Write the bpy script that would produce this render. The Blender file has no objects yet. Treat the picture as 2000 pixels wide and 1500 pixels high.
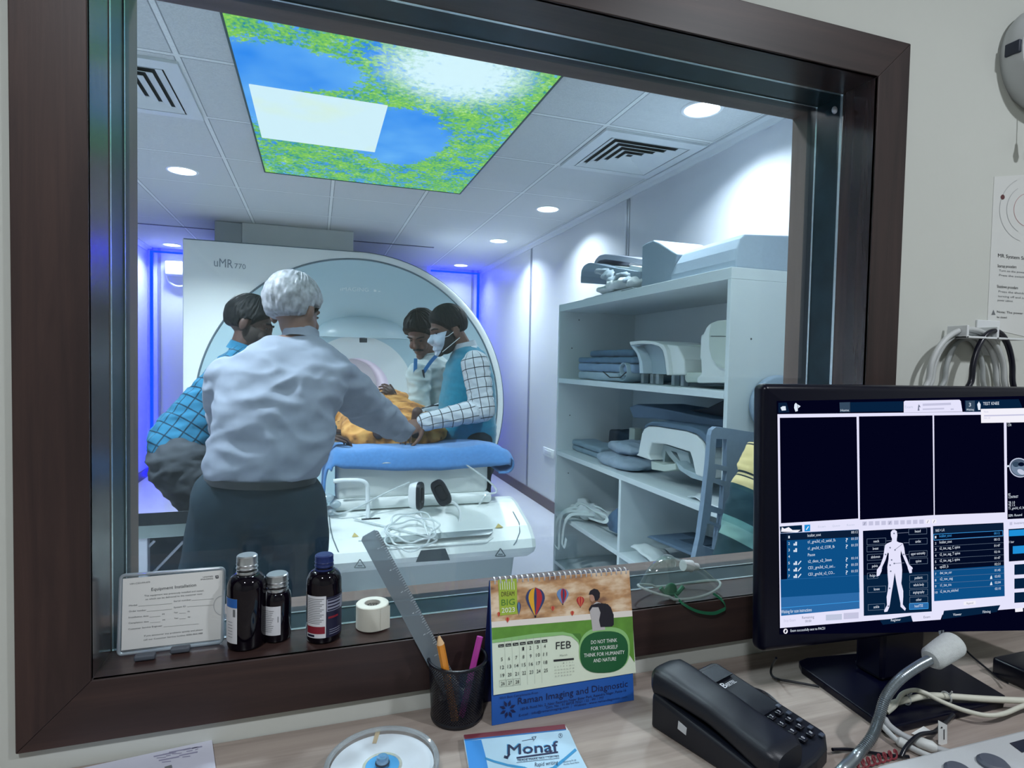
import bpy, math, random
from mathutils import Vector, Matrix, noise
from math import pi, sin, cos, radians, sqrt
random.seed(7)
SC = bpy.context.scene
COL = SC.collection
H = 1.278                      # eye height above the floor of the scan room
FOC, YAW, PIT, ROL = 1149.993, 0.3213, -0.0362, 0.0201

# ------------------------------------------------------------------ camera
_r = Vector((cos(YAW), -sin(YAW), 0))
_f = Vector((sin(YAW) * cos(PIT), cos(YAW) * cos(PIT), sin(PIT)))
_u = _r.cross(_f)
CR = cos(ROL) * _r + sin(ROL) * _u
CU = -sin(ROL) * _r + cos(ROL) * _u
EYE = Vector((0, 0, H))
cd = bpy.data.cameras.new('camera')
cd.sensor_fit = 'HORIZONTAL'; cd.sensor_width = 36.0; cd.lens = FOC / 2000 * 36
cd.clip_start = 0.02; cd.clip_end = 60
cam = bpy.data.objects.new('camera', cd); COL.objects.link(cam)
m = Matrix.Identity(4)
for i in range(3):
    m[i][0] = CR[i]; m[i][1] = CU[i]; m[i][2] = -_f[i]; m[i][3] = EYE[i]
cam.matrix_world = m
SC.camera = cam

def ray(x, y):
    return _f + (x - 1000) / FOC * CR + (750 - y) / FOC * CU
def P(x, y, Y=None, Z=None, X=None):
    """survey a point of the place: where the sight line meets a plane of known distance, height or side"""
    d = ray(x, y)
    t = Y / d.y if Y is not None else ((Z - H) / d.z if Z is not None else X / d.x)
    return EYE + d * t
V = Vector
X3, Y3, Z3 = V((1, 0, 0)), V((0, 1, 0)), V((0, 0, 1))

# ------------------------------------------------------------------ materials
def lin(h):
    h = h.lstrip('#')
    o = []
    for i in (0, 2, 4):
        c = int(h[i:i + 2], 16) / 255
        o.append(c / 12.92 if c <= .04045 else ((c + .055) / 1.055) ** 2.4)
    return (*o, 1)
MATS = {}
def newmat(name):
    mt = bpy.data.materials.new(name); mt.use_nodes = True
    nt = mt.node_tree; b = nt.nodes['Principled BSDF']
    return mt, nt, b
def N(nt, t, **kw):
    n = nt.nodes.new(t)
    for k, v in kw.items():
        if k.startswith('i_'):
            n.inputs[int(k[2:]) if k[2:].isdigit() else k[2:].replace('_', ' ')].default_value = v
        else:
            setattr(n, k, v)
    return n
def M(name, hx, rough=.5, metal=0, spec=.5, var=0, vscale=30, bump=0, bscale=200, emit=0, coat=0, sheen=0):
    if name in MATS: return MATS[name]
    mt, nt, b = newmat(name)
    c = lin(hx)
    b.inputs['Base Color'].default_value = c
    b.inputs['Roughness'].default_value = rough
    b.inputs['Metallic'].default_value = metal
    b.inputs['Specular IOR Level'].default_value = spec
    if coat: b.inputs['Coat Weight'].default_value = coat
    if sheen: b.inputs['Sheen Weight'].default_value = sheen
    if emit:
        b.inputs['Emission Color'].default_value = c
        b.inputs['Emission Strength'].default_value = emit
    if var or bump:
        tc = N(nt, 'ShaderNodeTexCoord')
    if var:
        no = N(nt, 'ShaderNodeTexNoise', i_Scale=vscale, i_Detail=4)
        nt.links.new(tc.outputs['Object'], no.inputs['Vector'])
        mx = N(nt, 'ShaderNodeMixRGB', blend_type='MULTIPLY'); mx.inputs[0].default_value = 1
        mx.inputs[1].default_value = c
        rp = N(nt, 'ShaderNodeMapRange'); rp.inputs[1].default_value = .3; rp.inputs[2].default_value = .7
        rp.inputs[3].default_value = 1 - var; rp.inputs[4].default_value = 1 + var
        nt.links.new(no.outputs['Fac'], rp.inputs[0]); nt.links.new(rp.outputs[0], mx.inputs[2])
        nt.links.new(mx.outputs[0], b.inputs['Base Color'])
    if bump:
        n2 = N(nt, 'ShaderNodeTexNoise', i_Scale=bscale, i_Detail=3)
        nt.links.new(tc.outputs['Object'], n2.inputs['Vector'])
        bp = N(nt, 'ShaderNodeBump'); bp.inputs['Strength'].default_value = bump; bp.inputs['Distance'].default_value = .004
        nt.links.new(n2.outputs['Fac'], bp.inputs['Height']); nt.links.new(bp.outputs[0], b.inputs['Normal'])
    MATS[name] = mt
    return mt
def E(name, hx, s=1.0):
    """something that gives off light: lamp, screen, lit print"""
    if name in MATS: return MATS[name]
    mt, nt, b = newmat(name)
    nt.nodes.remove(b)
    e = N(nt, 'ShaderNodeEmission'); e.inputs[0].default_value = lin(hx); e.inputs[1].default_value = s
    nt.links.new(e.outputs[0], nt.nodes['Material Output'].inputs[0])
    MATS[name] = mt
    return mt
def wood(name, c1, c2, c3, axis, scale=1.0, rough=.45, spec=.4):
    mt, nt, b = newmat(name)
    tc = N(nt, 'ShaderNodeTexCoord'); mp = N(nt, 'ShaderNodeMapping')
    s = [26 * scale] * 3; s[axis] = 1.6 * scale
    mp.inputs['Scale'].default_value = s
    nt.links.new(tc.outputs['Object'], mp.inputs[0])
    n1 = N(nt, 'ShaderNodeTexNoise', i_Scale=1.6, i_Detail=6, i_Roughness=.65, i_Distortion=.6)
    n2 = N(nt, 'ShaderNodeTexNoise', i_Scale=.28, i_Detail=3, i_Distortion=1.2)
    nt.links.new(mp.outputs[0], n1.inputs['Vector']); nt.links.new(mp.outputs[0], n2.inputs['Vector'])
    mx = N(nt, 'ShaderNodeMath', operation='ADD'); hf = N(nt, 'ShaderNodeMath', operation='MULTIPLY'); hf.inputs[1].default_value = .5
    nt.links.new(n1.outputs['Fac'], mx.inputs[0]); nt.links.new(n2.outputs['Fac'], mx.inputs[1]); nt.links.new(mx.outputs[0], hf.inputs[0])
    cr = N(nt, 'ShaderNodeValToRGB')
    cr.color_ramp.elements[0].position = .34; cr.color_ramp.elements[0].color = lin(c1)
    cr.color_ramp.elements[1].position = .66; cr.color_ramp.elements[1].color = lin(c3)
    e = cr.color_ramp.elements.new(.5); e.color = lin(c2)
    nt.links.new(hf.outputs[0], cr.inputs[0]); nt.links.new(cr.outputs[0], b.inputs['Base Color'])
    b.inputs['Roughness'].default_value = rough; b.inputs['Specular IOR Level'].default_value = spec
    bp = N(nt, 'ShaderNodeBump'); bp.inputs['Strength'].default_value = .08; bp.inputs['Distance'].default_value = .002
    nt.links.new(n1.outputs['Fac'], bp.inputs['Height']); nt.links.new(bp.outputs[0], b.inputs['Normal'])
    MATS[name] = mt
    return mt
def clear(name, tint='#ffffff', gloss=.06, rough=.02, edge=1.45, body=0.0, bodycol='#ffffff'):
    """thin clear plastic or glass: mostly see-through, reflecting more at grazing angles"""
    if name in MATS: return MATS[name]
    mt, nt, b = newmat(name); nt.nodes.remove(b)
    t = N(nt, 'ShaderNodeBsdfTransparent'); t.inputs[0].default_value = lin(tint)
    g = N(nt, 'ShaderNodeBsdfGlossy'); g.inputs['Roughness'].default_value = rough
    lw = N(nt, 'ShaderNodeLayerWeight'); f = N(nt, 'ShaderNodeMath', operation='POWER'); f.inputs[1].default_value = 4.5; nt.links.new(lw.outputs['Facing'], f.inputs[0])
    ad = N(nt, 'ShaderNodeMath', operation='MULTIPLY_ADD'); ad.inputs[1].default_value = (edge - 1) * 1.4; ad.inputs[2].default_value = gloss
    ad.use_clamp = True
    nt.links.new(f.outputs[0], ad.inputs[0])
    mx = N(nt, 'ShaderNodeMixShader')
    nt.links.new(ad.outputs[0], mx.inputs[0]); nt.links.new(t.outputs[0], mx.inputs[1]); nt.links.new(g.outputs[0], mx.inputs[2])
    out = mx
    if body:
        d = N(nt, 'ShaderNodeBsdfDiffuse'); d.inputs[0].default_value = lin(bodycol)
        m2 = N(nt, 'ShaderNodeMixShader'); m2.inputs[0].default_value = body
        nt.links.new(mx.outputs[0], m2.inputs[1]); nt.links.new(d.outputs[0], m2.inputs[2]); out = m2
    nt.links.new(out.outputs[0], nt.nodes['Material Output'].inputs[0])
    MATS[name] = mt
    return mt

# ------------------------------------------------------------------ mesh building
_TXT = {}
def text_geo(s):
    if s not in _TXT:
        c = bpy.data.curves.new('t', 'FONT'); c.body = s; c.size = 1; c.resolution_u = 2
        o = bpy.data.objects.new('t', c); COL.objects.link(o)
        dg = bpy.context.evaluated_depsgraph_get()
        me = bpy.data.meshes.new_from_object(o.evaluated_get(dg))
        vs = [v.co.copy() for v in me.vertices]; fs = [tuple(p.vertices) for p in me.polygons]
        bpy.data.objects.remove(o); bpy.data.curves.remove(c); bpy.data.meshes.remove(me)
        if vs:
            x0 = min(v.x for v in vs); x1 = max(v.x for v in vs)
        else: x0, x1 = 0, 1
        _TXT[s] = (vs, fs, x0, x1)
    return _TXT[s]

class Plane:
    """a flat face in the place, with its own axes; a() gives the point of it seen at a photo position"""
    def __init__(s, o, x, y):
        s.o = V(o); s.x = V(x).normalized(); s.n = s.x.cross(V(y)).normalized(); s.y = s.n.cross(s.x)
        if s.n.dot(EYE - s.o) < 0: s.n = -s.n
    def at(s, px, py, d=0):
        r = ray(px, py); t = (s.o - EYE).dot(s.n) / r.dot(s.n)
        return EYE + r * t + s.n * d
    def uv(s, u, v, d=0): return s.o + s.x * u + s.y * v + s.n * d

class MB:
    def __init__(s): s.v = []; s.f = []; s.m = []; s.sm = []
    def add(s, vs, fs, mi=0, smooth=True):
        k = len(s.v); s.v += [V(v) for v in vs]
        for f in fs:
            s.f.append(tuple(i + k for i in f)); s.m.append(mi); s.sm.append(smooth)
        return s
    def box(s, a, b, mi=0, M4=None):
        (x0, y0, z0), (x1, y1, z1) = a, b
        x0, x1 = sorted((x0, x1)); y0, y1 = sorted((y0, y1)); z0, z1 = sorted((z0, z1))
        vs = [V((x, y, z)) for x in (x0, x1) for y in (y0, y1) for z in (z0, z1)]
        if M4: vs = [M4 @ v for v in vs]
        return s.add(vs, [(0, 1, 3, 2), (4, 6, 7, 5), (0, 4, 5, 1), (2, 3, 7, 6), (0, 2, 6, 4), (1, 5, 7, 3)], mi, False)
    def rbox(s, a, b, r=.01, mi=0, M4=None, seg=3):
        """box with all edges rounded"""
        (x0, y0, z0), (x1, y1, z1) = a, b
        x0, x1 = sorted((x0, x1)); y0, y1 = sorted((y0, y1)); z0, z1 = sorted((z0, z1))
        r = min(r, (x1 - x0) / 2.001, (y1 - y0) / 2.001, (z1 - z0) / 2.001)
        vs = []; fs = []
        hx, hy, hz = (x1 - x0) / 2 - r, (y1 - y0) / 2 - r, (z1 - z0) / 2 - r
        c = V(((x0 + x1) / 2, (y0 + y1) / 2, (z0 + z1) / 2))
        nu, nv = 4 * (seg + 1), 2 * (seg + 1)
        for j in range(nv):
            q = j if j <= seg else j - 1
            ph = -pi / 2 + pi * q / (nv - 2); sz = -1 if j <= seg else 1
            if j == seg: ph = 0
            if j == seg + 1: ph = 0
            for i in range(nu):
                k = i // (seg + 1); t = (i % (seg + 1)) / seg
                th = k * pi / 2 + t * pi / 2
                sx = (1, -1, -1, 1)[k]; sy = (1, 1, -1, -1)[k]
                vs.append(c + V((sx * hx + r * cos(ph) * cos(th), sy * hy + r * cos(ph) * sin(th), sz * hz + r * sin(ph))))
        for j in range(nv - 1):
            for i in range(nu):
                a_, b_ = j * nu + i, j * nu + (i + 1) % nu
                fs.append((a_, b_, b_ + nu, a_ + nu))
        fs.append(tuple(reversed(range(nu)))); fs.append(tuple(range((nv - 1) * nu, nv * nu)))
        if M4: vs = [M4 @ v for v in vs]
        return s.add(vs, fs, mi, True)
    def tube(s, pts, r, seg=10, mi=0, closed=False, caps=True, smooth=True):
        pts = [V(p) for p in pts]; n = len(pts)
        rs = r if isinstance(r, (list, tuple)) else [r] * n
        vs = []; fs = []
        up = None
        for i, p in enumerate(pts):
            a = pts[(i - 1) % n] if (closed or i > 0) else p
            b = pts[(i + 1) % n] if (closed or i < n - 1) else p
            t = (b - a).normalized()
            if up is None:
                up = Z3 if abs(t.z) < .9 else X3
            sx = t.cross(up)
            if sx.length < 1e-4: sx = t.cross(X3 if abs(t.x) < .9 else Y3)
            sx.normalize(); up = sx.cross(t).normalized()
            for k in range(seg):
                an = 2 * pi * k / seg
                vs.append(p + rs[i] * (cos(an) * sx + sin(an) * up))
        m_ = n if closed else n - 1
        for i in range(m_):
            for k in range(seg):
                a, b = i * seg + k, i * seg + (k + 1) % seg
                c, d = ((i + 1) % n) * seg + (k + 1) % seg, ((i + 1) % n) * seg + k
                fs.append((a, b, c, d))
        if caps and not closed:
            fs.append(tuple(reversed(range(seg)))); fs.append(tuple(range((n - 1) * seg, n * seg)))
        return s.add(vs, fs, mi, smooth)
    def lathe(s, prof, c=(0, 0, 0), seg=32, mi=0, M4=None, a0=0, a1=2 * pi, axis=None, caps=False):
        """prof: list of (radius, height); turned about z (or about axis) through c"""
        vs = []; fs = []; full = abs(a1 - a0 - 2 * pi) < 1e-6
        n = seg if full else seg + 1
        R3 = Z3.rotation_difference(V(axis)).to_matrix() if axis is not None else Matrix.Identity(3)
        for (r, h) in prof:
            for k in range(n):
                an = a0 + (a1 - a0) * k / seg
                v = R3 @ V((r * cos(an), r * sin(an), h)) + V(c)
                vs.append(M4 @ v if M4 else v)
        for j in range(len(prof) - 1):
            for k in range(seg):
                k2 = (k + 1) % n
                fs.append((j * n + k, j * n + k2, (j + 1) * n + k2, (j + 1) * n + k))
        if full and caps:
            if prof[0][0] > 1e-6: fs.append(tuple(reversed(range(n))))
            if prof[-1][0] > 1e-6: fs.append(tuple(range((len(prof) - 1) * n, len(prof) * n)))
        return s.add(vs, fs, mi, True)
    def prism(s, pts, d, mi=0, smooth=False):
        """outline of 3D points pushed along vector d"""
        pts = [V(p) for p in pts]; n = len(pts); d = V(d)
        fs = [tuple(range(n)), tuple(reversed(range(n, 2 * n)))]
        s.add(pts + [p + d for p in pts], fs, mi, False)
        k = len(s.v) - 2 * n
        for i in range(n):
            j = (i + 1) % n
            s.f.append((k + i, k + n + i, k + n + j, k + j)); s.m.append(mi); s.sm.append(smooth)
        return s
    def poly(s, pts, mi=0): return s.add(pts, [tuple(range(len(pts)))], mi, False)
    def grid(s, fn, nu, nv, mi=0, closeu=False):
        vs = [fn(i / (nu if closeu else nu - 1), j / (nv - 1)) for j in range(nv) for i in range(nu)]
        fs = []
        for j in range(nv - 1):
            for i in range(nu if closeu else nu - 1):
                i2 = (i + 1) % nu
                fs.append((j * nu + i, j * nu + i2, (j + 1) * nu + i2, (j + 1) * nu + i))
        return s.add(vs, fs, mi, True)
    def ball(s, c, r, M3=None, mi=0, seg=18, rings=12):
        if not isinstance(r, (tuple, list)): r = (r, r, r)
        vs = []; fs = []
        for j in range(rings + 1):
            th = pi * j / rings
            for i in range(seg):
                ph = 2 * pi * i / seg
                v = V((r[0] * sin(th) * cos(ph), r[1] * sin(th) * sin(ph), r[2] * cos(th)))
                if M3: v = M3 @ v
                vs.append(V(c) + v)
        for j in range(rings):
            for i in range(seg):
                i2 = (i + 1) % seg
                fs.append((j * seg + i, (j + 1) * seg + i, (j + 1) * seg + i2, j * seg + i2))
        return s.add(vs, fs, mi, True)
    def cap(s, p0, r0, p1, r1, seg=14, mi=0):
        p0, p1 = V(p0), V(p1); d = p1 - p0; L = d.length
        if L < 1e-5: return s.ball(p0, max(r0, r1), mi=mi)
        prof = []
        for i in range(6): a = -pi / 2 + pi / 2 * i / 5; prof.append((max(r0 * cos(a), 1e-5), r0 * sin(a)))
        for i in range(6): a = pi / 2 * i / 5; prof.append((max(r1 * cos(a), 1e-5), L + r1 * sin(a)))
        return s.lathe(prof, p0, seg, mi, axis=d / L)
    def loft(s, rings, seg=20, mi=0, pw=2.0):
        """rings of (centre, half-width vector, half-depth vector), closed at both ends"""
        vs = []; fs = []
        for c, a, b in rings:
            for k in range(seg):
                an = 2 * pi * k / seg; ca, sa = cos(an), sin(an)
                ca = math.copysign(abs(ca) ** (2 / pw), ca); sa = math.copysign(abs(sa) ** (2 / pw), sa)
                vs.append(V(c) + V(a) * ca + V(b) * sa)
        n = len(rings)
        for j in range(n - 1):
            for k in range(seg):
                k2 = (k + 1) % seg
                fs.append((j * seg + k, j * seg + k2, (j + 1) * seg + k2, (j + 1) * seg + k))
        fs.append(tuple(reversed(range(seg)))); fs.append(tuple(range((n - 1) * seg, n * seg)))
        return s.add(vs, fs, mi, True)
    def text(s, st, o, x, y, h, w=None, mi=0, align='L'):
        """lettering: o baseline start, x/y unit directions, cap height h, optional fitted width w"""
        vs, fs, x0, x1 = text_geo(st)
        k = h / .7; kx = w / (x1 - x0) if w else k
        off = {'L': 0, 'C': -(x1 - x0) / 2, 'R': -(x1 - x0)}[align]
        return s.add([V(o) + V(x) * ((v.x - x0 + off) * kx) + V(y) * (v.y * k) for v in vs], fs, mi, False)
    def ptext(s, st, pl, a, b, hp, d=.0004, mi=0):
        """lettering on a Plane from photo position a to b, cap height hp photo pixels"""
        A = pl.at(*a, d); B = pl.at(*b, d); x = B - A
        up = pl.at(a[0], a[1] - hp, d) - A
        return s.text(st, A, x.normalized(), up.normalized(), up.length, x.length, mi)
    def ppoly(s, pl, pts, d=.0002, mi=0): return s.poly([pl.at(*p, d) for p in pts], mi)
    def prect(s, pl, x0, y0, x1, y1, d=.0002, mi=0): return s.ppoly(pl, [(x0, y1), (x1, y1), (x1, y0), (x0, y0)], d, mi)
    def pline(s, pl, a, b, w, d=.0003, mi=0):
        A, B = V((a[0], a[1], 0)), V((b[0], b[1], 0)); t = (B - A).normalized(); q = V((-t.y, t.x, 0)) * w / 2
        return s.ppoly(pl, [(A + q)[:2], (B + q)[:2], (B - q)[:2], (A - q)[:2]], d, mi)
    def mesh(s, name, mats, off=V((0, 0, 0)), sharp=38):
        me = bpy.data.meshes.new(name)
        me.from_pydata([v - off for v in s.v], [], s.f)
        for mt in (mats if isinstance(mats, (list, tuple)) else [mats]): me.materials.append(mt)
        me.polygons.foreach_set('material_index', s.m)
        me.polygons.foreach_set('use_smooth', s.sm)
        me.update()
        if any(s.sm): me.set_sharp_from_angle(angle=radians(sharp))
        return me

def link(o, parent=None):
    COL.objects.link(o)
    if parent is not None: o.parent = parent
    return o
def tag(o, label=None, cat=None, group=None, kind=None):
    if label: o['label'] = label
    if cat: o['category'] = cat
    if group: o['group'] = group
    if kind: o['kind'] = kind
    return o
def thing(name, label, cat, loc, group=None):
    o = bpy.data.objects.new(name, None); o.empty_display_size = .05; o.location = V(loc)
    link(o); return tag(o, label, cat, group)
def rootloc(o):
    while o.parent is not None: o = o.parent
    return V(o.location)
def part(name, mb, mats, parent, label=None, bevel=0, sub=0, sharp=38, kind=None):
    me = mb if isinstance(mb, bpy.types.Mesh) else mb.mesh(name, mats, rootloc(parent), sharp)
    o = bpy.data.objects.new(name, me); link(o, parent); fin(o, bevel, sub)
    return tag(o, label, kind=kind)
def solo(name, mb, mats, label, cat, loc, group=None, bevel=0, sub=0, sharp=38, kind=None):
    o = bpy.data.objects.new(name, mb.mesh(name, mats, V(loc), sharp)); o.location = V(loc); link(o); fin(o, bevel, sub)
    return tag(o, label, cat, group, kind)
def struct(name, mb, mats, parent=None, bevel=0, label=None):
    if parent is not None: return part(name, mb, mats, parent, label, bevel)
    o = bpy.data.objects.new(name, mb.mesh(name, mats)); link(o); fin(o, bevel, 0)
    return tag(o, label, kind='structure')
def fin(o, bevel, sub):
    if bevel:
        b = o.modifiers.new('bevel', 'BEVEL'); b.width = bevel; b.segments = 2; b.limit_method = 'ANGLE'; b.angle_limit = radians(40)
    if sub:
        b = o.modifiers.new('sub', 'SUBSURF'); b.levels = sub; b.render_levels = sub

def remesh(mb, name, mats, off, vox=.008, sm=6, wr=None, attr=None):
    """one continuous skin grown over overlapping shapes; wr(co, n) gives a wrinkle offset"""
    t = bpy.data.objects.new('tmp', mb.mesh('tmp', mats)); COL.objects.link(t)
    r = t.modifiers.new('r', 'REMESH'); r.mode = 'VOXEL'; r.voxel_size = vox
    if sm:
        q = t.modifiers.new('s', 'SMOOTH'); q.factor = .5; q.iterations = sm
    dg = bpy.context.evaluated_depsgraph_get(); dg.update()
    me = bpy.data.meshes.new_from_object(t.evaluated_get(dg)); me.name = name
    old = t.data; bpy.data.objects.remove(t); bpy.data.meshes.remove(old)
    if wr:
        ns = [v.normal.copy() for v in me.vertices]
        for v, n in zip(me.vertices, ns): v.co += n * wr(v.co, n)
    if attr:
        for nm, fn in attr.items():
            a = me.attributes.new(nm, 'FLOAT_VECTOR', 'POINT')
            for v in me.vertices: a.data[v.index].vector = fn(v.co)
    for v in me.vertices: v.co -= off
    me.materials.clear()
    for mt in (mats if isinstance(mats, (list, tuple)) else [mats]): me.materials.append(mt)
    for p in me.polygons: p.use_smooth = True
    me.update()
    return me
def arc(c, r, a0, a1, n, x=X3, y=Z3):
    return [V(c) + V(x) * (r * cos(a0 + (a1 - a0) * i / n)) + V(y) * (r * sin(a0 + (a1 - a0) * i / n)) for i in range(n + 1)]
def spline(pts, n=8):
    """smooth curve through points"""
    pts = [V(p) for p in pts]; q = [2 * pts[0] - pts[1]] + pts + [2 * pts[-1] - pts[-2]]; o = []
    for i in range(1, len(q) - 2):
        for k in range(n):
            t = k / n
            o.append(.5 * ((2 * q[i]) + (q[i + 1] - q[i - 1]) * t + (2 * q[i - 1] - 5 * q[i] + 4 * q[i + 1] - q[i + 2]) * t * t + (3 * q[i] - q[i - 1] - 3 * q[i + 1] + q[i + 2]) * t ** 3))
    return o + [pts[-1]]
def fbm(c, s, o=0): return noise.noise(V((c[0] * s + o, c[1] * s + o * 1.7, c[2] * s - o)))
# ================================================================== the setting
F0, F1, F2, F3, F4 = .815, .8904, .952, .976, 1.012          # depth steps of the window reveal
XOL, XOR, ZOB, ZOT = -.3294, 1.0258, .81, 1.8744             # casing outside
XIL, XIR, ZIB, ZIT = -.2539, .9518, .886, 1.8036             # casing inside
WF = .823                                                   # face of the control room wall
DESK = .78; SILL = ZIB; ZC = 2.408; XL, XR, YB = -1.692, 1.939, 7.1

white_paint = M('control_wall_paint', '#c3c6c0', .8, var=.02, vscale=3, bump=.05, bscale=60)
scan_paint = M('scan_wall_panel', '#c3c5cd', .38, spec=.4, var=.015, vscale=2)
b = MB()
for a, c in (((-1.9, WF, 0), (XIL - .004, F4, 2.62)), ((XIR + .004, WF, 0), (2.4, F4, 2.62)),
             ((XIL - .004, WF, 0), (XIR + .004, F4, ZIB - .004)), ((XIL - .004, WF, ZIT + .004), (XIR + .004, F4, 2.62))):
    b.box(a, c)
struct('wall_front', b, white_paint)
struct('wall_left', MB().box((XL - .1, F4, 0), (XL, YB, 2.6)), scan_paint)
struct('wall_right', MB().box((XR, F4, 0), (XR + .1, YB, 2.6)), scan_paint)
struct('wall_back', MB().box((XL - .1, YB, 0), (XR + .1, YB + .1, 2.6)), M('scan_back_panel', '#c9ccd6', .45))
struct('floor', MB().box((XL - .1, F4, -.06), (XR + .1, YB, 0)), M('scan_vinyl_floor', '#c4c4cd', .42, var=.05, vscale=5))
# suspended ceiling of square tiles
def tile_mat():
    mt, nt, b = newmat('ceiling_tiles')
    tc = N(nt, 'ShaderNodeTexCoord'); sp = N(nt, 'ShaderNodeSeparateXYZ')
    nt.links.new(tc.outputs['Object'], sp.inputs[0])
    outs = []
    for ch, off in ((0, 1.2923), (1, 2.5469)):
        a = N(nt, 'ShaderNodeMath', operation='SUBTRACT'); a.inputs[1].default_value = off - .3 + 6
        d = N(nt, 'ShaderNodeMath', operation='DIVIDE'); d.inputs[1].default_value = .6
        fr = N(nt, 'ShaderNodeMath', operation='FRACT')
        s5 = N(nt, 'ShaderNodeMath', operation='SUBTRACT'); s5.inputs[1].default_value = .5
        ab = N(nt, 'ShaderNodeMath', operation='ABSOLUTE')
        nt.links.new(sp.outputs[ch], a.inputs[0]); nt.links.new(a.outputs[0], d.inputs[0]); nt.links.new(d.outputs[0], fr.inputs[0])
        nt.links.new(fr.outputs[0], s5.inputs[0]); nt.links.new(s5.outputs[0], ab.inputs[0]); outs.append(ab.outputs[0])
    mn = N(nt, 'ShaderNodeMath', operation='MINIMUM')
    nt.links.new(outs[0], mn.inputs[0]); nt.links.new(outs[1], mn.inputs[1])
    cr = N(nt, 'ShaderNodeValToRGB'); cr.color_ramp.interpolation = 'CONSTANT'
    cr.color_ramp.elements[0].color = lin('#e0e2e2'); cr.color_ramp.elements[1].position = .0135; cr.color_ramp.elements[1].color = lin('#8a9094')
    e = cr.color_ramp.elements.new(.021); e.color = lin('#c6c9ca')
    nt.links.new(mn.outputs[0], cr.inputs[0])
    no = N(nt, 'ShaderNodeTexNoise', i_Scale=160, i_Detail=2); nt.links.new(tc.outputs['Object'], no.inputs['Vector'])
    rp = N(nt, 'ShaderNodeMapRange'); rp.inputs[1].default_value = .35; rp.inputs[2].default_value = .65; rp.inputs[3].default_value = .9; rp.inputs[4].default_value = 1.06
    nt.links.new(no.outputs['Fac'], rp.inputs[0])
    mx = N(nt, 'ShaderNodeMixRGB', blend_type='MULTIPLY'); mx.inputs[0].default_value = 1
    nt.links.new(cr.outputs[0], mx.inputs[1]); nt.links.new(rp.outputs[0], mx.inputs[2])
    nt.links.new(mx.outputs[0], b.inputs['Base Color']); b.inputs['Roughness'].default_value = .85
    return mt
struct('ceiling', MB().box((XL - .1, F4, ZC), (XR + .1, YB, ZC + .1)), tile_mat())
skirt = M('dark_skirting', '#584a50', .5)
struct('baseboard_right', MB().box((XR - .012, F4, 0), (XR, YB, .091)), skirt, bevel=.002)
struct('baseboard_left', MB().box((XL, F4, 0), (XL + .012, YB, .091)), skirt, bevel=.002)
steel = M('brushed_steel', '#b4b8bc', .32, 1)
k = 1
for x, y in ((XR, 3.477), (XR, 5.31)):
    b = MB().box((x - .004, y - .022, .09), (x, y - .006, ZC)).box((x - .004, y + .006, .09), (x, y + .022, ZC)).box((x - .002, y - .006, .09), (x, y + .006, ZC))
    struct('trim_%d' % k, b, M('panel_joint_strip', '#9fa3ab', .35, .6)); k += 1
for xa in (P(304, 600, Y=YB).x, P(928, 570, Y=YB).x):
    b = MB().box((xa - .05, YB - .006, .0), (xa - .02, YB, ZC)).box((xa + .02, YB - .006, .0), (xa + .05, YB, ZC))
    struct('trim_%d' % k, b, MATS['panel_joint_strip']); k += 1
cove = M('cove_strip', '#c8ccd0', .5)
struct('trim_%d' % k, MB().prism([(XR, F4, ZC), (XR - .05, F4, ZC), (XR - .05, F4, ZC - .012), (XR - .02, F4, ZC - .016), (XR - .012, F4, ZC - .04), (XR, F4, ZC - .04)], (0, YB - F4, 0)), cove); k += 1
struct('trim_%d' % k, MB().prism([(XL, F4, ZC), (XL + .05, F4, ZC), (XL + .05, F4, ZC - .012), (XL + .02, F4, ZC - .016), (XL + .012, F4, ZC - .04), (XL, F4, ZC - .04)], (0, YB - F4, 0)), cove); k += 1
struct('trim_%d' % k, MB().box((XL, 5.84, ZC - .004), (1.1, 5.865, ZC)), M('dark_gap_strip', '#3c4452', .6)); k += 1

# ---- observation window: mitred dark walnut casing, lining, two panes
brown = ('#241a1a', '#342625', '#45332f')
wood_v = wood('walnut_laminate_upright', *brown, 2); wood_h = wood('walnut_laminate_level', *brown, 0)
b = MB(); yb = WF
o = [V((XOL, F0, ZOB)), V((XOR, F0, ZOB)), V((XOR, F0, ZOT)), V((XOL, F0, ZOT))]
i_ = [V((XIL, F0, ZIB)), V((XIR, F0, ZIB)), V((XIR, F0, ZIT)), V((XIL, F0, ZIT))]
for j in range(4):
    j2 = (j + 1) % 4
    b.prism([o[j], o[j2], i_[j2], i_[j]], (0, WF - F0, 0), mi=1 if j % 2 == 0 else 0)
win = struct('window_1', b, [wood_v, wood_h], bevel=.0012)
def ringbox(b, ya, yb, t, e=0.0, mv=0, mh=0):
    b.box((XIL - e, ya, ZIB - e), (XIL - e + t, yb, ZIT + e), mv).box((XIR + e - t, ya, ZIB - e), (XIR + e, yb, ZIT + e), mv)
    b.box((XIL - e, ya, ZIB - e), (XIR + e, yb, ZIB - e + t), mh).box((XIL - e, ya, ZIT + e - t), (XIR + e, yb, ZIT + e), mh)
    return b
wv2, wh2 = wood('walnut_lining_upright', *brown, 2, 1.0, .2, .6), wood('walnut_lining_level', *brown, 0, 1.0, .3, .5)
part('jamb_lining', ringbox(MB(), F0 + .0025, F1, .004, .004, 0, 1), [wv2, wh2], win)
part('far_lining', ringbox(MB(), F3, F4 + .004, .004, .004, 0, 1), [wood('pale_walnut_upright', '#54433f', '#6a5852', '#7a675f', 2), wood('pale_walnut_level', '#54433f', '#6a5852', '#7a675f', 0)], win)
part('cavity_band', ringbox(MB(), F1, F2, .0035, .004), M('dark_green_metal', '#1b3038', .3, .4, var=.25, vscale=25), win)
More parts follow.
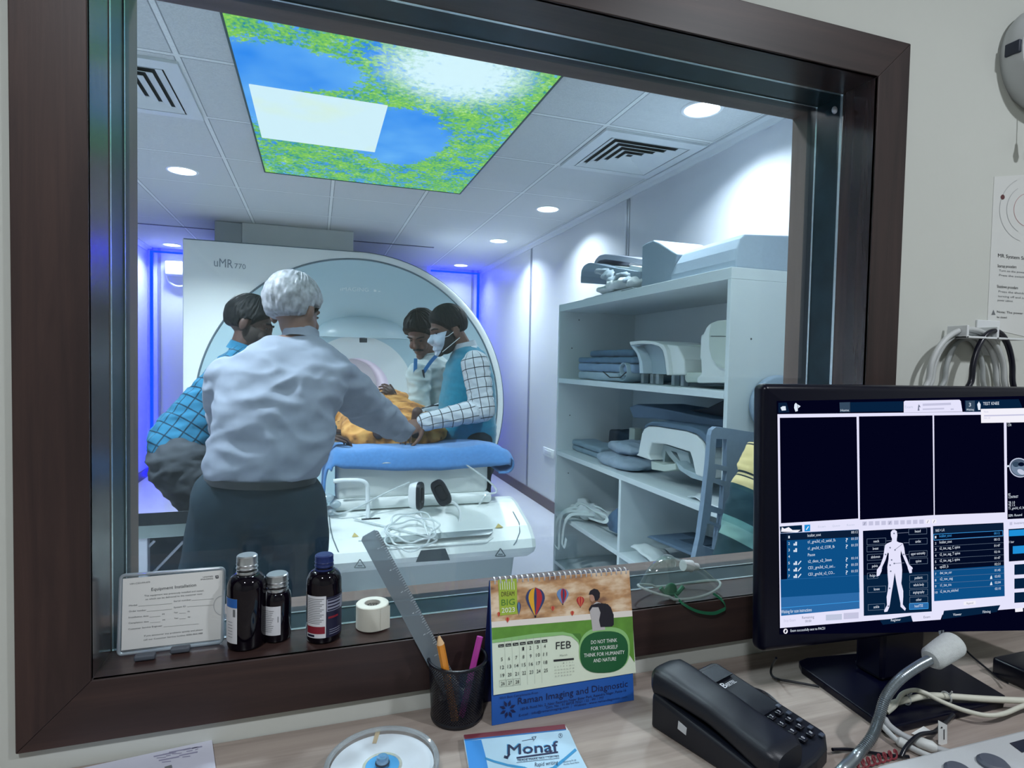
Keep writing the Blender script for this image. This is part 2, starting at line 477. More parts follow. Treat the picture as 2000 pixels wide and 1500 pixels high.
bead = M('window_bead', '#c9d2d4', .25, .9)
part('bead', ringbox(MB(), F1 - .001, F1 + .0045, .005, .004), bead, win)
part('bead', ringbox(MB(), F2 - .002, F2 + .002, .005, .004), bead, win)
part('gasket', ringbox(MB(), F2 + .002, F3, .004, .004), M('black_gasket', '#0c1018', .4), win)
glass = clear('window_glass', '#eef5f5', gloss=.03, rough=.0, edge=1.35)
part('pane', MB().box((XIL, F1 + .001, ZIB), (XIR, F1 + .0035, ZIT)), glass, win)
part('pane', MB().box((XIL, F2 + .001, ZIB), (XIR, F2 + .0035, ZIT)), glass, win)
part('pad', MB().ball(P(1630, 215, Y=F1 - .006), (.006, .004, .007)), M('pale_pad', '#b8c0cc', .5), win, 'small pale round pad in the top right corner')

# ---- the control room around and behind the viewer
struct('wall_east', MB().box((2.3, -2.4, 0), (2.4, WF, 2.62)), white_paint)
struct('wall_west', MB().box((-1.5, -2.4, 0), (-1.4, WF, 2.62)), white_paint)
struct('wall_south', MB().box((-1.5, -2.5, 0), (2.4, -2.4, 2.62)), white_paint)
struct('floor', MB().box((-1.5, -2.5, -.06), (2.4, F4, 0)), M('control_floor', '#8d8a86', .5))
struct('ceiling', MB().box((-1.5, -2.5, 2.6), (2.4, F4 - .02, 2.7)), M('control_ceiling', '#c8c8c4', .9))
LAMP_W = 1.0
def area(name, loc, size, power, col='#ffffff', rot=(0, 0, 0), shape='DISK', spread=180):
    l = bpy.data.lights.new(name, 'AREA'); l.shape = shape; l.size = size; l.energy = power; l.color = lin(col)[:3]; l.spread = radians(spread)
    o = bpy.data.objects.new(name, l); o.location = V(loc); o.rotation_euler = rot; COL.objects.link(o); return o
def downlight(x, y, z, label, power, col, group, r=.075, em=14):
    if z < 2.5 and y > 6: power *= .22
    t = thing('downlight', label, 'ceiling light', (x, y, z), group)
    part('trim_ring', MB().lathe([(r, -.001), (r + .002, -.006), (r + .012, -.006), (r + .016, -.001)], (x, y, z), 32), M('lamp_ring', '#e6e8ec', .4), t)
    part('diffuser', MB().lathe([(r, -.0035), (1e-5, -.0035)], (x, y, z), 32), E('lamp_face_' + group[:4], '#f4f6ff', em), t)
    area('downlight_glow', (x, y, z - .012), r * 2, power, col, spread=(172 if z > 2.5 else 132))
G = 'round downlights in the scan room ceiling'
PW = 24
for (x, y), lb in (((1.598, 2.237), 'round downlight cut off by the top of the window frame'),
                   ((1.598, 4.055), 'round downlight next beyond the square vent near the right wall'),
                   ((1.598, 5.282), 'small round downlight second from the back along the right wall'),
                   ((1.598, 6.788), 'farthest downlight on the right, by the blue corner'),
                   ((-.784, 4.088), 'round downlight left of the lit sky panel'),
                   ((-.784, 2.237), 'unseen round downlight added near the window on the left, above the frame edge'),  # out of view, added to light the near end of the room
                   ((-1.403, 6.829), 'farthest downlight on the left, above the blue wall'),):
    downlight(x, y, ZC, lb, PW * (1.0 if x > 1 else 2.5), '#f3ecf6', G)
for x, y, lb in ((-.9, 1.45, 'unseen round downlight added close inside the window wall, left'), (.35, 1.40, 'unseen round downlight added close inside the window wall, middle'), (1.35, 1.40, 'unseen round downlight added close inside the window wall, right')):  # unseen lamps added to brighten the sides facing the window
    downlight(x, y, ZC, lb, 7 if x > 1 else 13, '#f3ecf6', G)
for x, y, lb in ((-.4, -.55, 'round lamp in the control room ceiling, left of the viewer'), (1.35, -.45, 'round lamp in the control room ceiling, right of the viewer')):
    downlight(x, y, 2.6, lb, 23, '#f3f8ff', 'control room downlights', .07, 14)

# ---- lit sky print in the scan room ceiling
def sky_mat():
    mt, nt, b = newmat('sky_print'); nt.nodes.remove(b)
    tc = N(nt, 'ShaderNodeTexCoord')
    L = nt.links.new
    def blob(cx, cy, rx, ry):
        mp = N(nt, 'ShaderNodeMapping'); mp.inputs['Location'].default_value = (-(cx - .3) / rx, -(cy - 2.7) / ry, 0); mp.inputs['Scale'].default_value = (1 / rx, 1 / ry, 0)
        g = N(nt, 'ShaderNodeTexGradient', gradient_type='SPHERICAL'); L(tc.outputs['Object'], mp.inputs[0]); L(mp.outputs[0], g.inputs[0]); return g.outputs['Fac']
    def mth(op, a, b_):
        n = N(nt, 'ShaderNodeMath', operation=op)
        for i, q in enumerate((a, b_)):
            if isinstance(q, (int, float)): n.inputs[i].default_value = q
            else: L(q, n.inputs[i])
        return n.outputs[0]
    def nz(sc, det, ro, dist=0):
        n = N(nt, 'ShaderNodeTexNoise', i_Scale=sc, i_Detail=det, i_Roughness=ro, i_Distortion=dist)
        mp = N(nt, 'ShaderNodeMapping'); mp.inputs['Scale'].default_value = (1, 1, 0); L(tc.outputs['Object'], mp.inputs[0]); L(mp.outputs[0], n.inputs['Vector']); return n.outputs['Fac']
    skyz = mth('MAXIMUM', mth('MAXIMUM', blob(-.10, 2.48, .30, .19), blob(.40, 3.08, .26, .42)), mth('MULTIPLY', blob(-.22, 2.75, .16, .5), .9))
    n1 = nz(4.5, 8, .62, .4); n2 = nz(34, 6, .7, .3)
    leaf = mth('SUBTRACT', mth('ADD', mth('MULTIPLY', n1, .6), mth('MULTIPLY', n2, 1.0)), mth('MULTIPLY', skyz, .95))
    cl = N(nt, 'ShaderNodeValToRGB'); cl.color_ramp.elements[0].position = .69; cl.color_ramp.elements[1].position = .77
    L(leaf, cl.inputs[0])
    fol = N(nt, 'ShaderNodeValToRGB'); r = fol.color_ramp
    r.elements[0].position = .36; r.elements[0].color = lin('#1b74c8'); r.elements[1].position = .66; r.elements[1].color = lin('#d8efa8')
    for p_, c_ in ((.42, '#3f9a8c'), (.5, '#7fc063'), (.58, '#9fd25a')): e = r.elements.new(p_); e.color = lin(c_)
    L(mth('ADD', mth('MULTIPLY', nz(60, 4, .7), .6), mth('MULTIPLY', nz(9, 4, .6), .4)), fol.inputs[0])
    skc = N(nt, 'ShaderNodeValToRGB'); skc.color_ramp.elements[0].color = lin('#2a86ee'); skc.color_ramp.elements[1].color = lin('#7dbbfb')
    skc.color_ramp.elements[0].position = .3; skc.color_ramp.elements[1].position = .7
    L(nz(2.2, 3, .5), skc.inputs[0])
    mx = N(nt, 'ShaderNodeMixRGB'); L(cl.outputs[0], mx.inputs[0]); L(skc.outputs[0], mx.inputs[1]); L(fol.outputs[0], mx.inputs[2])
    sun = blob(.52, 2.30, .5, .5)
    sf = N(nt, 'ShaderNodeMapRange'); sf.inputs[1].default_value = .28; sf.inputs[2].default_value = .95; L(mth('ADD', mth('ADD', sun, mth('MULTIPLY', blob(.52, 2.28, .34, .3), .55)), mth('MULTIPLY', mth('SUBTRACT', n2, .5), mth('MULTIPLY', sun, 3.2))), sf.inputs[0])
    m2 = N(nt, 'ShaderNodeMixRGB'); m2.inputs[2].default_value = lin('#eef6ff'); L(sf.outputs[0], m2.inputs[0]); L(mx.outputs[0], m2.inputs[1])
    e = N(nt, 'ShaderNodeEmission'); e.inputs[1].default_value = 1.6; L(m2.outputs[0], e.inputs[0]); L(e.outputs[0], nt.nodes['Material Output'].inputs[0])
    return mt
t = thing('sky_panel', 'lit ceiling panel printed with blue sky, sun and green tree branches', 'ceiling panel', (.3, 2.7, ZC))
part('print', MB().box((-.3, 1.5, ZC - .006), (.9, 3.9, ZC)), sky_mat(), t)
b = MB()
for a, c in (((-.308, 1.492, ZC - .009), (-.3, 3.908, ZC)), ((.9, 1.492, ZC - .009), (.908, 3.908, ZC)), ((-.308, 3.9, ZC - .009), (.908, 3.908, ZC)), ((-.308, 1.492, ZC - .009), (.908, 1.5, ZC))): b.box(a, c)
part('frame', b, M('panel_edge', '#2c4a44', .5), t)
def blank_mat():
    mt, nt, bb = newmat('blank_tile_light'); nt.nodes.remove(bb)
    tc = N(nt, 'ShaderNodeTexCoord'); no = N(nt, 'ShaderNodeTexNoise', i_Scale=3.2, i_Detail=3)
    cr = N(nt, 'ShaderNodeValToRGB'); cr.color_ramp.elements[0].position = .52; cr.color_ramp.elements[0].color = lin('#e9f0fb'); cr.color_ramp.elements[1].position = .8; cr.color_ramp.elements[1].color = lin('#f3f2d6')
    e = N(nt, 'ShaderNodeEmission'); e.inputs[1].default_value = 1.6
    nt.links.new(tc.outputs['Object'], no.inputs['Vector']); nt.links.new(no.outputs['Fac'], cr.inputs[0]); nt.links.new(cr.outputs[0], e.inputs[0]); nt.links.new(e.outputs[0], nt.nodes['Material Output'].inputs[0]); return mt
part('blank_tile', MB().box((-.272, 2.686, ZC - .012), (.29, 3.292, ZC - .0065)), blank_mat(), t, 'plain white lit rectangle')

# ---- square louvred vents
vent_m = M('vent_white', '#cfd4d6', .6)
def vent(cx, cy, label):
    t = thing('ceiling_vent', label, 'vent', (cx, cy, ZC), 'square ceiling vents')
    def ring(b, s0, z0, s1, z1, th=.003):
        for dz in (0,):
            o_ = [V((cx + sx * s0, cy + sy * s0, z0)) for sx, sy in ((-1, -1), (1, -1), (1, 1), (-1, 1))]
            n_ = [V((cx + sx * s1, cy + sy * s1, z1)) for sx, sy in ((-1, -1), (1, -1), (1, 1), (-1, 1))]
            for j in range(4):
                j2 = (j + 1) % 4
                b.prism([o_[j], o_[j2], n_[j2], n_[j]], (0, 0, th))
    b = MB(); ring(b, .285, ZC - .012, .225, ZC - .016); ring(b, .285, ZC - .003, .284, ZC - .012)
    part('frame', b, vent_m, t)
    for q in range(5):
        s0 = .218 - q * .042; b = MB(); ring(b, s0, ZC - .016, s0 - .032, ZC - .003, .0025); part('louvre', b, vent_m, t)
    part('backing', MB().box((cx - .22, cy - .22, ZC - .0015), (cx + .22, cy + .22, ZC - .0005)), M('vent_dark', '#20272c', .9), t)
vent(1.592, 2.86, 'square louvred vent in the ceiling near the right wall')
vent(-.8, 2.88, 'square louvred vent in the ceiling at the left, cut by the window frame')

# ---- blue light lines in the back corners
blue = E('blue_led', '#000aff', 40)
t = thing('light_strip', 'glowing blue light strip in the back left corner', 'light strip', (XL + .05, YB - .03, ZC), 'blue corner light strips')
part('upright', MB().box((XL + .035, YB - .03, .0), (XL + .06, YB - .012, ZC - .05)), blue, t)
part('crossbar', MB().box((XL + .035, YB - .03, ZC - .05), (-1.05, YB - .012, ZC - .035)), blue, t)
t = thing('light_strip', 'glowing blue light strip in the back right corner', 'light strip', (XR - .05, YB - .03, ZC), 'blue corner light strips')
part('upright', MB().box((XR - .06, YB - .03, .0), (XR - .035, YB - .012, ZC - .05)), blue, t)
part('crossbar', MB().box((1.3, YB - .03, ZC - .05), (XR - .035, YB - .012, ZC - .035)), blue, t)

# ---- boxed-in duct above the scanner
t = thing('duct_box', 'grey boxed-in duct between the ceiling and the scanner top', 'duct', (-.25, 5.8, ZC))
gd = M('duct_grey', '#c6cac8', .7)
part('main_box', MB().box((-.6, 5.44, 2.203), (.304, 6.2, ZC - .001)), gd, t, bevel=.004)
part('end_box', MB().box((-.81, 5.46, 2.203), (-.602, 6.1, ZC - .004)), M('duct_grey_dark', '#a6acae', .7), t, bevel=.004)

# ---- small box speaker on the back wall
a = P(327, 512, Y=YB); c = P(362, 541, Y=YB)
t = thing('wall_speaker', 'small white box on the blue-lit back wall beside the scanner', 'speaker', (a.x, YB, c.z))
part('case', MB().rbox((a.x, YB - .12, c.z), (c.x, YB, a.z), .015), M('white_plastic', '#d4d8da', .4), t)
part('bracket', MB().tube(arc((c.x - .05, YB - .05, c.z), .11, pi, 2 * pi, 14), .012), MATS['white_plastic'], t)
# ---- socket plate on the right wall
a = P(1063, 872, X=XR); c = P(1083, 897, X=XR)
t = thing('socket_plate', 'white socket plate on the right wall beside the shelf unit', 'socket', (XR, a.y, c.z))
part('plate', MB().rbox((XR - .012, c.y, c.z), (XR, a.y, a.z), .004), MATS['white_plastic'], t)
part('socket_face', MB().rbox((XR - .016, c.y + .05, c.z + .02), (XR - .011, a.y - .05, a.z - .02), .002), M('socket_grey', '#c2c6ca', .4), t)
# ================================================================== scanner
cream = M('scanner_cream', '#e6ebe8', .35, spec=.5, bump=.02, bscale=400)
teal = M('scanner_pale_teal', '#b4cfd6', .3, spec=.5)
groove = M('seam_grey', '#5d6f78', .6)
GY = 5.2; GC = V((.34, GY, .88)); R0, R1 = 1.317, 1.25
gt = thing('mri_scanner', 'large white and pale blue MRI scanner with round arched front and bore', 'MRI scanner', (.34, GY + .8, 0))
XGL, ZGT = -1.0, 2.197
def outl(a, s=0.0):
    """outer contour of the front: square shoulder on the left, half round on the right"""
    dx, dz = cos(a), sin(a)
    if dx >= 0: return V((GC.x + dx * (R0 - s), 0, GC.z + dz * (R0 - s)))
    t = min((GC.x - XGL - s) / -dx, ((ZGT - s - GC.z) / dz) if dz > 1e-6 else 9, ((GC.z) / -dz) if dz < -1e-6 else 9)
    return V((GC.x + dx * t, 0, GC.z + dz * t))
zlow = -math.asin(GC.z / R0)
angs = [zlow + (2 * pi - (zlow - (-pi) + zlow - zlow) * 0 + 0 - 0) * 0 for _ in range(0)]
a_start = -math.asin(.88 / 1.317) + .002
na = 150
crit = math.atan2(ZGT - GC.z, XGL - GC.x)                      # square corner at top left
angs = sorted([a_start + (pi + .72 - a_start) * i / na for i in range(na + 1)] + [crit, crit - .012, crit + .012])
rows = [(lambda a: outl(a) + V((0, 6.85, 0))), (lambda a: outl(a) + V((0, GY + .03, 0))), (lambda a: outl(a, .008) + V((0, GY + .008, 0))),
        (lambda a: outl(a, .03) + V((0, GY, 0))), (lambda a: V((GC.x + cos(a) * R1, GY, GC.z + sin(a) * R1)))]
b = MB(); n = len(angs)
vs = [r(a) for r in rows for a in angs]
for v in vs: v.z = max(v.z, 0)
b.add(vs, [(j * n + i, j * n + i + 1, (j + 1) * n + i + 1, (j + 1) * n + i) for j in range(len(rows) - 1) for i in range(n - 1)])
b.poly([outl(a) + V((0, 6.85, 0)) for a in angs])
part('body', b, cream, gt)
BC = V((.35, 5.5, .99)); BR = .30
def fun(u, v):
    a = 2 * pi * u; t = v
    c = GC.lerp(V((BC.x, 0, BC.z)), t); r = R1 + (.5 - R1) * t
    return V((c.x + r * cos(a), GY + .22 * t ** 1.5 + .012 * min(1, t * 12), max(c.z + r * sin(a), .0)))
part('front_dish', MB().grid(fun, 120, 24, closeu=True), teal, gt, 'pale teal dished front around the bore')
def fun2(u, v):
    a = 2 * pi * u; r = .5 + (BR - .5) * v
    return V((BC.x + r * cos(a), GY + .232 + .14 * v ** 1.3, BC.z + r * sin(a)))
part('bore_rim', MB().grid(fun2, 80, 8, closeu=True), cream, gt)
bore = M('bore_lining', '#e6e0ea', .4)
b = MB(); b.grid(lambda u, v: V((BC.x + BR * cos(2 * pi * u), GY + .372 + 1.3 * v, BC.z + BR * sin(2 * pi * u))), 64, 6, closeu=True)
b.poly(arc((BC.x, GY + 1.67, BC.z), BR, 0, 2 * pi, 40))
part('bore', b, bore, gt)
b = MB()
for dx in (-.02, .005): b.box((BC.x + dx - .06, GY + 1.655, BC.z - .25), (BC.x + dx - .052, GY + 1.668, BC.z + .29))
part('bore_mark', b, M('mark_grey', '#8a8590', .5), gt)
area('bore_light', (BC.x, GY + 1.0, BC.z + BR - .02), .5, 5, '#fff2f6', (0, 0, 0))
part('arch_seam', MB().tube([V((GC.x + (R1) * cos(a), GY - .001, max(GC.z + R1 * sin(a), 0))) for a in [a_start + (pi + .72 - a_start) * i / 120 for i in range(121)]], .0075, 8), groove, gt)
part('arch_seam', MB().tube([V((GC.x + (R0 + .001) * cos(a), GY + .03, GC.z + R0 * sin(a))) for a in [a_start + (pi / 2 - a_start) * i / 80 for i in range(81)]], .005, 6), groove, gt)
part('top_seam', MB().tube([(XGL + .01, GY + .012, ZGT - .004), (GC.x, GY + .012, ZGT - .004)], .005, 6), groove, gt)
# canopy above the bore
HC = V((.39, GY + .20, 1.47))
b = MB(); b.grid(lambda u, v: HC + V((.36 * cos(pi * u), -.20 * sin(pi * v) * sin(pi * u) ** .6, .19 * sin(pi * u) * (1 - .55 * v) * 1.0 - .0)), 40, 14)
def hood(u, v):
    a = pi * u                                               # along the arc, left to right
    x = .40 * cos(a); top = .20 * sin(a) ** .8
    ph = pi / 2 * v
    return HC + V((x, -.17 * sin(ph) * sin(a) ** .7, top * cos(ph)))
b = MB().grid(hood, 48, 14)
b.poly([hood(i / 47, 1) + V((0, 0, -.002)) for i in range(48)])
part('canopy', b, M('canopy_teal', '#b9ced4', .3), gt)
part('canopy_seam', MB().tube([V((HC.x + .47 * cos(a), GY + .165, 1.44 + .24 * sin(a))) for a in [.25 + (pi - .5) * i / 40 for i in range(41)]], .005, 6), groove, gt)
FR = Plane((0, GY - .0012, 0), X3, Z3)
b = MB()
b.ptext('uMR', FR, (418, 520), (455, 524), 17, .001); b.ptext('770', FR, (458, 524), (480, 526), 10, .001)
part('lettering', b, M('logo_grey', '#7f8b92', .5), gt)
FD = Plane((0, GY + .055, 1.95), X3, V((0, -.1, 1)))
b = MB()
b.ptext('UNITED', FD, (672, 557), (720, 559), 8, .001); b.ptext('IMAGING', FD, (665, 568), (720, 570), 8, .001)
part('lettering', b, M('logo_white', '#e4eef0', .5), gt, 'white lettering on the dished front')
b = MB()
for dx in (0, 9):
    b.prect(FD, 729 + dx, 551, 734 + dx, 558, .001); b.prect(FD, 730 + dx, 561, 735 + dx, 570, .001)
part('emblem', b, MATS['logo_white'], gt, 'white emblem on the dished front')
FH = Plane((0, GY + .12, 1.4), X3, Z3)
b = MB().prect(FH, 702, 660, 717, 669, .002)
b.ppoly(FH, [(703, 660), (713, 660), (708, 653)], .003)
part('warning_label', b, M('label_dark', '#3d454a', .5), gt)

# ================================================================== patient table
TX = .49
tb = thing('patient_table', 'white wheeled scanner patient table with thick mattress and rounded end cover', 'patient table', (TX, 3.6, 0))
shell = M('table_white', '#dfe5e4', .35, var=.01)
tbm = M('mattress_white', '#dde2e1', .55, bump=.03, bscale=120)
hw = .57
prof = [(3.14, .535), (3.02, .52), (2.80, .45), (2.735, .40), (2.72, .36), (2.73, .33), (2.80, .29), (3.14, .26)]
b = MB().prism([(TX - hw, y, z) for y, z in prof], (2 * hw, 0, 0))
part('end_cover', b, shell, tb, bevel=.03)
b = MB().box((TX - .33, 3.141, .26), (TX + .33, 5.12, .53))
part('undercarriage', b, shell, tb, bevel=.02)
b = MB().prism([(TX - .5, 2.95, .0), (TX - .5, 2.86, .3), (TX - .5, 3.3, .3), (TX - .5, 3.3, 0)], (1.0, 0, 0))
b.box((TX - .3, 3.3, .0), (TX + .3, 4.9, .27))
part('pedestal', b, M('table_base_grey', '#b7c0c2', .5), tb, bevel=.015)
b = MB().rbox((TX - .41, 3.0, .525), (TX + .41, 3.14, .58), .02).rbox((TX - .36, 3.13, .525), (TX + .36, 5.15, .58), .02)
part('cradle', b, shell, tb)
b = MB().rbox((TX - .395, 3.03, .575), (TX + .395, 3.16, .8), .025).rbox((TX - .35, 3.12, .575), (TX + .35, 5.15, .8), .025)
part('mattress', b, tbm, tb)
EC = Plane((TX, 2.80, .45), X3, V((0, .22, .07)))               # sloping upper face of the end cover
EF = Plane((TX, 2.735, .40), X3, V((0, .065, .05)))
line = M('seam_dark', '#6c7a80', .5)
def onface(px, py):
    q = EC.at(px, py, .002)
    if q.y < 2.80:
        q = EF.at(px, py, .002)
        if q.z < .40:
            q = P(px, py, Y=2.728)
    return q
part('panel_seam', MB().tube([onface(*q) for q in ((643, 1008), (645, 1030), (650, 1052), (660, 1076), (674, 1098))], .003, 6), line, tb)
b = MB().tube([onface(*q) for q in ((1002, 1000), (1014, 1022), (1015, 1040), (1008, 1058), (996, 1074))], .003, 6)
part('panel_seam', b, line, tb)
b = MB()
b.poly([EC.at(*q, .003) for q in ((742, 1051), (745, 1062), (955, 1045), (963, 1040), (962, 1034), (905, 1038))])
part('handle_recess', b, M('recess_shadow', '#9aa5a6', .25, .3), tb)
b = MB().tube([onface(*q) for q in ((700, 1056), (830, 1047), (962, 1036))], .006, 8)
b.tube([onface(*q) for q in ((722, 1074), (840, 1067), (950, 1059), (962, 1050))], .006, 8)
part('handle_bar', b, shell, tb)
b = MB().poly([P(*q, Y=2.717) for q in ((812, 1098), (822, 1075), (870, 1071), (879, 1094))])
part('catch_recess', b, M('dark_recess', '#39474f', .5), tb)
for c, d, col in (((703, 1101), 11, '#5a6468'), ((977, 1079), 10, '#5a6468'), ((694, 1047), 7, '#b8a86a'), ((975, 1029), 8, '#b8a86a')):
    pl = Plane((TX, 2.716, .38), X3, V((0, .02, .1))) if c[1] > 1060 else EC
    b = MB(); x, y = c
    for a_, c_ in (((x - d, y + d * .7), (x, y - d * .8)), ((x, y - d * .8), (x + d, y + d * .7)), ((x + d, y + d * .7), (x - d, y + d * .7)), ((x - d * .45, y + d * .35), (x + d * .45, y + d * .35))):
        b.pline(pl, a_, c_, 2.2, .003)
    if c[1] < 1060: b = MB().ppoly(pl, [(x - d, y + 3), (x - 2, y - 6), (x + d, y + 2)], .003)
    part('warning_triangle', b, M('tri' + col, col, .6), tb)

# towel
tw = M('blue_towel', '#5a9ae0', .95, var=.10, vscale=70, bump=.9, bscale=900, sheen=.3)
path = spline([(TX - .455, .0, .50), (TX - .45, .0, .62), (TX - .435, .0, .74), (TX - .40, .0, .815), (TX - .33, .0, .822), (TX, .0, .815), (TX + .34, .0, .822), (TX + .43, 0, .815), (TX + .49, .0, .795), (TX + .515, 0, .75), (TX + .50, 0, .705), (TX + .44, 0, .70)], 6)
def tow(u, v):
    q = path[min(int(u * (len(path) - 1) + .5), len(path) - 1)]
    hang = max(0, .16 - v) / .16
    ucl = min(1, max(0, (u - .26) / .5)); droop = .55 + .45 * sin(pi * ucl)
    y = 3.012 + max(0, v - .16) * .34
    z = q.z - hang * .10 * droop * (1 if q.z > .78 else .2) + .006 * fbm((q.x, y, 0), 9) + (.012 * math.exp(-((v - .25) / .08) ** 2) * sin(q.x * 24) * (q.z > .8))
    y -= .022 * sin(min(1, hang * 1.2) * pi / 2) + .010 * hang * sin(q.x * 21)
    return V((q.x + (.012 * fbm((q.z, y, q.x), 7) if q.z < .8 else 0), y, z))
b = MB().grid(tow, 60, 26)
o = solo('towel', b, tw, 'bright blue towel spread over the near end of the patient table', 'towel', (TX, 3.3, .8), sharp=180)
md = o.modifiers.new('s', 'SOLIDIFY'); md.thickness = .012; md.offset = 1
# headphones, bracket and tubing on the end of the table
wp = M('headset_white', '#e4e8ea', .35); bp_ = M('headset_pad_black', '#0c1220', .45)
t = thing('headphones', 'white headset with black ear pads leaning on the end of the table', 'headphones', P(845, 1000, Y=2.9))
def cup(mb, pl, out, d, off, mi=0): mb.prism([pl.at(*q, off) for q in out], -pl.n * d, mi)
pl = Plane(P(820, 970, Y=2.94), V((.35, 1, 0)), Z3)
c1 = P(817, 968, Y=2.93); c2 = P(862, 962, Y=2.93)
def earcup(c, nrm, up, label):
    nrm = V(nrm).normalized(); up = V(up); sx = nrm.cross(up).normalized(); up = sx.cross(nrm).normalized()
    rr = lambda k, d, sc: [(V(c) + sx * (math.copysign(abs(cos(2 * pi * i / 24)) ** .6, cos(2 * pi * i / 24)) * .038 * sc) + up * (math.copysign(abs(sin(2 * pi * i / 24)) ** .6, sin(2 * pi * i / 24)) * .068 * sc) + nrm * d) for i in range(24)]
    def sk(lst, m_):
        b = MB(); vs = [p_ for r_ in lst for p_ in r_]; n_ = 24
        b.add(vs, [(j * n_ + i, j * n_ + (i + 1) % n_, (j + 1) * n_ + (i + 1) % n_, (j + 1) * n_ + i) for j in range(len(lst) - 1) for i in range(n_)] + [tuple(range(n_ - 1, -1, -1)), tuple(range((len(lst) - 1) * n_, len(lst) * n_))]); return b
    e = part('ear_cup', sk([rr(0, -.045, .6), rr(0, -.04, .85), rr(0, -.012, 1.0), rr(0, 0, .98)], 0), wp, t)
    part('ear_pad', sk([rr(0, 0, 1), rr(0, .012, 1.02), rr(0, .02, .95), rr(0, .02, .62), rr(0, .010, .55)], 0), bp_, e)
earcup(c1, (1, -.55, .0), (-.05, 0, 1), ''); earcup(c2, (-.35, -1, .1), (-.45, .0, .8), '')
part('headband', MB().tube(spline([P(873, 978, Y=2.94), P(890, 985, Y=2.93), P(899, 1003, Y=2.9), P(890, 1028, Y=2.86), P(840, 1022, Y=2.88), P(812, 1006, Y=2.93)], 6), .008, 8), wp, t)
t = thing('cable_bracket', 'white bent plastic bracket standing on the table end beside the mattress', 'bracket', P(718, 1010, Y=2.95))
b = MB().tube(spline([P(651, 940, Y=2.97), P(672, 938, Y=2.97), P(705, 939, Y=2.97), P(717, 948, Y=2.97), P(718, 970, Y=2.97), P(719, 1012, Y=2.95)], 6), .011, 10)
part('arm', b, M('clear_white', '#e2e9ec', .25), t)
part('socket_slot', MB().rbox(P(706, 1016, Y=2.935), P(742, 1010, Y=2.955), .003), M('slot_black', '#11161c', .5), t)
tubem = clear('clear_tube', '#f6fafa', gloss=.25, rough=.08, body=.45, bodycol='#e4ecee')
def onT(px, py): return EC.at(px, py, .012)
pts = []
for k in range(64):
    a = 2 * pi * k / 20; r_ = 1 + .10 * sin(k * 1.7)
    pts.append(EC.at(796 + 47 * r_ * cos(a) + k * .15, 1054 + 27 * r_ * sin(a), .010 + .0012 * k))
pts = [P(690, 1012, Y=2.93), EC.at(720, 1024, .01)] + pts + [EC.at(820, 1010, .03), P(808, 985, Y=2.92), P(800, 950, Y=2.96)]
solo('air_tube', MB().tube(spline(pts, 3), .0042, 7), tubem, 'coil of clear plastic tubing lying on the end cover of the table', 'tube', EC.at(796, 1054))
solo('oxygen_tube', MB().tube(spline([P(822, 862, Y=3.3), P(850, 878, Y=3.05), P(884, 893, Y=3.0), P(915, 911, Y=2.98), P(945, 932, Y=2.97), P(966, 951, Y=2.97), P(968, 962, Y=2.97), P(950, 966, Y=2.98), P(936, 985, Y=2.98)], 6), [.005] * 49, 7), tubem, 'clear plastic line running across the blue towel and down the mattress', 'tube', P(915, 911, Y=2.98))
solo('oxygen_tube', MB().tube(spline([P(800, 942, Y=2.98), P(770, 955, Y=2.97), P(735, 972, Y=2.96), P(700, 990, Y=2.95), P(665, 1003, Y=2.95), P(650, 1000, Y=2.96)], 6), [.0045] * 31, 7), tubem, 'clear plastic line crossing the end of the mattress behind the bracket', 'tube', P(735, 972, Y=2.96))
solo('oxygen_tube', MB().tube(spline([P(737, 908, Y=2.985), P(755, 904, Y=2.98), P(772, 907, Y=2.98), P(783, 913, Y=2.98)], 6), .0045, 7), tubem, 'short curl of clear plastic line in front of the towel hem', 'tube', P(755, 904, Y=2.98))
b = MB()
for px, py, r in ((640, 972, .03), (655, 985, .028), (625, 962, .02), (648, 1000, .022), (632, 985, .02)):
    b.ball(P(px, py, Y=2.97), (r, r * .8, r * .7), seg=9, rings=6)
me = b
o = solo('plastic_bag', me, clear('crinkly_film', '#f2f8fb', gloss=.25, rough=.1, body=.3, bodycol='#cfe0ea'), 'crumpled clear plastic wrapper at the left corner of the mattress', 'wrapper', P(640, 975, Y=2.97))

# ================================================================== black topped steel bench at the left
t = thing('side_bench', 'steel bench with black top by the left edge of the window', 'bench', (-.55, 2.42, 0))
zt = .60; ya = 2.36; yb_ = 2.55
x0 = P(250, 1010, Y=ya).x - .35; x1 = P(470, 1010, Y=ya).x
za, zb_, zc_ = P(300, 1003, Y=yb_).z, P(300, 1026, Y=ya).z, P(300, 1053, Y=ya).z
part('top', MB().prism([(x0, ya, zb_), (x0, yb_, zb_), (x0, yb_, za), (x0, ya, zb_ + .045)], (x1 - x0, 0, 0)), M('bench_black', '#0d1a26', .45), t, bevel=.006)
part('apron', MB().box((x0, ya + .012, zc_), (x1, yb_ - .01, zb_ - .001)), M('steel_apron', '#8d9a9c', .35, .85, var=.3, vscale=6), t, bevel=.003)
wl = M('leg_white', '#cfd3e2', .4)
for xx in (P(274, 1080, Y=ya).x, x1 - .05):
    part('leg', MB().box((xx - .018, ya + .02, 0), (xx + .018, ya + .055, zc_)), wl, t, bevel=.003)
part('back_panel', MB().box((x0 + .1, yb_ - .02, .03), (x1, yb_ - .008, zc_)), M('under_bench_shade', '#26343f', .6), t)  # dark sheet added to stand in for the shade under the bench
part('brace', MB().tube([P(300, 1118, Y=2.45), P(358, 1058, Y=2.45)], .005, 8), wl, t)
part('brace', MB().tube([P(288, 1070, Y=2.4), P(302, 1056, Y=2.4)], .005, 8), wl, t)
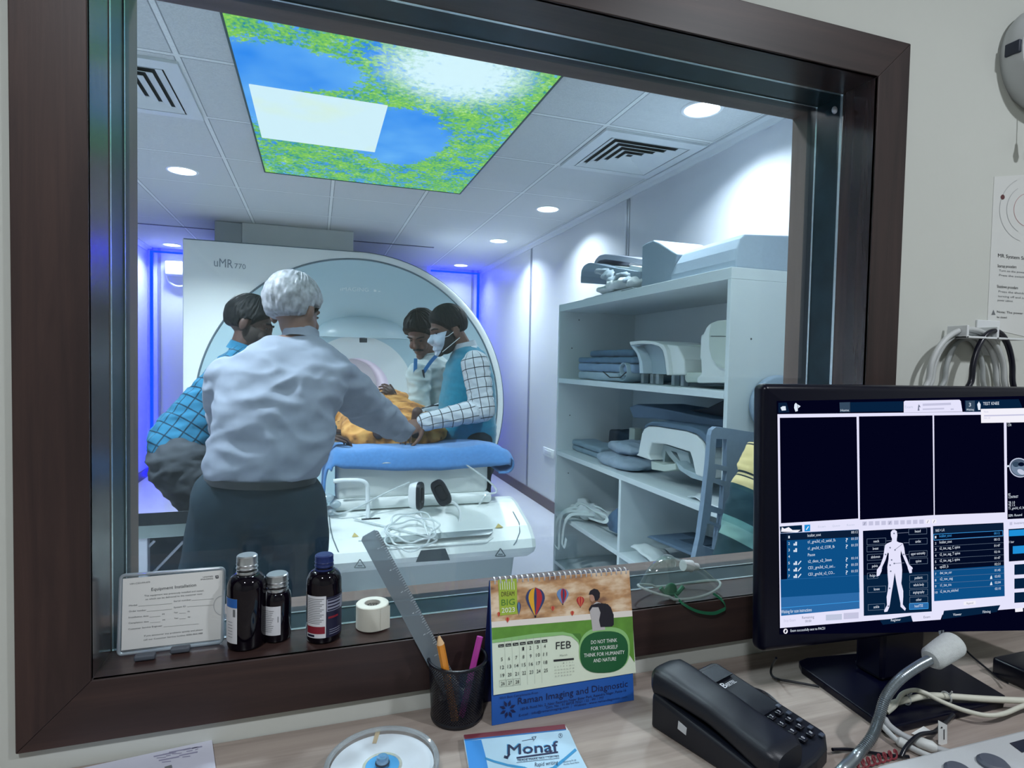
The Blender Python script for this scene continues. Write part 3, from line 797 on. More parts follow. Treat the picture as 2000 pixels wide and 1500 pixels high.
# ================================================================== people
def ring(y, xl, xr, Y, depth, Yr=None, yr=None):
    """body section between two surveyed outline points"""
    a = P(xl, y, Y=Y); c = P(xr, yr if yr else y, Y=Yr if Yr else Y)
    h = (c - a) / 2; up = Z3 if abs(h.normalized().z) < .8 else X3
    d = V((-h.y, h.x, 0)); d = d.normalized() if d.length > .02 else Y3.copy()
    return ((a + c) / 2, h, d * depth)
class Head:
    def __init__(s, c, fwd, up, k=1.0):
        s.c = V(c); f = V(fwd).normalized(); r = f.cross(V(up)).normalized(); u = r.cross(f)
        s.R = Matrix((r, f, u)).transposed(); s.k = k
        s.pr = [((0, -.012, .025), (.075, .097, .092)), ((0, .025, -.03), (.062, .068, .085)), ((0, .036, -.078), (.048, .052, .045)),
                ((0, .096, -.033), (.015, .019, .016)), ((0, .09, -.01), (.010, .014, .032)), ((0, .074, .012), (.052, .022, .013)),
                ((0, .083, -.077), (.024, .014, .010)), ((0, .076, -.108), (.024, .022, .018)), ((.034, .072, -.045), (.02, .018, .02)), ((-.034, .072, -.045), (.02, .018, .02))]
        s.ears = [((sx * .077, -.006, -.02), (.010, .019, .033)) for sx in (1, -1)]
    def W(s, v): return s.c + s.R @ (V(v) * s.k)
    def skin(s, b):
        for c, r in s.pr + s.ears: b.ball(s.W(c), tuple(q * s.k for q in r), s.R, seg=16, rings=12)
        for sx in (1, -1): b.ball(s.W((sx * .082, -.012, -.018)), tuple(q * s.k for q in (.008, .014, .026)), s.R, seg=10, rings=8)
    def rad(s, d):
        m_ = 0
        for c, r in s.pr:
            o = V((-c[0] / r[0], -c[1] / r[1], -c[2] / r[2])); q = V((d.x / r[0], d.y / r[1], d.z / r[2]))
            A = q.dot(q); B = o.dot(q); C = o.dot(o) - 1; D = B * B - A * C
            if D > 0: m_ = max(m_, (-B + sqrt(D)) / A)
        return m_
    def shell(s, mask, thick, rough=0, nu=140, nv=72, sc=60):
        """a cap of hair, beard or cloth following the head where mask(direction) > 0"""
        b = MB(); ids = {}; pts = []; ok = []
        for j in range(nv + 1):
            th = pi * j / nv
            for i in range(nu):
                ph = 2 * pi * i / nu
                d = V((sin(th) * cos(ph), sin(th) * sin(ph), cos(th)))
                mk = mask(d); r = s.rad(d)
                t = thick * min(1, max(-.6, mk * 5))
                if rough and mk > 0: t += rough * (.8 * noise.noise(V((math.atan2(d.x, -d.y) * 11, d.z * 3.2, 0))) + .5 * noise.noise(V((math.atan2(d.x, -d.y) * 23, d.z * 6, 4))) + .4 * noise.noise(d * 4))
                pts.append(s.W(d * (r + t))); ok.append(mk > -.10)
        fs = []
        for j in range(nv):
            for i in range(nu):
                q = (j * nu + i, j * nu + (i + 1) % nu, (j + 1) * nu + (i + 1) % nu, (j + 1) * nu + i)
                if all(ok[k] for k in q): fs.append(q)
        used = sorted({k for f in fs for k in f}); mp = {k: n_ for n_, k in enumerate(used)}
        b.add([pts[k] for k in used], [tuple(reversed([mp[k] for k in f])) for f in fs])
        return b
def hand(b, w, d, n, th, k=1.0, curl=.5):
    """palm, four unequal bent fingers and a thumb; d pointing direction, n back of the hand, th thumb side (+1/-1 along d x n)"""
    d = V(d).normalized(); n = (V(n) - d * V(n).dot(d)).normalized(); sd = d.cross(n) * th
    b.loft([(V(w), sd * .026 * k, n * .018 * k), (V(w) + d * .03 * k, sd * .036 * k, n * .017 * k), (V(w) + d * .085 * k, sd * .042 * k, n * .013 * k), (V(w) + d * .098 * k, sd * .038 * k, n * .010 * k)], 14)
    for i, (off, L) in enumerate(((.031, .072), (.0105, .080), (-.0105, .074), (-.031, .058))):
        p = V(w) + d * .088 * k + sd * off * k; dd = (d + sd * off * 3.2).normalized(); c_ = curl * (1 + .12 * i)
        r = .0088 * k
        for sgm, fr in enumerate((.45, .31, .26)):
            a = c_ * (.5 + .75 * sgm)
            q = p + (dd * cos(a) - n * sin(a)) * L * fr * k
            b.cap(p, r, q, r * .92, 8); p = q; r *= .92
    p = V(w) + d * .025 * k + sd * .028 * k
    for L, a, r in ((.04, .9, .012), (.033, .55, .0105), (.026, .3, .009)):
        q = p + (sd * sin(a) + d * cos(a) - n * curl * .4).normalized() * L * k; b.cap(p, r * k, q, r * .9 * k, 8); p = q
def cloth_wr(amp, s1, seed=0, ax=(1, 1, 2.2)):
    def f(c, n):
        q = V((c.x * s1 * ax[0] + seed, c.y * s1 * ax[1], c.z * s1 * ax[2]))
        w = noise.noise(q + V((noise.noise(q * .5), noise.noise(q * .5 + V((5, 1, 2))), 0)) * 1.3)
        return amp * ((1 - abs(w) * 2.2) * .7 + .5 * noise.noise(q * 2.3) - .3)
    return f
def bump_cloth(name, hx, hx2=None, freq=0, **k): return M(name, hx, .85, spec=.2, **k)

def grid_mat(name, base, linec, w=.12, soft=None, mix2=None):
    """woven check driven by the garment's own coordinates (attribute 'cloth')"""
    mt, nt, b = newmat(name)
    at = N(nt, 'ShaderNodeAttribute', attribute_name='cloth'); sp = N(nt, 'ShaderNodeSeparateXYZ'); nt.links.new(at.outputs['Vector'], sp.inputs[0])
    cols = None
    for ch in (0, 1):
        fr = N(nt, 'ShaderNodeMath', operation='FRACT'); nt.links.new(sp.outputs[ch], fr.inputs[0])
        s5 = N(nt, 'ShaderNodeMath', operation='SUBTRACT'); s5.inputs[1].default_value = .5; nt.links.new(fr.outputs[0], s5.inputs[0])
        ab = N(nt, 'ShaderNodeMath', operation='ABSOLUTE'); nt.links.new(s5.outputs[0], ab.inputs[0])
        rp = N(nt, 'ShaderNodeMapRange'); rp.inputs[1].default_value = w; rp.inputs[2].default_value = w * .6; nt.links.new(ab.outputs[0], rp.inputs[0])
        if cols is None: cols = rp.outputs[0]
        else:
            mxm = N(nt, 'ShaderNodeMath', operation='MAXIMUM'); nt.links.new(cols, mxm.inputs[0]); nt.links.new(rp.outputs[0], mxm.inputs[1]); cols = mxm.outputs[0]
    tc = N(nt, 'ShaderNodeTexCoord'); no = N(nt, 'ShaderNodeTexNoise', i_Scale=25, i_Detail=3); nt.links.new(tc.outputs['Object'], no.inputs['Vector'])
    bs = N(nt, 'ShaderNodeMixRGB'); bs.inputs[1].default_value = lin(base); bs.inputs[2].default_value = lin(mix2 or base); nt.links.new(no.outputs['Fac'], bs.inputs[0])
    mx = N(nt, 'ShaderNodeMixRGB'); nt.links.new(cols, mx.inputs[0]); nt.links.new(bs.outputs[0], mx.inputs[1]); mx.inputs[2].default_value = lin(linec)
    nt.links.new(mx.outputs[0], b.inputs['Base Color']); b.inputs['Roughness'].default_value = .85; b.inputs['Specular IOR Level'].default_value = .2
    return mt
def along(p0, p1, side, pitch, r):
    """garment coordinates: along the axis and round it"""
    p0 = V(p0); ax = (V(p1) - p0).normalized(); sd = V(side); sd = (sd - ax * sd.dot(ax)).normalized(); td = ax.cross(sd)
    def f(c):
        q = c - p0; return (q.dot(ax) / pitch, math.atan2(q.dot(td), -q.dot(sd)) * r / pitch, 0)
    return f
def nearest(segs):
    """segs: (p0, p1, radius, fn)"""
    def f(c):
        best = None
        for p0, p1, r, fn in segs:
            d = p1 - p0; t = max(0, min(1, (c - p0).dot(d) / d.length_squared)); q = (c - (p0 + d * t)).length - r
            if best is None or q < best[0]: best = (q, fn)
        return best[1](c)
    return f
def shrink(rings, k=.86): return [(c, a * k, b_ * k) for c, a, b_ in rings]
skin = M('skin', '#6b4f45', .5, spec=.35, var=.06, vscale=40)
skin_d = M('skin_dark', '#4c3833', .5, spec=.35, var=.06, vscale=40)
eye_w = M('eye_dark', '#1b1616', .3)
def person(label, cat_loc, rings, head, neck, arms, legs, skinm, group=None):
    """arms: (shoulder, elbow, wrist, hand spec); legs: (hip, knee, ankle, toe dir)"""
    t = thing('person', label, 'person', cat_loc)
    b = MB(); b.loft(shrink(rings), 20); head.skin(b)
    b.cap(neck[0], .052, neck[1], .056)
    for sh, el, wr, hd in arms:
        b.cap(sh, .045, el, .036); b.cap(el, .036, wr, .024)
        if hd: hand(b, wr, *hd)
    for hp, kn, an, toe in legs:
        b.cap(hp, .075, kn, .05); b.cap(kn, .05, an, .036); b.cap(an, .036, V(an) + V(toe) * .15 + V((0, 0, -.04)), .03)
    part('body', remesh(b, 'body', skinm, rootloc(t), .0055, 4), skinm, t)
    for sx in (1, -1):
        part('eye', MB().ball(head.W((sx * .03, .083, -.006)), (.011, .006, .005), head.R), eye_w, t)
    return t
def garment(name, t, mats, rings, caps, vox=.009, sm=5, wr=None, attr=None, label=None):
    b = MB()
    if rings: b.loft(rings, 28, pw=2.3)
    for p0, r0, p1, r1 in caps: b.cap(p0, r0, p1, r1, 18)
    part(name, remesh(b, name, mats, rootloc(t), vox, sm, wr, attr), mats, t, label)
def shoes(t, legs, m_):
    for hp, kn, an, toe in legs:
        q = V(an); q.z = .045; tt = V(toe).normalized()
        b = MB(); b.cap(q - tt * .04, .045, q + tt * .15, .038); b.box((q.x - .03, q.y - .03, 0.0), (q.x + .03, q.y + .03, .02))
        part('shoe', remesh(b, 'shoe', m_, rootloc(t), .008, 3), m_, t)
blackshoe = M('black_leather', '#14161a', .35)
def brows(t, hd, hairm):
    for sx in (1, -1): part('eyebrow', MB().tube([hd.W((sx * .014, .098, .014)), hd.W((sx * .034, .093, .020)), hd.W((sx * .052, .076, .014))], [.0035, .0045, .003], 6), hairm, t)
def collar(t, c, ax, r, h, mat_, fold=.012):
    part('collar', MB().lathe([(r + fold, -h * .35), (r + fold * .9, -h * .3), (r + .003, h), (r - .003, h), (r - .004, -h * .2)], c, 28, axis=ax), mat_, t)

# ---- grey haired man in a pale shirt, back to the window
Ym = 2.1
rg = [ring(930, 402, 618, Ym, .135), ring(918, 399, 624, Ym, .145), ring(900, 400, 640, Ym, .15), ring(850, 412, 656, Ym + .01, .15), ring(800, 416, 660, Ym + .03, .15),
      ring(750, 424, 682, Ym + .06, .145), ring(715, 438, 690, Ym + .09, .13), ring(690, 462, 666, Ym + .11, .105), ring(668, 510, 634, Ym + .13, .08), ring(655, 535, 618, Ym + .15, .065)]
hd = Head(P(575, 603, Y=2.27), (.62, .75, -.28), (0, .12, 1), 1.02)
sR, eR, wR = P(668, 738, Y=2.24), P(722, 800, Y=2.46), P(783, 838, Y=2.72)
sL, eL, wL = P(452, 745, Y=2.2), P(445, 830, Y=2.42), P(500, 845, Y=2.7)
hipL, hipR = P(455, 965, Y=Ym), P(568, 965, Y=Ym)
kL, kR = V((hipL.x - .07, Ym + .02, .46)), V((hipR.x + .03, Ym + .02, .46)); aL, aR = V((kL.x - .05, Ym - .02, .08)), V((kR.x + .0, Ym - .02, .08))
legs = [(hipL, kL, aL, V((-.2, 1, 0)).normalized()), (hipR, kR, aR, V((.2, 1, 0)).normalized())]
t = person('grey-haired man in a pale shirt and dark trousers seen from behind, reaching over the table', (hipL.x + .1, Ym, 0), rg, hd, (P(588, 672, Y=2.24), P(585, 630, Y=2.25)),
           [(sR, eR, wR, ((.25, .9, -.3), (.2, .2, 1), -1, 1.0, .5)), (sL, eL, wL, ((.6, .8, -.2), (0, .2, 1), 1, 1.0, .5))], legs, skin)
hair_g = M('silver_hair', '#85868d', .6, var=.4, vscale=50)
def hm(d):                                                    # back and top of the head, clear of face and lower neck
    return (min(.52 - d.y + .55 * d.z, d.z + .62 - .9 * max(0, d.y)) - (.4 if (abs(d.x) > .6 and abs(d.y + .02) < .25 and d.z < .1) else 0)) if d.z < .55 else .3
part('hair', hd.shell(hm, .017, .005), hair_g, t)
shirt_p = M('pale_shirt', '#79808f', .8, spec=.2, var=.04, vscale=60, bump=.1, bscale=500)
garment('shirt', t, shirt_p, rg, [(sR + V((-.02, 0, 0)), .088, eR, .078), (eR, .078, wR, .062), (sL, .085, eL, .07), (eL, .07, wL, .055)], .009, 4,
        cloth_wr(.016, 6.5, 3, (1.0, 1.0, 1.9)))
collar(t, P(587, 662, Y=2.245), (.10, .38, 1), .058, .032, shirt_p, .009)
tr_d = M('dark_trousers', '#182833', .85, spec=.2, var=.08, vscale=20)
tr = [ring(1010, 392, 614, Ym, .13), ring(970, 396, 612, Ym, .14), ring(940, 402, 612, Ym, .138), ring(926, 406, 612, Ym, .13)]
garment('trousers', t, tr_d, tr, [(hipL + V((0, 0, -.02)), .125, kL, .115), (kL, .115, aL, .085), (hipR + V((0, 0, -.02)), .115, kR, .105), (kR, .105, aR, .08), ((hipL + hipR) / 2, .12, (kL + kR) / 2, .08)], .011, 5, cloth_wr(.010, 7, 1, (1, 1, .6)))
lb = [ring(939, 400, 617, Ym, .146), ring(925, 400, 617, Ym, .146)]
b = MB()
vs = [c + a * cos(2 * pi * i / 40) * 1.015 + d * sin(2 * pi * i / 40) * 1.04 for c, a, d in lb for i in range(40)]
b.add(vs, [(i, (i + 1) % 40, 40 + (i + 1) % 40, 40 + i) for i in range(40)])
part('belt', b, M('belt_black', '#121a22', .4), t)
shoes(t, legs, blackshoe)

# ---- man in a turquoise checked shirt bending over at the left
Yn = 2.85
rg = [ring(885, 292, 400, Yn - .05, .15, yr=925), ring(848, 292, 408, Yn - .04, .16, yr=900), ring(812, 318, 425, Yn, .165, yr=868), ring(775, 352, 452, Yn + .03, .165, yr=835),
      ring(735, 392, 478, Yn + .06, .17, yr=790), ring(702, 425, 500, Yn + .1, .165, yr=748), ring(682, 447, 505, Yn + .12, .11, yr=715), ring(668, 462, 502, Yn + .14, .06, yr=690)]
hd = Head(P(489, 630, Y=3.0), (.9, -.12, -.3), (.25, .05, 1), 1.02)
sR, eR, wR = P(498, 735, Y=2.86), P(540, 815, Y=2.9), P(630, 850, Y=3.12)
sL, eL, wL = P(505, 725, Y=3.2), P(560, 800, Y=3.3), P(640, 840, Y=3.35)
hA, hB = P(352, 905, Y=Yn - .12), P(362, 905, Y=Yn + .08)
kA, kB = V((hA.x + .26, Yn - .12, .46)), V((hB.x + .3, Yn + .10, .46)); aA, aB = V((kA.x + .10, Yn - .1, .08)), V((kB.x + .06, Yn + .12, .08))
legs = [(hA, kA, aA, V((1, .1, 0)).normalized()), (hB, kB, aB, V((1, .2, 0)).normalized())]
t = person('dark-haired man in a turquoise checked shirt bending over at the left of the scanner', (kA.x, Yn, 0), rg, hd, (P(470, 685, Y=2.99), P(484, 650, Y=3.0)),
           [(sR, eR, wR, ((1, .2, -.2), (0, .1, 1), 1, 1, .5)), (sL, eL, wL, ((1, .1, -.2), (0, .1, 1), -1, 1, .5))], legs, skin_d)
hair_b = M('black_hair', '#0d1014', .6, spec=.2, var=.3, vscale=50)
def hm2(d): return min(.45 - d.y + .75 * d.z, d.z + .52 - .9 * max(0, d.y)) - (.35 if (abs(d.x) > .6 and abs(d.y + .05) < .28 and d.z < .12) else 0)
part('hair', hd.shell(hm2, .014, .005), hair_b, t)
part('beard', hd.shell(lambda d: min(.1 + d.y, -.28 - d.z, d.y + .3), .004), M('stubble', '#2c2422', .8), t)
brows(t, hd, hair_b)
ck = grid_mat('turquoise_check', '#1d5a7a', '#0e2e42', .075, mix2='#2f7090')
p0, p1 = P(340, 860, Y=Yn), P(470, 700, Y=3.0)
garment('shirt', t, ck, rg, [(sR, .08, eR, .066), (eR, .066, wR, .05), (sL, .08, eL, .066), (eL, .066, wL, .05)], .009, 4, cloth_wr(.012, 8, 9),
        {'cloth': nearest([(p0, p1, .15, along(p0, p1, Y3, .047, .17)), (sR, eR, .07, along(sR, eR, Y3, .047, .08)), (eR, wR, .06, along(eR, wR, Y3, .047, .07))])})
collar(t, P(474, 684, Y=2.99), (.35, 0, 1), .06, .03, ck)
tr_g = M('grey_trousers', '#3c4148', .85, spec=.2, var=.12, vscale=18)
trr = [ring(912, 300, 385, Yn - .04, .15, yr=938), ring(885, 288, 412, Yn - .04, .168, yr=935), ring(860, 292, 410, Yn - .04, .160, yr=905)]
garment('trousers', t, tr_g, trr, [(hA, .125, kA, .09), (kA, .09, aA, .07), (hB, .125, kB, .09), (kB, .09, aB, .07)], .01, 5, cloth_wr(.014, 8, 5))
shoes(t, legs, blackshoe)

# ---- masked man in a turquoise knitted vest at the right
Yp = 3.42
rg = [ring(905, 858, 966, Yp, .15), ring(872, 852, 963, Yp, .165), ring(835, 853, 967, Yp, .175), ring(785, 860, 965, Yp, .185), ring(735, 868, 960, Yp, .195), ring(705, 876, 952, Yp, .185), ring(688, 886, 944, Yp, .13), ring(676, 892, 934, Yp, .07)]
hd = Head(P(874, 641, Y=Yp), (-.93, -.22, -.30), (-.12, -.05, 1), 1.12)
sN, eN, wN = P(928, 712, Y=Yp - .2), P(943, 800, Y=Yp - .25), P(832, 824, Y=Yp - .28)
sF, eF, wF = P(905, 712, Y=Yp + .17), P(895, 800, Y=Yp + .2), P(826, 812, Y=Yp + .05)
fx = P(918, 900, Y=Yp).x
hN, hF = V((fx + .0, Yp - .09, .80)), V((fx + .0, Yp + .1, .80))
legs = [(hN, V((fx + .02, Yp - .09, .45)), V((fx + .04, Yp - .09, .08)), V((-1, -.1, 0))), (hF, V((fx + .02, Yp + .1, .45)), V((fx + .04, Yp + .1, .08)), V((-1, .1, 0)))]
t = person('bearded man in surgical mask, turquoise knitted vest and black-checked white shirt', (fx, Yp, 0), rg, hd, (P(912, 690, Y=Yp), P(890, 655, Y=Yp)),
           [(sN, eN, wN, ((-.95, .05, -.35), (-.2, -.8, .5), -1, 1.12, .55)), (sF, eF, wF, ((-.95, -.1, -.3), (0, .4, 1), 1, 1.1, .6))], legs, skin)
def hm3(d): return min(.42 - d.y + .8 * d.z, d.z + .42 - 1.0 * max(0, d.y)) - (.35 if (abs(d.x) > .6 and abs(d.y + .05) < .26 and d.z < .08) else 0)
part('hair', hd.shell(hm3, .012, .003), hair_b, t)
part('beard', hd.shell(lambda d: min(d.y + .12, -.12 - d.z, .9), .007, .002), M('beard_black', '#211e20', .8), t)
brows(t, hd, hair_b)
mk_m = M('mask_blue', '#b9c8d8', .8)
fm = part('face_mask', hd.shell(lambda d: min(d.y - .52, -.10 - d.z, d.z + .93), .016, .0), mk_m, t)
for sx in (1, -1):
    for z0 in (-.035, -.105):
        b = MB().tube([hd.W((sx * .05, .085, z0)), hd.W((sx * .07, .04, z0 * .7 - .008)), hd.W((sx * .086, -.015, -.03 + (.022 if z0 > -.05 else -.025)))], .0024, 6)
        part('ear_loop', b, M('loop_white', '#d6dce2', .7), fm)
vest = M('turquoise_knit', '#17809f', .95, spec=.1, var=.12, vscale=70, bump=.5, bscale=350, sheen=.4)
shk = grid_mat('windowpane_check', '#c9d0d6', '#1c222c', .05, mix2='#b4bcc6')
garment('shirt', t, shk, shrink(rg[3:], .93), [(sN, .082, eN, .068), (eN, .068, wN, .05), (sF, .08, eF, .066), (eF, .066, wF, .05)], .008, 3, cloth_wr(.007, 10, 2),
        {'cloth': nearest([(sN, eN, .075, along(sN, eN, Y3, .056, .085)), (eN, wN, .06, along(eN, wN, Z3, .056, .065)), (sF, eF, .075, along(sF, eF, Y3, .056, .085))])})
b = MB(); b.loft(rg[1:], 28)
garment('vest', t, vest, rg[1:], [], .009, 4, lambda c, n: .006 * noise.noise(V((c.x * 5, c.y * 5, c.z * 34))) + .006 * fbm(c, 9))
part('vest_hem', MB().loft([(c, a * 1.03, d * 1.03) for c, a, d in (ring(874, 853, 963, Yp, .167), ring(862, 852, 964, Yp, .17))], 32), vest, t)
collar(t, P(909, 683, Y=Yp), (-.25, 0, 1), .066, .045, shk)
garment('trousers', t, tr_d, [ring(920, 862, 962, Yp, .15), ring(880, 856, 961, Yp, .158)], [(q[0], .11, q[1], .085) for q in legs] + [(q[1], .085, q[2], .07) for q in legs], .011, 5, cloth_wr(.008, 7, 6))
shoes(t, legs, blackshoe)

# ---- man behind him with a blue lanyard
Yq = 3.85
rg = [ring(905, 822, 905, Yq, .14), ring(870, 818, 900, Yq, .15), ring(830, 812, 895, Yq, .16), ring(780, 806, 892, Yq, .165), ring(735, 802, 890, Yq, .16), ring(712, 806, 882, Yq, .14), ring(700, 815, 868, Yq, .1), ring(692, 826, 858, Yq, .065)]
hd = Head(P(823, 650, Y=Yq - .05), (-.52, -.75, -.55), (-.15, -.22, 1), 1.14)
sA, eA, wA = P(818, 730, Y=Yq - .12), P(822, 815, Y=Yq - .22), P(806, 822, Y=Yq - .42)
sB, eB, wB = P(880, 730, Y=Yq + .05), P(890, 810, Y=Yq), P(840, 825, Y=Yq - .2)
fx = P(872, 900, Y=Yq).x + .03
legs = [(V((fx - .06, Yq - .08, .8)), V((fx, Yq - .08, .45)), V((fx + .02, Yq - .08, .08)), V((-.8, -.5, 0)).normalized()), (V((fx, Yq + .1, .8)), V((fx + .02, Yq + .1, .45)), V((fx + .03, Yq + .1, .08)), V((-.8, -.5, 0)).normalized())]
t = person('man in a light shirt with blue lanyard looking down, half hidden behind the masked man', (fx, Yq, 0), rg, hd, (P(843, 705, Y=Yq), P(832, 665, Y=Yq - .02)),
           [(sA, eA, wA, ((-.4, -.8, -.3), (-.3, .2, 1), 1, 1.1, .5)), (sB, eB, wB, ((-.9, -.3, -.3), (0, .2, 1), -1, 1.1, .5))], legs, skin)
part('hair', hd.shell(hm3, .022, .008), hair_b, t)
brows(t, hd, hair_b)
part('moustache', MB().tube([hd.W((-.03, .082, -.066)), hd.W((0, .098, -.056)), hd.W((.03, .082, -.066))], [.004, .007, .004], 8), hair_b, t)
shl = M('light_shirt', '#b3bfc0', .8, spec=.2, var=.06, vscale=30)
garment('shirt', t, shl, rg, [(sA, .078, eA, .066), (eA, .066, wA, .05), (sB, .08, eB, .066), (eB, .066, wB, .05)], .009, 4, cloth_wr(.013, 7, 12))
collar(t, P(841, 693, Y=Yq), (-.2, -.35, 1), .066, .035, shl)
garment('trousers', t, M('olive_trousers', '#3d4a4c', .85), [ring(905, 826, 900, Yq, .14), ring(860, 820, 900, Yq, .158)], [(q[0], .105, q[1], .085) for q in legs] + [(q[1], .085, q[2], .07) for q in legs], .011, 5)
lan = M('lanyard_blue', '#3f86c8', .7)
t2 = t
def strap(pts, w, Y):
    b = MB(); L_ = [P(x, y, Y=Y) for x, y in pts]; L_ = spline(L_, 5)
    for i in range(len(L_) - 1):
        d = (L_[i + 1] - L_[i]).normalized(); s_ = d.cross(Y3).normalized() * w / 2
        b.prism([L_[i] - s_, L_[i + 1] - s_, L_[i + 1] + s_, L_[i] + s_], (0, .004, 0))
    return b
part('lanyard', strap([(855, 692), (842, 706), (828, 726), (818, 742), (815, 762), (817, 775)], .022, Yq - .195), lan, t)
part('lanyard', strap([(812, 700), (811, 730), (813, 755), (817, 775)], .022, Yq - .185), lan, t)
part('pen', MB().tube([P(826, 722, Y=Yq - .2), P(828, 738, Y=Yq - .2)], .007, 8), M('pen_dark', '#242c38', .4), t)
shoes(t, legs, blackshoe)

# ---- patient lying on the table
TXp = TX - .07; zb = .80
hd = Head((TXp + .03, 4.86, zb + .14), (0, -.15, 1), (0, 1, .15), 1.05)
def yr(y, hw, z, hd_): return (V((TXp, y, z)), V((hw, 0, 0)), V((0, 0, hd_)))
rg = [yr(3.95, .17, zb + .12, .1), yr(4.1, .19, zb + .13, .115), yr(4.3, .17, zb + .13, .105), yr(4.5, .19, zb + .14, .115), yr(4.62, .19, zb + .13, .10), yr(4.68, .09, zb + .12, .06)]
s1_, e1_, w1_ = V((TXp + .2, 4.55, zb + .14)), P(803, 838, Y=4.05), P(775, 790, Y=3.9)
s2_, e2_, w2_ = V((TXp - .2, 4.55, zb + .14)), V((TXp - .26, 4.25, zb + .08)), V((TXp - .16, 4.05, zb + .24))
legs = [(V((TXp + .1, 3.95, zb + .12)), V((TXp + .1, 3.6, zb + .14)), V((TXp + .1, 3.2, zb + .09)), V((0, -.2, 1))), (V((TXp - .1, 3.95, zb + .12)), V((TXp - .1, 3.6, zb + .14)), V((TXp - .1, 3.2, zb + .09)), V((0, -.2, 1)))]
t = person('patient lying on the table under an orange patterned cloth with one hand raised', (TXp, 4.0, zb), rg, hd, (V((TXp, 4.66, zb + .12)), V((TXp, 4.8, zb + .12))),
           [(s1_, e1_, w1_, ((-.45, -.2, .75), (.5, -.6, .5), 1, 1.1, .7)), (s2_, e2_, w2_, ((.7, .2, .1), (0, 0, 1), 1, 1, .4))], legs, skin_d)
part('hair', hd.shell(hm3, .015, .003), hair_b, t)
def shawl_mat():
    mt, nt, b = newmat('orange_print')
    tc = N(nt, 'ShaderNodeTexCoord'); vo = N(nt, 'ShaderNodeTexVoronoi', i_Scale=16); no = N(nt, 'ShaderNodeTexNoise', i_Scale=14, i_Detail=4)
    nt.links.new(tc.outputs['Object'], vo.inputs['Vector']); nt.links.new(tc.outputs['Object'], no.inputs['Vector'])
    c1 = N(nt, 'ShaderNodeValToRGB'); r = c1.color_ramp; r.elements[0].position = .3; r.elements[0].color = lin('#6e4424'); r.elements[1].position = .62; r.elements[1].color = lin('#cf9a55')
    e = r.elements.new(.45); e.color = lin('#b0783a')
    c2 = N(nt, 'ShaderNodeValToRGB'); r2 = c2.color_ramp; r2.elements[0].position = .10; r2.elements[0].color = lin('#5a3420'); r2.elements[1].position = .2; r2.elements[1].color = lin('#ffffff')
    nt.links.new(no.outputs['Fac'], c1.inputs[0]); nt.links.new(vo.outputs['Distance'], c2.inputs[0])
    mx = N(nt, 'ShaderNodeMixRGB', blend_type='MULTIPLY'); mx.inputs[0].default_value = .8; nt.links.new(c1.outputs[0], mx.inputs[1]); nt.links.new(c2.outputs[0], mx.inputs[2])
    nt.links.new(mx.outputs[0], b.inputs['Base Color']); b.inputs['Roughness'].default_value = .85
    return mt
b = MB()
b.loft([(V((TXp, 3.2, zb + .05)), V((.24, 0, 0)), V((0, 0, .05))), (V((TXp, 3.3, zb + .08)), V((.29, 0, 0)), V((0, 0, .085))), (V((TXp, 3.5, zb + .11)), V((.29, 0, 0)), V((0, 0, .12))), (V((TXp, 3.9, zb + .12)), V((.28, 0, 0)), V((0, 0, .14))), (V((TXp, 4.3, zb + .13)), V((.26, 0, 0)), V((0, 0, .15))), (V((TXp, 4.6, zb + .12)), V((.23, 0, 0)), V((0, 0, .13))), (V((TXp, 4.7, zb + .1)), V((.15, 0, 0)), V((0, 0, .06)))], 28)
for px, py, Y, r in ((668, 845, 3.5, .11), (700, 850, 3.45, .09), (690, 815, 3.75, .12), (735, 850, 3.5, .09), (660, 805, 3.8, .1), (770, 800, 3.95, .07), (740, 790, 4.0, .09)):
    b.ball(P(px, py + 8, Y=Y), (r, r * 1.1, r * .75))
b.cap(s1_, .07, e1_, .055)
smat = shawl_mat()
me = remesh(b, 'shawl', smat, rootloc(t), .010, 4, cloth_wr(.024, 7, 4, (1, 1, 1)))
for v in me.vertices: v.co.z = max(v.co.z, .004)
part('shawl', me, smat, t)

q = P(812, 862, Y=3.26)
b = MB()
for dx, dy, dz, r in ((0, 0, .0, .035), (.03, .04, .01, .04), (-.03, .05, .02, .035), (.01, .1, .03, .045), (.05, .1, 0, .03)):
    b.ball((q.x + dx, q.y + dy, .815 + dz), (r, r * 1.2, r * .9), seg=12, rings=8)
me = remesh(b, 'blue_wrap', M('wrap_blue', '#2f5f94', .8, var=.15, vscale=30), V((q.x, q.y, .803)), .006, 3, cloth_wr(.016, 16, 7, (1, 1, 1)))
for v in me.vertices: v.co.z = max(v.co.z, 0)
o = bpy.data.objects.new('blue_wrap', me); o.location = (q.x, q.y, .803); link(o)
tag(o, 'small crumpled dark blue cloth on the table below the hands', 'cloth')
# ================================================================== shelf unit on the right wall
SX, SXB, SN, SF, ST = 1.40, 1.925, 1.757, 3.33, 1.635
shm = M('shelf_white', '#ccd6da', .45, spec=.35, var=.015, vscale=6)
t = thing('shelf_unit', 'white open shelf unit along the right wall of the scan room', 'shelf', (1.66, 2.54, 0))
def bd(name, a, c, bev=.0015): return part(name, MB().box(a, c), shm, t, bevel=bev)
bd('side_panel', (SX, SN, 0), (SXB, SN + .02, ST - .042)); bd('side_panel', (SX, SF - .02, 0), (SXB, SF, ST - .042))
bd('top_board', (SX, SN, ST - .042), (SXB, SF, ST))
S2, S3, S4 = 1.19, .748, .37
bd('shelf_board', (SX, SN + .02, S2 - .028), (SXB - .01, SF - .02, S2)); bd('shelf_board', (SX, SN + .02, S3 - .026), (SXB - .01, SF - .02, S3))
bd('divider', (SX, 2.51, .07), (SXB - .01, 2.532, S3 - .026))
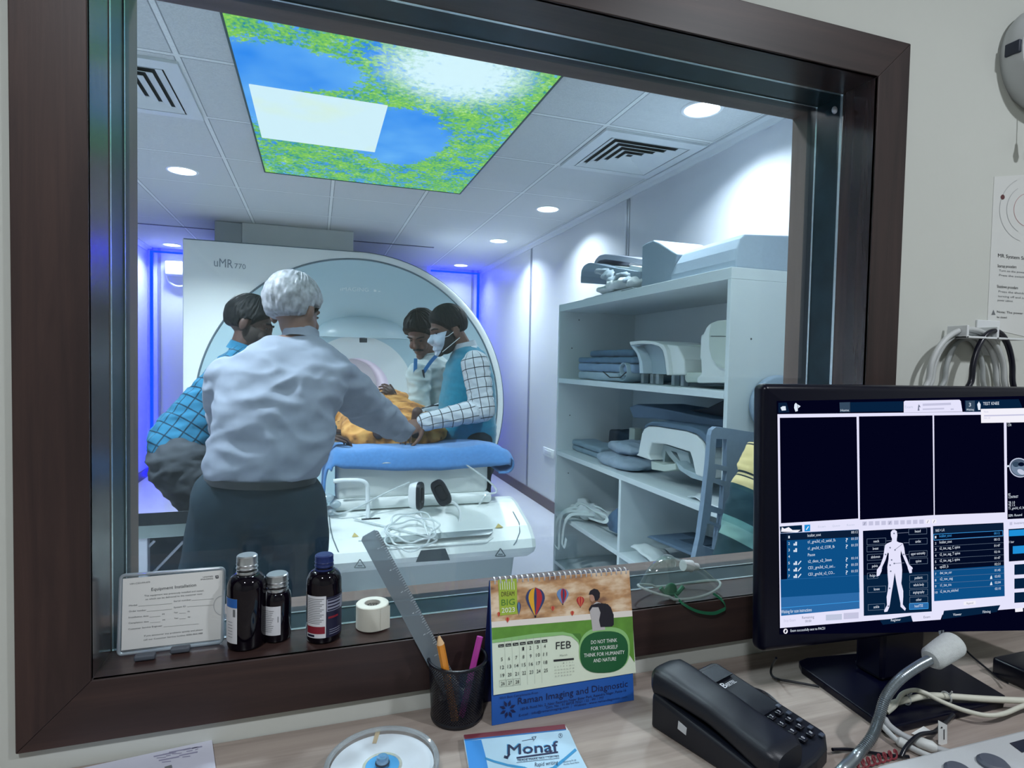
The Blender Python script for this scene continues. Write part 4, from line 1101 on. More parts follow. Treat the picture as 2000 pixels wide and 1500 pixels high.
bd('shelf_board', (SX, 2.532, S4 - .024), (SXB - .01, SF - .02, S4)); bd('shelf_board', (SX, SN + .02, S4 - .024), (SXB - .01, 2.51, S4))
bd('shelf_board', (SX, SN + .02, .05), (SXB - .01, SF - .02, .07))
bd('back_panel', (SXB - .01, SN + .02, .0), (SXB, SF - .02, ST - .042))
dk = M('peg_hole', '#2a343c', .7)
for px, py in ((1131, 625), (1117, 680), (1113, 811), (1110, 924)):
    q = P(px, py, Y=SF - .02); part('peg_hole', MB().lathe([(.004, 0), (1e-5, -.0006)], (q.x, SF - .0203, q.z), 10, axis=(0, 1, 0)), dk, t)
q = P(1467, 662, Y=SN); part('peg_hole', MB().lathe([(.004, 0), (1e-5, -.001)], (q.x, SN - .0006, q.z), 10, axis=(0, 1, 0)), dk, t)

foam = M('grey_foam', '#8f9fae', .85, spec=.15, var=.04, vscale=80, bump=.2, bscale=600)
foam_d = M('slate_foam', '#5c7084', .8, spec=.2, var=.05, vscale=60, bump=.2, bscale=500)
coil = M('coil_white', '#d6dcdc', .35)
coil_g = M('coil_greenish', '#b9c4bd', .4)
linen = M('white_linen', '#cfd6d8', .9, spec=.1, bump=.3, bscale=300)
def outx(pts, X, d, zmin=None):
    o = [P(x, y, X=X) for x, y in pts]
    if zmin is not None:
        for v in o: v.z = max(v.z, zmin)
    return o, V((d, 0, 0))
def slab(name, pts, X, d, mt, label, cat, zmin, bevel=.006, group=None):
    o, dv = outx(pts, X, d, zmin); c = sum(o, V()) / len(o); c.z = zmin
    return solo(name, MB().prism(o, dv), mt, label, cat, c, group, bevel=bevel)
def soft(name, balls, mt, label, cat, loc, vox=.007, wr=None, zmin=None, group=None, lofts=()):
    b = MB()
    for c, r in balls: b.ball(c, r, seg=16, rings=10)
    for L_ in lofts: b.loft(L_, 24, pw=3)
    me = remesh(b, name, mt, V(loc), vox, 4, wr)
    if zmin is not None:
        for v in me.vertices: v.co.z = max(v.co.z, zmin - V(loc).z)
    o = bpy.data.objects.new(name, me); o.location = V(loc); link(o)
    return tag(o, label, cat, group)

# ---- on top of the shelf
T = ST + .001
o_ = [P(x, y, X=1.45) for x, y in ((1254, 480), (1262, 474), (1276, 469), (1288, 474), (1322, 496), (1318, 520), (1319, 545))]
z0 = [V((1.45, o_[-1].y, T)), V((1.45, o_[0].y, T))]
solo('foam_wedge', MB().prism(o_ + z0, (.26, 0, 0)), foam, 'tall grey foam block with peaked top on the shelf unit', 'foam block', (1.58, 2.2, T), bevel=.006)
ya, yb2 = P(1319, 520, X=1.45).y, 1.77
prof = [(1.43, T), (1.435, T + .03), (1.45, T + .075), (1.475, T + .115), (1.50, T + .135), (1.74, T + .15), (1.74, T)]
b = MB(); n_ = len(prof)
for (x, z) in prof: pass
L0 = [V((x, ya + .012 * sin((z - T) * 40), z)) for x, z in prof]
L1 = [V((x + .0, yb2 + .05 * (z - T) / .15, z)) for x, z in prof]
b.add(L0 + L1, [tuple(range(n_)), tuple(reversed(range(n_, 2 * n_)))] + [(i, n_ + i, n_ + (i + 1) % n_, (i + 1) % n_) for i in range(n_)], 0, False)
solo('foam_bolster', b, foam, 'long grey foam bolster lying on the near end of the shelf unit', 'foam block', (1.58, 1.9, T), bevel=.006)
def shellpad(name, pts, X0, X1, th, mt, label, lift=0):
    """curved foam sheet: arched strip between two depths"""
    o1 = [P(x, y, X=X0) for x, y in pts]
    inner = [v - V((0, 0, th)) for v in o1]
    solo(name, MB().prism(o1 + inner[::-1], (X1 - X0, 0, 0)), mt, label, 'foam pad', sum(o1, V()) / len(o1), bevel=.003)
shellpad('foam_sheet', [(1134, 541), (1135, 528), (1141, 518), (1150, 513), (1160, 514), (1195, 522), (1250, 531)], 1.44, 1.70, .035, foam, 'grey curved foam sheet sticking out farthest at the back of the shelf top')
shellpad('foam_sheet', [(1158, 520), (1162, 508), (1170, 499), (1182, 496), (1225, 501), (1255, 506)], 1.52, 1.72, .03, M('grey_lilac_foam', '#a9adbd', .8), 'paler rounded foam sheet on top of the stack on the shelf top')
b = MB()
o1 = [P(x, y, X=1.47) for x, y in ((1200, 519), (1228, 522), (1232, 518), (1254, 522), (1255, 532), (1230, 528), (1204, 524))]
solo('white_tray', MB().prism(o1, (.2, 0, 0)), coil, 'thin white plastic tray on the foam stack beside the peaked block', 'tray', sum(o1, V()) / 7, bevel=.002)
soft('plastic_cover', [(P(1180, 530, X=1.44), (.05, .06, .012)), (P(1190, 540, X=1.43), (.04, .05, .015)), (P(1200, 548, X=1.43), (.04, .05, .018)), (P(1225, 540, X=1.46), (.06, .07, .02)), (P(1240, 548, X=1.46), (.06, .06, .016)), (P(1196, 536, X=1.45), (.05, .05, .02))],
     M('grey_plastic_sheet', '#9aa8b2', .4), 'crumpled grey plastic cover under the foam sheets on the shelf top', 'plastic cover', P(1210, 550, X=1.45), .006, cloth_wr(.012, 18, 2, (1, 1, 1)), T + .03)
soft('white_cloth', [(P(1185, 566, X=1.44), (.05, .06, .02)), (P(1205, 558, X=1.44), (.06, .08, .028)), (P(1225, 553, X=1.46), (.07, .08, .03)), (P(1245, 552, X=1.46), (.06, .06, .025))],
     linen, 'rumpled white cloth lying on the shelf top below the foam sheets', 'cloth', P(1215, 560, X=1.45), .006, cloth_wr(.014, 16, 5, (1, 1, 1)), T)
o1 = P(1142, 586, X=1.41); o2 = P(1215, 567, X=1.41)
solo('paper_sheets', MB().box((1.405, o2.y, T), (1.62, o1.y, T + .004)).box((1.41, o2.y - .1, T + .004), (1.60, o1.y - .12, T + .008)), M('paper_grey', '#c4ccd2', .7), 'flat paper sheets on the shelf top under the white cloth', 'papers', (1.5, o1.y, T))

# ---- second compartment
def pad(name, y0, y1, x0, x1, z0, z1, mt, label, cat, r=.012, wr=.004, group=None, skew=0):
    b = MB().rbox((x0, y0, z0), (x1, y1, z1), r)
    b2 = MB(); b2.v, b2.f, b2.m, b2.sm = b.v, b.f, b.m, b.sm
    me = remesh(b2, name, mt, V(((x0 + x1) / 2, (y0 + y1) / 2, z0)), .008, 3, cloth_wr(wr, 14, y0 * 3, (1, 1, 1)))
    for v in me.vertices: v.co.z = max(v.co.z, 0)
    o = bpy.data.objects.new(name, me); o.location = ((x0 + x1) / 2, (y0 + y1) / 2, z0); link(o); return tag(o, label, cat, group)
yA, yB = P(1128, 720, X=1.45).y, P(1235, 720, X=1.45).y
blue_pad = M('blue_grey_pad', '#5e7b95', .8, spec=.2, var=.08, vscale=12)
pale_pad = M('pale_pad_cloth', '#a3b6c4', .8, var=.08, vscale=14)
z = S2 + .002
pad('folded_pad', yB + .05, yA, 1.45, 1.72, z, z + .045, pale_pad, 'pale folded pad at the bottom of the stack on the middle shelf', 'pad', group='folded pads on the middle shelf')
pad('folded_pad', yB, yA, 1.45, 1.72, z + .047, z + .092, M('mid_pad', '#7d97b5', .8, var=.06, vscale=12), 'blue folded pad second from the bottom of the stack on the middle shelf', 'pad', group='folded pads on the middle shelf')
pad('folded_pad', yB, yA, 1.45, 1.72, z + .094, z + .125, blue_pad, 'darker blue folded pad third up in the stack on the middle shelf', 'pad', group='folded pads on the middle shelf')
pad('folded_pad', yB + .08, yA - .05, 1.5, 1.72, z + .127, z + .165, blue_pad, 'blue folded pad on top of the stack on the middle shelf', 'pad', group='folded pads on the middle shelf')
# rolled clear cover
q0 = P(1216, 722, X=1.43)
pts = []
for k in range(40):
    a = -pi / 2 + 2.4 * pi * k / 39; r = .022 + .030 * k / 39
    pts.append(V((1.43, q0.y - .0 + r * cos(a), z + .058 + r * sin(a))))
b = MB(); pts2 = [p + (p - V((1.43, q0.y, z + .058))).normalized() * .004 for p in pts]
b.prism(pts + pts2[::-1], (.26, -.0, 0))
solo('rolled_cover', b, M('film_pale', '#9fb4c0', .35), 'rolled grey plastic cover beside the folded pad stack', 'cover', (1.43, q0.y, z))
b = MB().tube([P(1178, 726, X=1.42), P(1191, 737, X=1.42), P(1212, 737, X=1.42), P(1223, 727, X=1.42)], .003, 6)
solo('black_strap', b, M('strap_black', '#141c26', .6), 'thin black strap lying at the shelf edge below the rolled cover', 'strap', P(1200, 738, X=1.42))
# curved white coil half
t2 = thing('curved_coil', 'white curved coil cover with flared lip on clear feet on the middle shelf', 'scanner coil', P(1290, 735, X=1.5))
lip = [(1229, 668), (1232, 667), (1256, 665), (1278, 667), (1295, 673), (1301, 683), (1304, 703), (1307, 732), (1302, 733), (1298, 700), (1294, 684), (1286, 676), (1270, 672), (1250, 671), (1231, 674)]
o, dv = outx(lip, 1.44, .24); part('arched_shell', MB().prism(o, dv), coil, t2, bevel=.003)
o, dv = outx([(1231, 674), (1250, 671), (1270, 672), (1286, 676), (1294, 684), (1298, 700), (1302, 731), (1249, 729), (1248, 704), (1243, 690)], 1.50, .02); part('inner_face', MB().prism(o, dv), M('coil_inner', '#93a6b2', .4), t2)
o, dv = outx([(1249, 729), (1248, 706), (1243, 690), (1233, 676), (1238, 676), (1248, 690), (1254, 706), (1256, 729)], 1.45, .20); part('rear_flange', MB().prism(o, dv), M('coil_pale_blue', '#bccbd6', .4), t2, bevel=.002)
o, dv = outx([(1298, 672), (1322, 675), (1330, 690), (1336, 702), (1337, 732), (1303, 732)], 1.46, .22); part('side_block', MB().prism(o, dv), coil, t2, bevel=.006)
for px in (1254, 1272, 1283, 1314, 1332):
    c = P(px, 737, X=1.5); part('foot', MB().rbox((1.5, c.y - .012, S2 + .001), (1.53, c.y + .012, P(px, 730, X=1.5).z), .003), clear('clear_block', '#e8f0f4', gloss=.2, body=.35, bodycol='#c8d4dc'), t2)
slab('coil_base', [(1336, 674), (1340, 673), (1371, 674), (1371, 740), (1337, 740)], 1.58, .2, coil_g, 'pale square-edged plastic box between the curved coil and the tall white coil', 'box', S2 + .001, .006)
slab('rounded_box', [(1337, 731), (1341, 727), (1372, 727), (1372, 747), (1340, 747), (1337, 742)], 1.47, .22, coil_g, 'low rounded white box in front of the tall white coil', 'box', S2 + .001, .006)
t2 = thing('tall_coil', 'tall white arched coil with greenish inner face at the near end of the middle shelf', 'scanner coil', P(1400, 745, X=1.55))
out = [(1362, 748), (1361, 738), (1370, 729), (1369, 702), (1367, 700), (1369, 655), (1374, 652), (1379, 640), (1386, 632), (1400, 626), (1428, 624), (1428, 748)]
o, dv = outx(out, 1.46, .26, S2 + .001); part('housing', MB().prism(o, dv), coil, t2, bevel=.008)
inn = [(1389, 632), (1385, 650), (1385, 680), (1390, 700), (1400, 714), (1412, 720), (1428, 722), (1428, 626), (1400, 627)]
o, dv = outx(inn, 1.447, .012); part('inner_face', MB().prism(o, dv), coil_g, t2)
o, dv = outx([(1388, 656), (1427, 656.5), (1427, 657.8), (1388, 657.4)], 1.445, .004); part('joint', MB().prism(o, dv), dk, t2)

# ---- third compartment
z = S3 + .001
o = [(1228, 795), (1244, 789), (1300, 799), (1350, 810), (1395, 819), (1418, 818), (1416, 836), (1395, 834), (1330, 826), (1280, 818), (1236, 816)]
slab('pad_board', o, 1.56, .28, foam_d, 'long slate-blue curved pad lying on top of the white arched coil', 'pad', .9, .008)
o = [P(x, y, X=1.66) for x, y in ((1340, 802), (1380, 797), (1415, 780), (1417, 816), (1395, 817))]
solo('black_cushion', MB().prism(o, (.2, 0, 0)), M('black_vinyl', '#0e1c2a', .4), 'black curved cushion behind the slate pad at the near end', 'cushion', o[3], bevel=.006)
t2 = thing('arched_coil', 'white arched head coil with slate padding on the third shelf', 'scanner coil', P(1320, 930, X=1.5))
oo = [(1241, 889), (1246, 885), (1253, 846), (1258, 837), (1266, 832), (1282, 833), (1340, 842), (1360, 850), (1372, 863), (1382, 895), (1383, 935), (1358, 928), (1352, 898), (1347, 883), (1300, 868), (1272, 865), (1266, 888), (1270, 899)]
o, dv = outx(oo, 1.45, .2); part('arch', MB().prism(o, dv), coil, t2, bevel=.008)
oo = [(1256, 838), (1260, 829), (1272, 823), (1300, 825), (1350, 833), (1370, 841), (1384, 856), (1387, 876), (1381, 870), (1372, 859), (1360, 848), (1338, 841), (1282, 832), (1266, 831)]
o, dv = outx(oo, 1.445, .26); part('padding', MB().prism(o, dv), foam_d, t2, bevel=.006)
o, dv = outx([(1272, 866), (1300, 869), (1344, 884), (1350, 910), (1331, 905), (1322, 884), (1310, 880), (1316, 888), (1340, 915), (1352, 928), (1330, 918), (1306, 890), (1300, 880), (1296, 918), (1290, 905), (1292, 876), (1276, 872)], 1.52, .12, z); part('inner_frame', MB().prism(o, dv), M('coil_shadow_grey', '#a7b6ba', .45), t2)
o, dv = outx([(1271, 900), (1272, 917), (1297, 921), (1320, 917), (1318, 905), (1296, 908)], 1.47, .14, z); part('base_block', MB().prism(o, dv), coil_g, t2, bevel=.004)
o, dv = outx([(1318, 900), (1336, 916), (1385, 934), (1385, 944), (1350, 934), (1326, 918)], 1.46, .16, z); part('skid', MB().prism(o, dv), M('skid_grey', '#9fb0b8', .5), t2, bevel=.004)
yA, yB = P(1112, 868, X=1.5).y, P(1176, 868, X=1.5).y
pad('folded_towel', yB, yA, 1.5, 1.66, z, z + .03, M('towel_bluegrey', '#8298a8', .9, var=.08, vscale=30), 'blue-grey towel folded over, lower layer at the far end of the third shelf', 'towel', group='folded towels on the third shelf')
pad('folded_towel', yB + .02, yA - .03, 1.5, 1.66, z + .032, z + .065, MATS['towel_bluegrey'], 'blue-grey folded towel lying on another at the far end of the third shelf', 'towel', group='folded towels on the third shelf')
sb = M('sandbag_grey', '#93a3b4', .75, var=.05, vscale=20)
q = P(1200, 890, X=1.47); soft('sandbag', [], sb, 'grey flat cushion lying on the third shelf under another cushion', 'cushion', (1.50, q.y, z), .007, cloth_wr(.007, 12, 3, (1, 1, 1)), z,
     lofts=[[(V((1.54, q.y + dy, z + .03)), V((.11 * k, 0, 0)), V((0, 0, .035 * k ** 2))) for dy, k in ((-.2, .35), (-.17, .8), (-.08, 1), (.08, 1), (.17, .8), (.2, .35))]], group='grey cushions on the third shelf')
q = P(1205, 868, X=1.49); soft('sandbag', [], sb, 'smaller grey cushion on top of the flat cushion on the third shelf', 'cushion', (1.54, q.y, z + .07), .007, cloth_wr(.008, 13, 8, (1, 1, 1)), z + .062,
     lofts=[[(V((1.58, q.y + dy, z + .095)), V((.10 * k, 0, 0)), V((0, 0, .034 * k ** 2))) for dy, k in ((-.15, .35), (-.12, .8), (-.05, 1), (.05, 1), (.12, .8), (.15, .35))]], group='grey cushions on the third shelf')
q = P(1222, 842, X=1.75); pad('dark_bundle', q.y - .1, q.y + .16, 1.72, 1.88, z, z + .13, M('dark_bundle', '#2f3f4e', .8), 'dark bundle at the back of the third shelf behind the cushions', 'bundle')
q = P(1240, 843, X=1.68); solo('small_box', MB().rbox((1.66, q.y - .03, z + .0), (1.71, q.y + .03, q.z + .02), .004), coil_g, 'small pale box behind the grey cushions', 'box', (1.68, q.y, z))
q1, q2 = P(1362, 950, X=1.45), P(1408, 985, X=1.45)
b = MB().grid(lambda u, v: V((1.42 + .12 * v, q1.y + .02 + (-.30) * u, z + .004 + .02 * max(0, fbm((u * 2, v * 2, 0), 1.7)))), 14, 8)
o = solo('paper_sheets', b, M('paper_white', '#dde3e8', .7), 'crumpled white papers at the near end of the third shelf', 'papers', (1.45, q1.y, z))
md = o.modifiers.new('s', 'SOLIDIFY'); md.thickness = .002; md.offset = 1

# ---- lowest visible compartments
z = S4 + .001
strap_m = M('white_webbing', '#d0dada', .85)
t2 = thing('restraint_straps', 'tangled white cloth straps hanging over the low shelf edge at the far end', 'straps', P(1120, 1010, X=1.42))
def ribbon(pts, w, side=X3, th=.003):
    L_ = spline(pts, 6); b = MB(); s_ = V(side).normalized() * w / 2; n_ = len(L_)
    vs = []
    for i, p in enumerate(L_):
        d = (L_[min(i + 1, n_ - 1)] - L_[max(i - 1, 0)]).normalized(); nn = d.cross(s_).normalized() * th / 2
        vs += [p - s_ - nn, p + s_ - nn, p + s_ + nn, p - s_ + nn]
    fs = [(4 * i + k, 4 * i + (k + 1) % 4, 4 * i + 4 + (k + 1) % 4, 4 * i + 4 + k) for i in range(n_ - 1) for k in range(4)] + [(0, 1, 2, 3), (4 * n_ - 1, 4 * n_ - 2, 4 * n_ - 3, 4 * n_ - 4)]
    b.add(vs, fs); return b
for pts, w in (([P(1150, 1000, X=1.46), P(1112, 998, X=1.42), P(1098, 1003, X=1.385), P(1087, 1020, X=1.375), P(1084, 1052, X=1.375), P(1083, 1085, X=1.375)], .045),
               ([P(1160, 1006, X=1.46), P(1122, 1004, X=1.41), P(1108, 1012, X=1.38), P(1101, 1030, X=1.375), P(1098, 1062, X=1.37), P(1102, 1068, X=1.36), P(1106, 1052, X=1.365)], .04),
               ([P(1140, 990, X=1.5), P(1108, 995, X=1.43), P(1096, 1010, X=1.372), P(1092, 1040, X=1.37), P(1091, 1070, X=1.37), P(1084, 1066, X=1.362)], .035),
               ([P(1120, 992, X=1.48), P(1135, 983, X=1.48), P(1160, 998, X=1.46), P(1185, 1008, X=1.45), P(1180, 1020, X=1.43), P(1150, 1012, X=1.45)], .04),
               ([P(1128, 998, X=1.5), P(1150, 988, X=1.52), P(1172, 992, X=1.52), P(1188, 1003, X=1.5)], .045)):
    part('strap', ribbon(pts, w, (.2, 1, .1)), strap_m, t2)
soft('linen_heap', [(P(1135, 1000, X=1.52), (.07, .1, .05)), (P(1155, 1000, X=1.52), (.08, .1, .04)), (P(1175, 1006, X=1.54), (.07, .1, .03)), (P(1142, 990, X=1.56), (.05, .06, .05))], linen, 'loose white linen heap on the low shelf behind the straps', 'linen', P(1150, 1012, X=1.52), .008, cloth_wr(.02, 14, 6, (1, 1, 1)), z)
o = [(1184, 1023), (1188, 1006), (1196, 998), (1206, 991), (1206, 1043), (1190, 1036)]
slab('blue_pad', o, 1.47, .2, M('pad_blue', '#56708c', .6), 'rounded slate-blue pad leaning against the low shelf divider', 'pad', z, .006)
b = MB().grid(lambda u, v: V((1.42 + .16 * v, P(1232, 1080, X=1.42).y - .42 * u, z + .02 + .035 * (1 - u) * sin(pi * min(1, v + .2)) + .02 * fbm((u * 3, v * 2, 3), 1.6))), 22, 10)
o = solo('white_wrap', b, linen, 'white paper wrapping lying on the low shelf right of the divider', 'wrapping', P(1270, 1085, X=1.45)); md = o.modifiers.new('s', 'SOLIDIFY'); md.thickness = .006; md.offset = 1
for k, (pts, lb) in enumerate(((((1262, 1049), (1268, 1046), (1360, 1083), (1360, 1090)), 'slate flat pad in front, low shelf behind the clear face mask'), (((1284, 1046), (1292, 1044), (1362, 1066), (1362, 1077)), 'darker flat pad behind the slate one on the low shelf'))):
    o = [P(x, y, X=1.5 + .08 * k) for x, y in pts]
    solo('flat_pad', MB().prism(o, (.18, 0, 0)), (foam_d, M('dark_pad', '#33485a', .8))[k], lb, 'pad', sum(o, V()) / 4, group='flat pads on the low shelf', bevel=.004)

# ---- grey board with grip slots leaning in front of the shelf, plaid bundle, round cushion
def tilt(px, py): return P(px, py, Y=1.60 + (1085 - py) / 1000 * .18)
ol = [(1357, 1092), (1366, 1050), (1375, 985), (1384, 905), (1388, 850), (1391, 840), (1399, 834), (1412, 835), (1462, 843), (1482, 846), (1482, 900), (1452, 1092)]
hl = [[(1399, 857), (1420, 858), (1419, 911), (1396, 906)], [(1399, 917), (1420, 921), (1418, 940), (1397, 935)], [(1393, 942), (1414, 950), (1411, 995), (1389, 987)], [(1389, 1000), (1409, 1005), (1407, 1026), (1386, 1017)], [(1382, 1022), (1403, 1030), (1398, 1075), (1373, 1066)]]
def hole_plate(name, ol, hl, fn, d, mats, parent):
    """flat plate with openings: cut strip by strip between the rows of the slots"""
    import bmesh
    bm = bmesh.new(); f0 = fn
    def loop(pts):
        vs = [bm.verts.new(f0(*p)) for p in pts]; return [bm.edges.new((vs[i], vs[(i + 1) % len(vs)])) for i in range(len(vs))]
    ed = loop(ol)
    for h_ in hl: ed += loop(h_)
    bmesh.ops.triangle_fill(bm, use_beauty=True, use_dissolve=False, edges=ed)
    r = bmesh.ops.extrude_face_region(bm, geom=bm.faces[:])
    bmesh.ops.translate(bm, vec=d, verts=[g for g in r['geom'] if isinstance(g, bmesh.types.BMVert)])
    bmesh.ops.recalc_face_normals(bm, faces=bm.faces[:])
    bmesh.ops.translate(bm, vec=-rootloc(parent), verts=bm.verts[:])
    me = bpy.data.meshes.new(name); bm.to_mesh(me); bm.free(); me.materials.append(mats)
    return part(name, me, mats, parent)
t2 = thing('transfer_board', 'grey board with a column of grip slots leaning in front of the shelf unit', 'board', (1.26, 1.6, .62))
hole_plate('slotted_panel', ol, hl, tilt, V((.0, .022, 0)), M('board_grey', '#74879c', .6, var=.06, vscale=90), t2)
# the board stands on a low stool so that it does not hover
q = P(1400, 1092, Y=1.6)
part('foot', MB().box((1.19, 1.575, 0), (1.36, 1.64, q.z)), MATS['board_grey'], t2, bevel=.004)
def plaid():
    mt, nt, b = newmat('plaid_blanket'); at = N(nt, 'ShaderNodeAttribute', attribute_name='cloth'); sp = N(nt, 'ShaderNodeSeparateXYZ'); nt.links.new(at.outputs['Vector'], sp.inputs[0])
    cr = N(nt, 'ShaderNodeValToRGB'); r = cr.color_ramp; r.interpolation = 'CONSTANT'
    r.elements[0].position = 0; r.elements[0].color = lin('#20404c'); r.elements[1].position = .97; r.elements[1].color = lin('#20404c')
    for p_, c_ in ((.05, '#79a8ab'), (.15, '#5f9398'), (.2, '#1f3f4c'), (.42, '#2a4a52'), (.45, '#d8c793'), (.52, '#26343a'), (.535, '#d8c793'), (.55, '#26343a'), (.565, '#dcc98f'), (.78, '#2a3438'), (.795, '#d8c793'), (.81, '#2a3438'), (.825, '#d8c793'), (.90, '#23505a')):
        e = r.elements.new(p_); e.color = lin(c_)
    nt.links.new(sp.outputs[1], cr.inputs[0])
    c2 = N(nt, 'ShaderNodeValToRGB'); r = c2.color_ramp; r.elements[0].color = (1, 1, 1, 1); r.elements[1].color = (1, 1, 1, 1); r.elements[0].position = .3; r.elements[1].position = .7; e = r.elements.new(.5); e.color = lin('#d9a86a')
    nt.links.new(sp.outputs[0], c2.inputs[0])
    mx = N(nt, 'ShaderNodeMixRGB', blend_type='MULTIPLY'); mx.inputs[0].default_value = .4; nt.links.new(cr.outputs[0], mx.inputs[1]); nt.links.new(c2.outputs[0], mx.inputs[2])
    nt.links.new(mx.outputs[0], b.inputs['Base Color']); b.inputs['Roughness'].default_value = .95; return mt
L_ = []
for py, xl in ((1110, 1398), (1080, 1404), (1030, 1418), (980, 1430), (940, 1443), (900, 1456), (870, 1468), (858, 1480)):
    a = P(xl, py, Y=1.46); L_.append((a + V((.16, 0, 0)), V((.16, 0, 0)), V((0, .075, 0))))
L_[-1] = (L_[-1][0], L_[-1][1] * .8, L_[-1][2] * .6)
b = MB(); b.loft([(V((L_[0][0].x, 1.46, .0)), V((.16, 0, 0)), V((0, .075, 0)))] + L_, 28, pw=2.6)
pm = plaid(); zlo, zhi = P(1440, 1085, Y=1.46).z, P(1470, 868, Y=1.46).z
c0 = V((L_[3][0].x, 1.46, 0))
me = remesh(b, 'plaid_bundle', pm, c0, .009, 4, cloth_wr(.008, 9, 4), {'cloth': lambda c: (((c.x - 1.30) / .26) % 1, max(0.0, min(1.0, ((c.z - (c.x - 1.25) * -.55) - zlo) / (zhi - zlo + .1))), 0)})
for v in me.vertices: v.co.z = max(v.co.z, .001)
o = bpy.data.objects.new('plaid_bundle', me); o.location = c0; link(o); tag(o, 'rolled plaid blanket in yellow and dark teal standing behind the monitor', 'blanket')
c = P(1506, 792, Y=1.735)
b = MB().lathe([(1e-5, -.03), (.085, -.03), (.105, -.02), (.112, 0), (.108, .012), (.1, .018), (1e-5, .018)], (c.x + .02, 1.722, c.z), 48, axis=V((-.12, -1, .05)).normalized())
o = solo('round_cushion', b, M('disc_slate', '#8496a8', .6), 'round slate cushion hung on the near end of the shelf unit', 'cushion', (c.x, 1.74, c.z))
# ================================================================== control desk
desk_m = wood('desk_laminate', '#7b7069', '#978b83', '#ab9f96', 0, 1.3, .5, .35)
t = thing('control_desk', 'long grey-brown wood-grain desk along the wall below the window', 'desk', (.5, .5, 0))
part('worktop', MB().box((-1.3, .12, DESK - .03), (2.2, WF - .001, DESK)), desk_m, t, bevel=.002)
for x in (-1.25, .5, 2.1): part('side_panel', MB().box((x, .2, 0), (x + .03, WF - .03, DESK - .031)), desk_m, t)
D = DESK
paper = M('paper_offwhite', '#dcdedd', .7); ink = M('ink_grey', '#6c7074', .7); ink_k = M('ink_black', '#1a1c24', .6)
# ---- acrylic certificate holder on the sill
A, Bq = P(230, 1278, Z=SILL + .001), P(436, 1253, Z=SILL + .001)
A.y = Bq.y = .874
acr = clear('acrylic', '#f2f6f8', gloss=.10, rough=.05, body=.12, bodycol='#cdd6de')
PL = Plane(A, X3, V((0, .055, 1)))
t = thing('certificate_holder', 'clear acrylic holder with a white installation certificate leaning at the left end of the sill', 'sign holder', A + V((.09, 0, 0)))
def rpoly(pl, cs, r, d, n=5):
    """rounded outline through photo corners"""
    o = [pl.at(*c, d) for c in cs]; out = []
    for i in range(len(o)):
        p, a, c = o[i], o[i - 1], o[(i + 1) % len(o)]
        u, w = (a - p).normalized(), (c - p).normalized()
        for k in range(n + 1):
            q = k / n; s_, e_ = p + u * r, p + w * r
            out.append(s_ * (1 - q) ** 2 + p * 2 * q * (1 - q) + e_ * q * q)
    return out
cs = [(231, 1279), (236, 1124), (438, 1109), (434, 1254)]
part('acrylic_plate', MB().prism(rpoly(PL, cs, .006, 0), -PL.n * .004), acr, t)
b = MB(); o_ = rpoly(PL, cs, .006, 0); b.tube(o_, .0022, 8, closed=True)
part('acrylic_rim', b, clear('acrylic_rim', '#dfe8ee', gloss=.3, rough=.1, body=.35, bodycol='#c4d0da'), t)
def q8(x, y): return (220 + x / 7.895, 1100 + y / 7.895)
b = MB(); b.poly([PL.at(*q8(*c), .0006) for c in ((135, 1345), (160, 240), (1715, 100), (1690, 1165))], 0)
def tx(s_, a, e, h, mi=1): b.ptext(s_, PL, q8(*a), q8(*e), h / 7.895, .001, mi)
tx('Equipment Installation', (600, 425), (1290, 352), 48, 2)
tx('This equipment was previously installed and tested,', (490, 512), (1410, 428), 26); tx('so which can be delivered to the customer now.', (510, 566), (1390, 478), 26)
for s_, a, e in (('Model', (255, 662), (380, 650)), ('Order number', (255, 752), (520, 728)), ('Installation date', (250, 845), (555, 818)), ('Completion date', (250, 932), (560, 905)), ('Customer Service Engineer', (245, 1025), (770, 968)), ('Serial number', (945, 595), (1215, 568)), ('System ID', (945, 690), (1130, 670)),
                 ('Year', (945, 770), (1010, 764)), ('day', (1155, 750), (1195, 746)), ('Year', (950, 858), (1018, 852)), ('day', (1160, 836), (1200, 832)), ('M', (768, 795), (800, 792)), ('M', (775, 884), (808, 881)),
                 ('If you encounter any problems quickly and please', (490, 1128), (1390, 1030)), ('call our Customer Service hotline 4006-866-088', (480, 1190), (1390, 1085)), ('UIH-CSD-FM-079', (270, 328), (580, 298))): tx(s_, a, e, 24, 1)
for a, e in (((400, 660), (920, 618)), ((530, 742), (920, 704)), ((570, 828), (740, 812)), ((580, 915), (740, 900)), ((790, 978), (1330, 930)), ((1220, 570), (1560, 545)), ((1150, 668), (1560, 640)), ((1030, 770), (1130, 765)), ((1030, 855), (1130, 850))): b.pline(PL, q8(*a), q8(*e), .4, .001, 1)
tx('UNITED', (1395, 222), (1550, 208), 20, 2); tx('IMAGING', (1360, 258), (1550, 242), 20, 2)
b.ppoly(PL, [q8(*c) for c in ((1585, 188), (1632, 182), (1636, 226), (1610, 234), (1590, 230))], .001, 2)
b.ppoly(PL, [q8(*c) for c in ((1606, 192), (1618, 190), (1619, 216), (1608, 218))], .0014, 0)
pts = [q8(1700 - 140 * sin(k * pi / 16) * 1.0, 650 - 150 * cos(k * pi / 16)) for k in range(17)]
for k in range(16): b.pline(PL, pts[k], pts[k + 1], 1.4, .001, 3)
part('certificate', b, [paper, ink, M('ink_dark', '#45484e', .7), M('cut_line', '#b4b8bc', .6)], t)
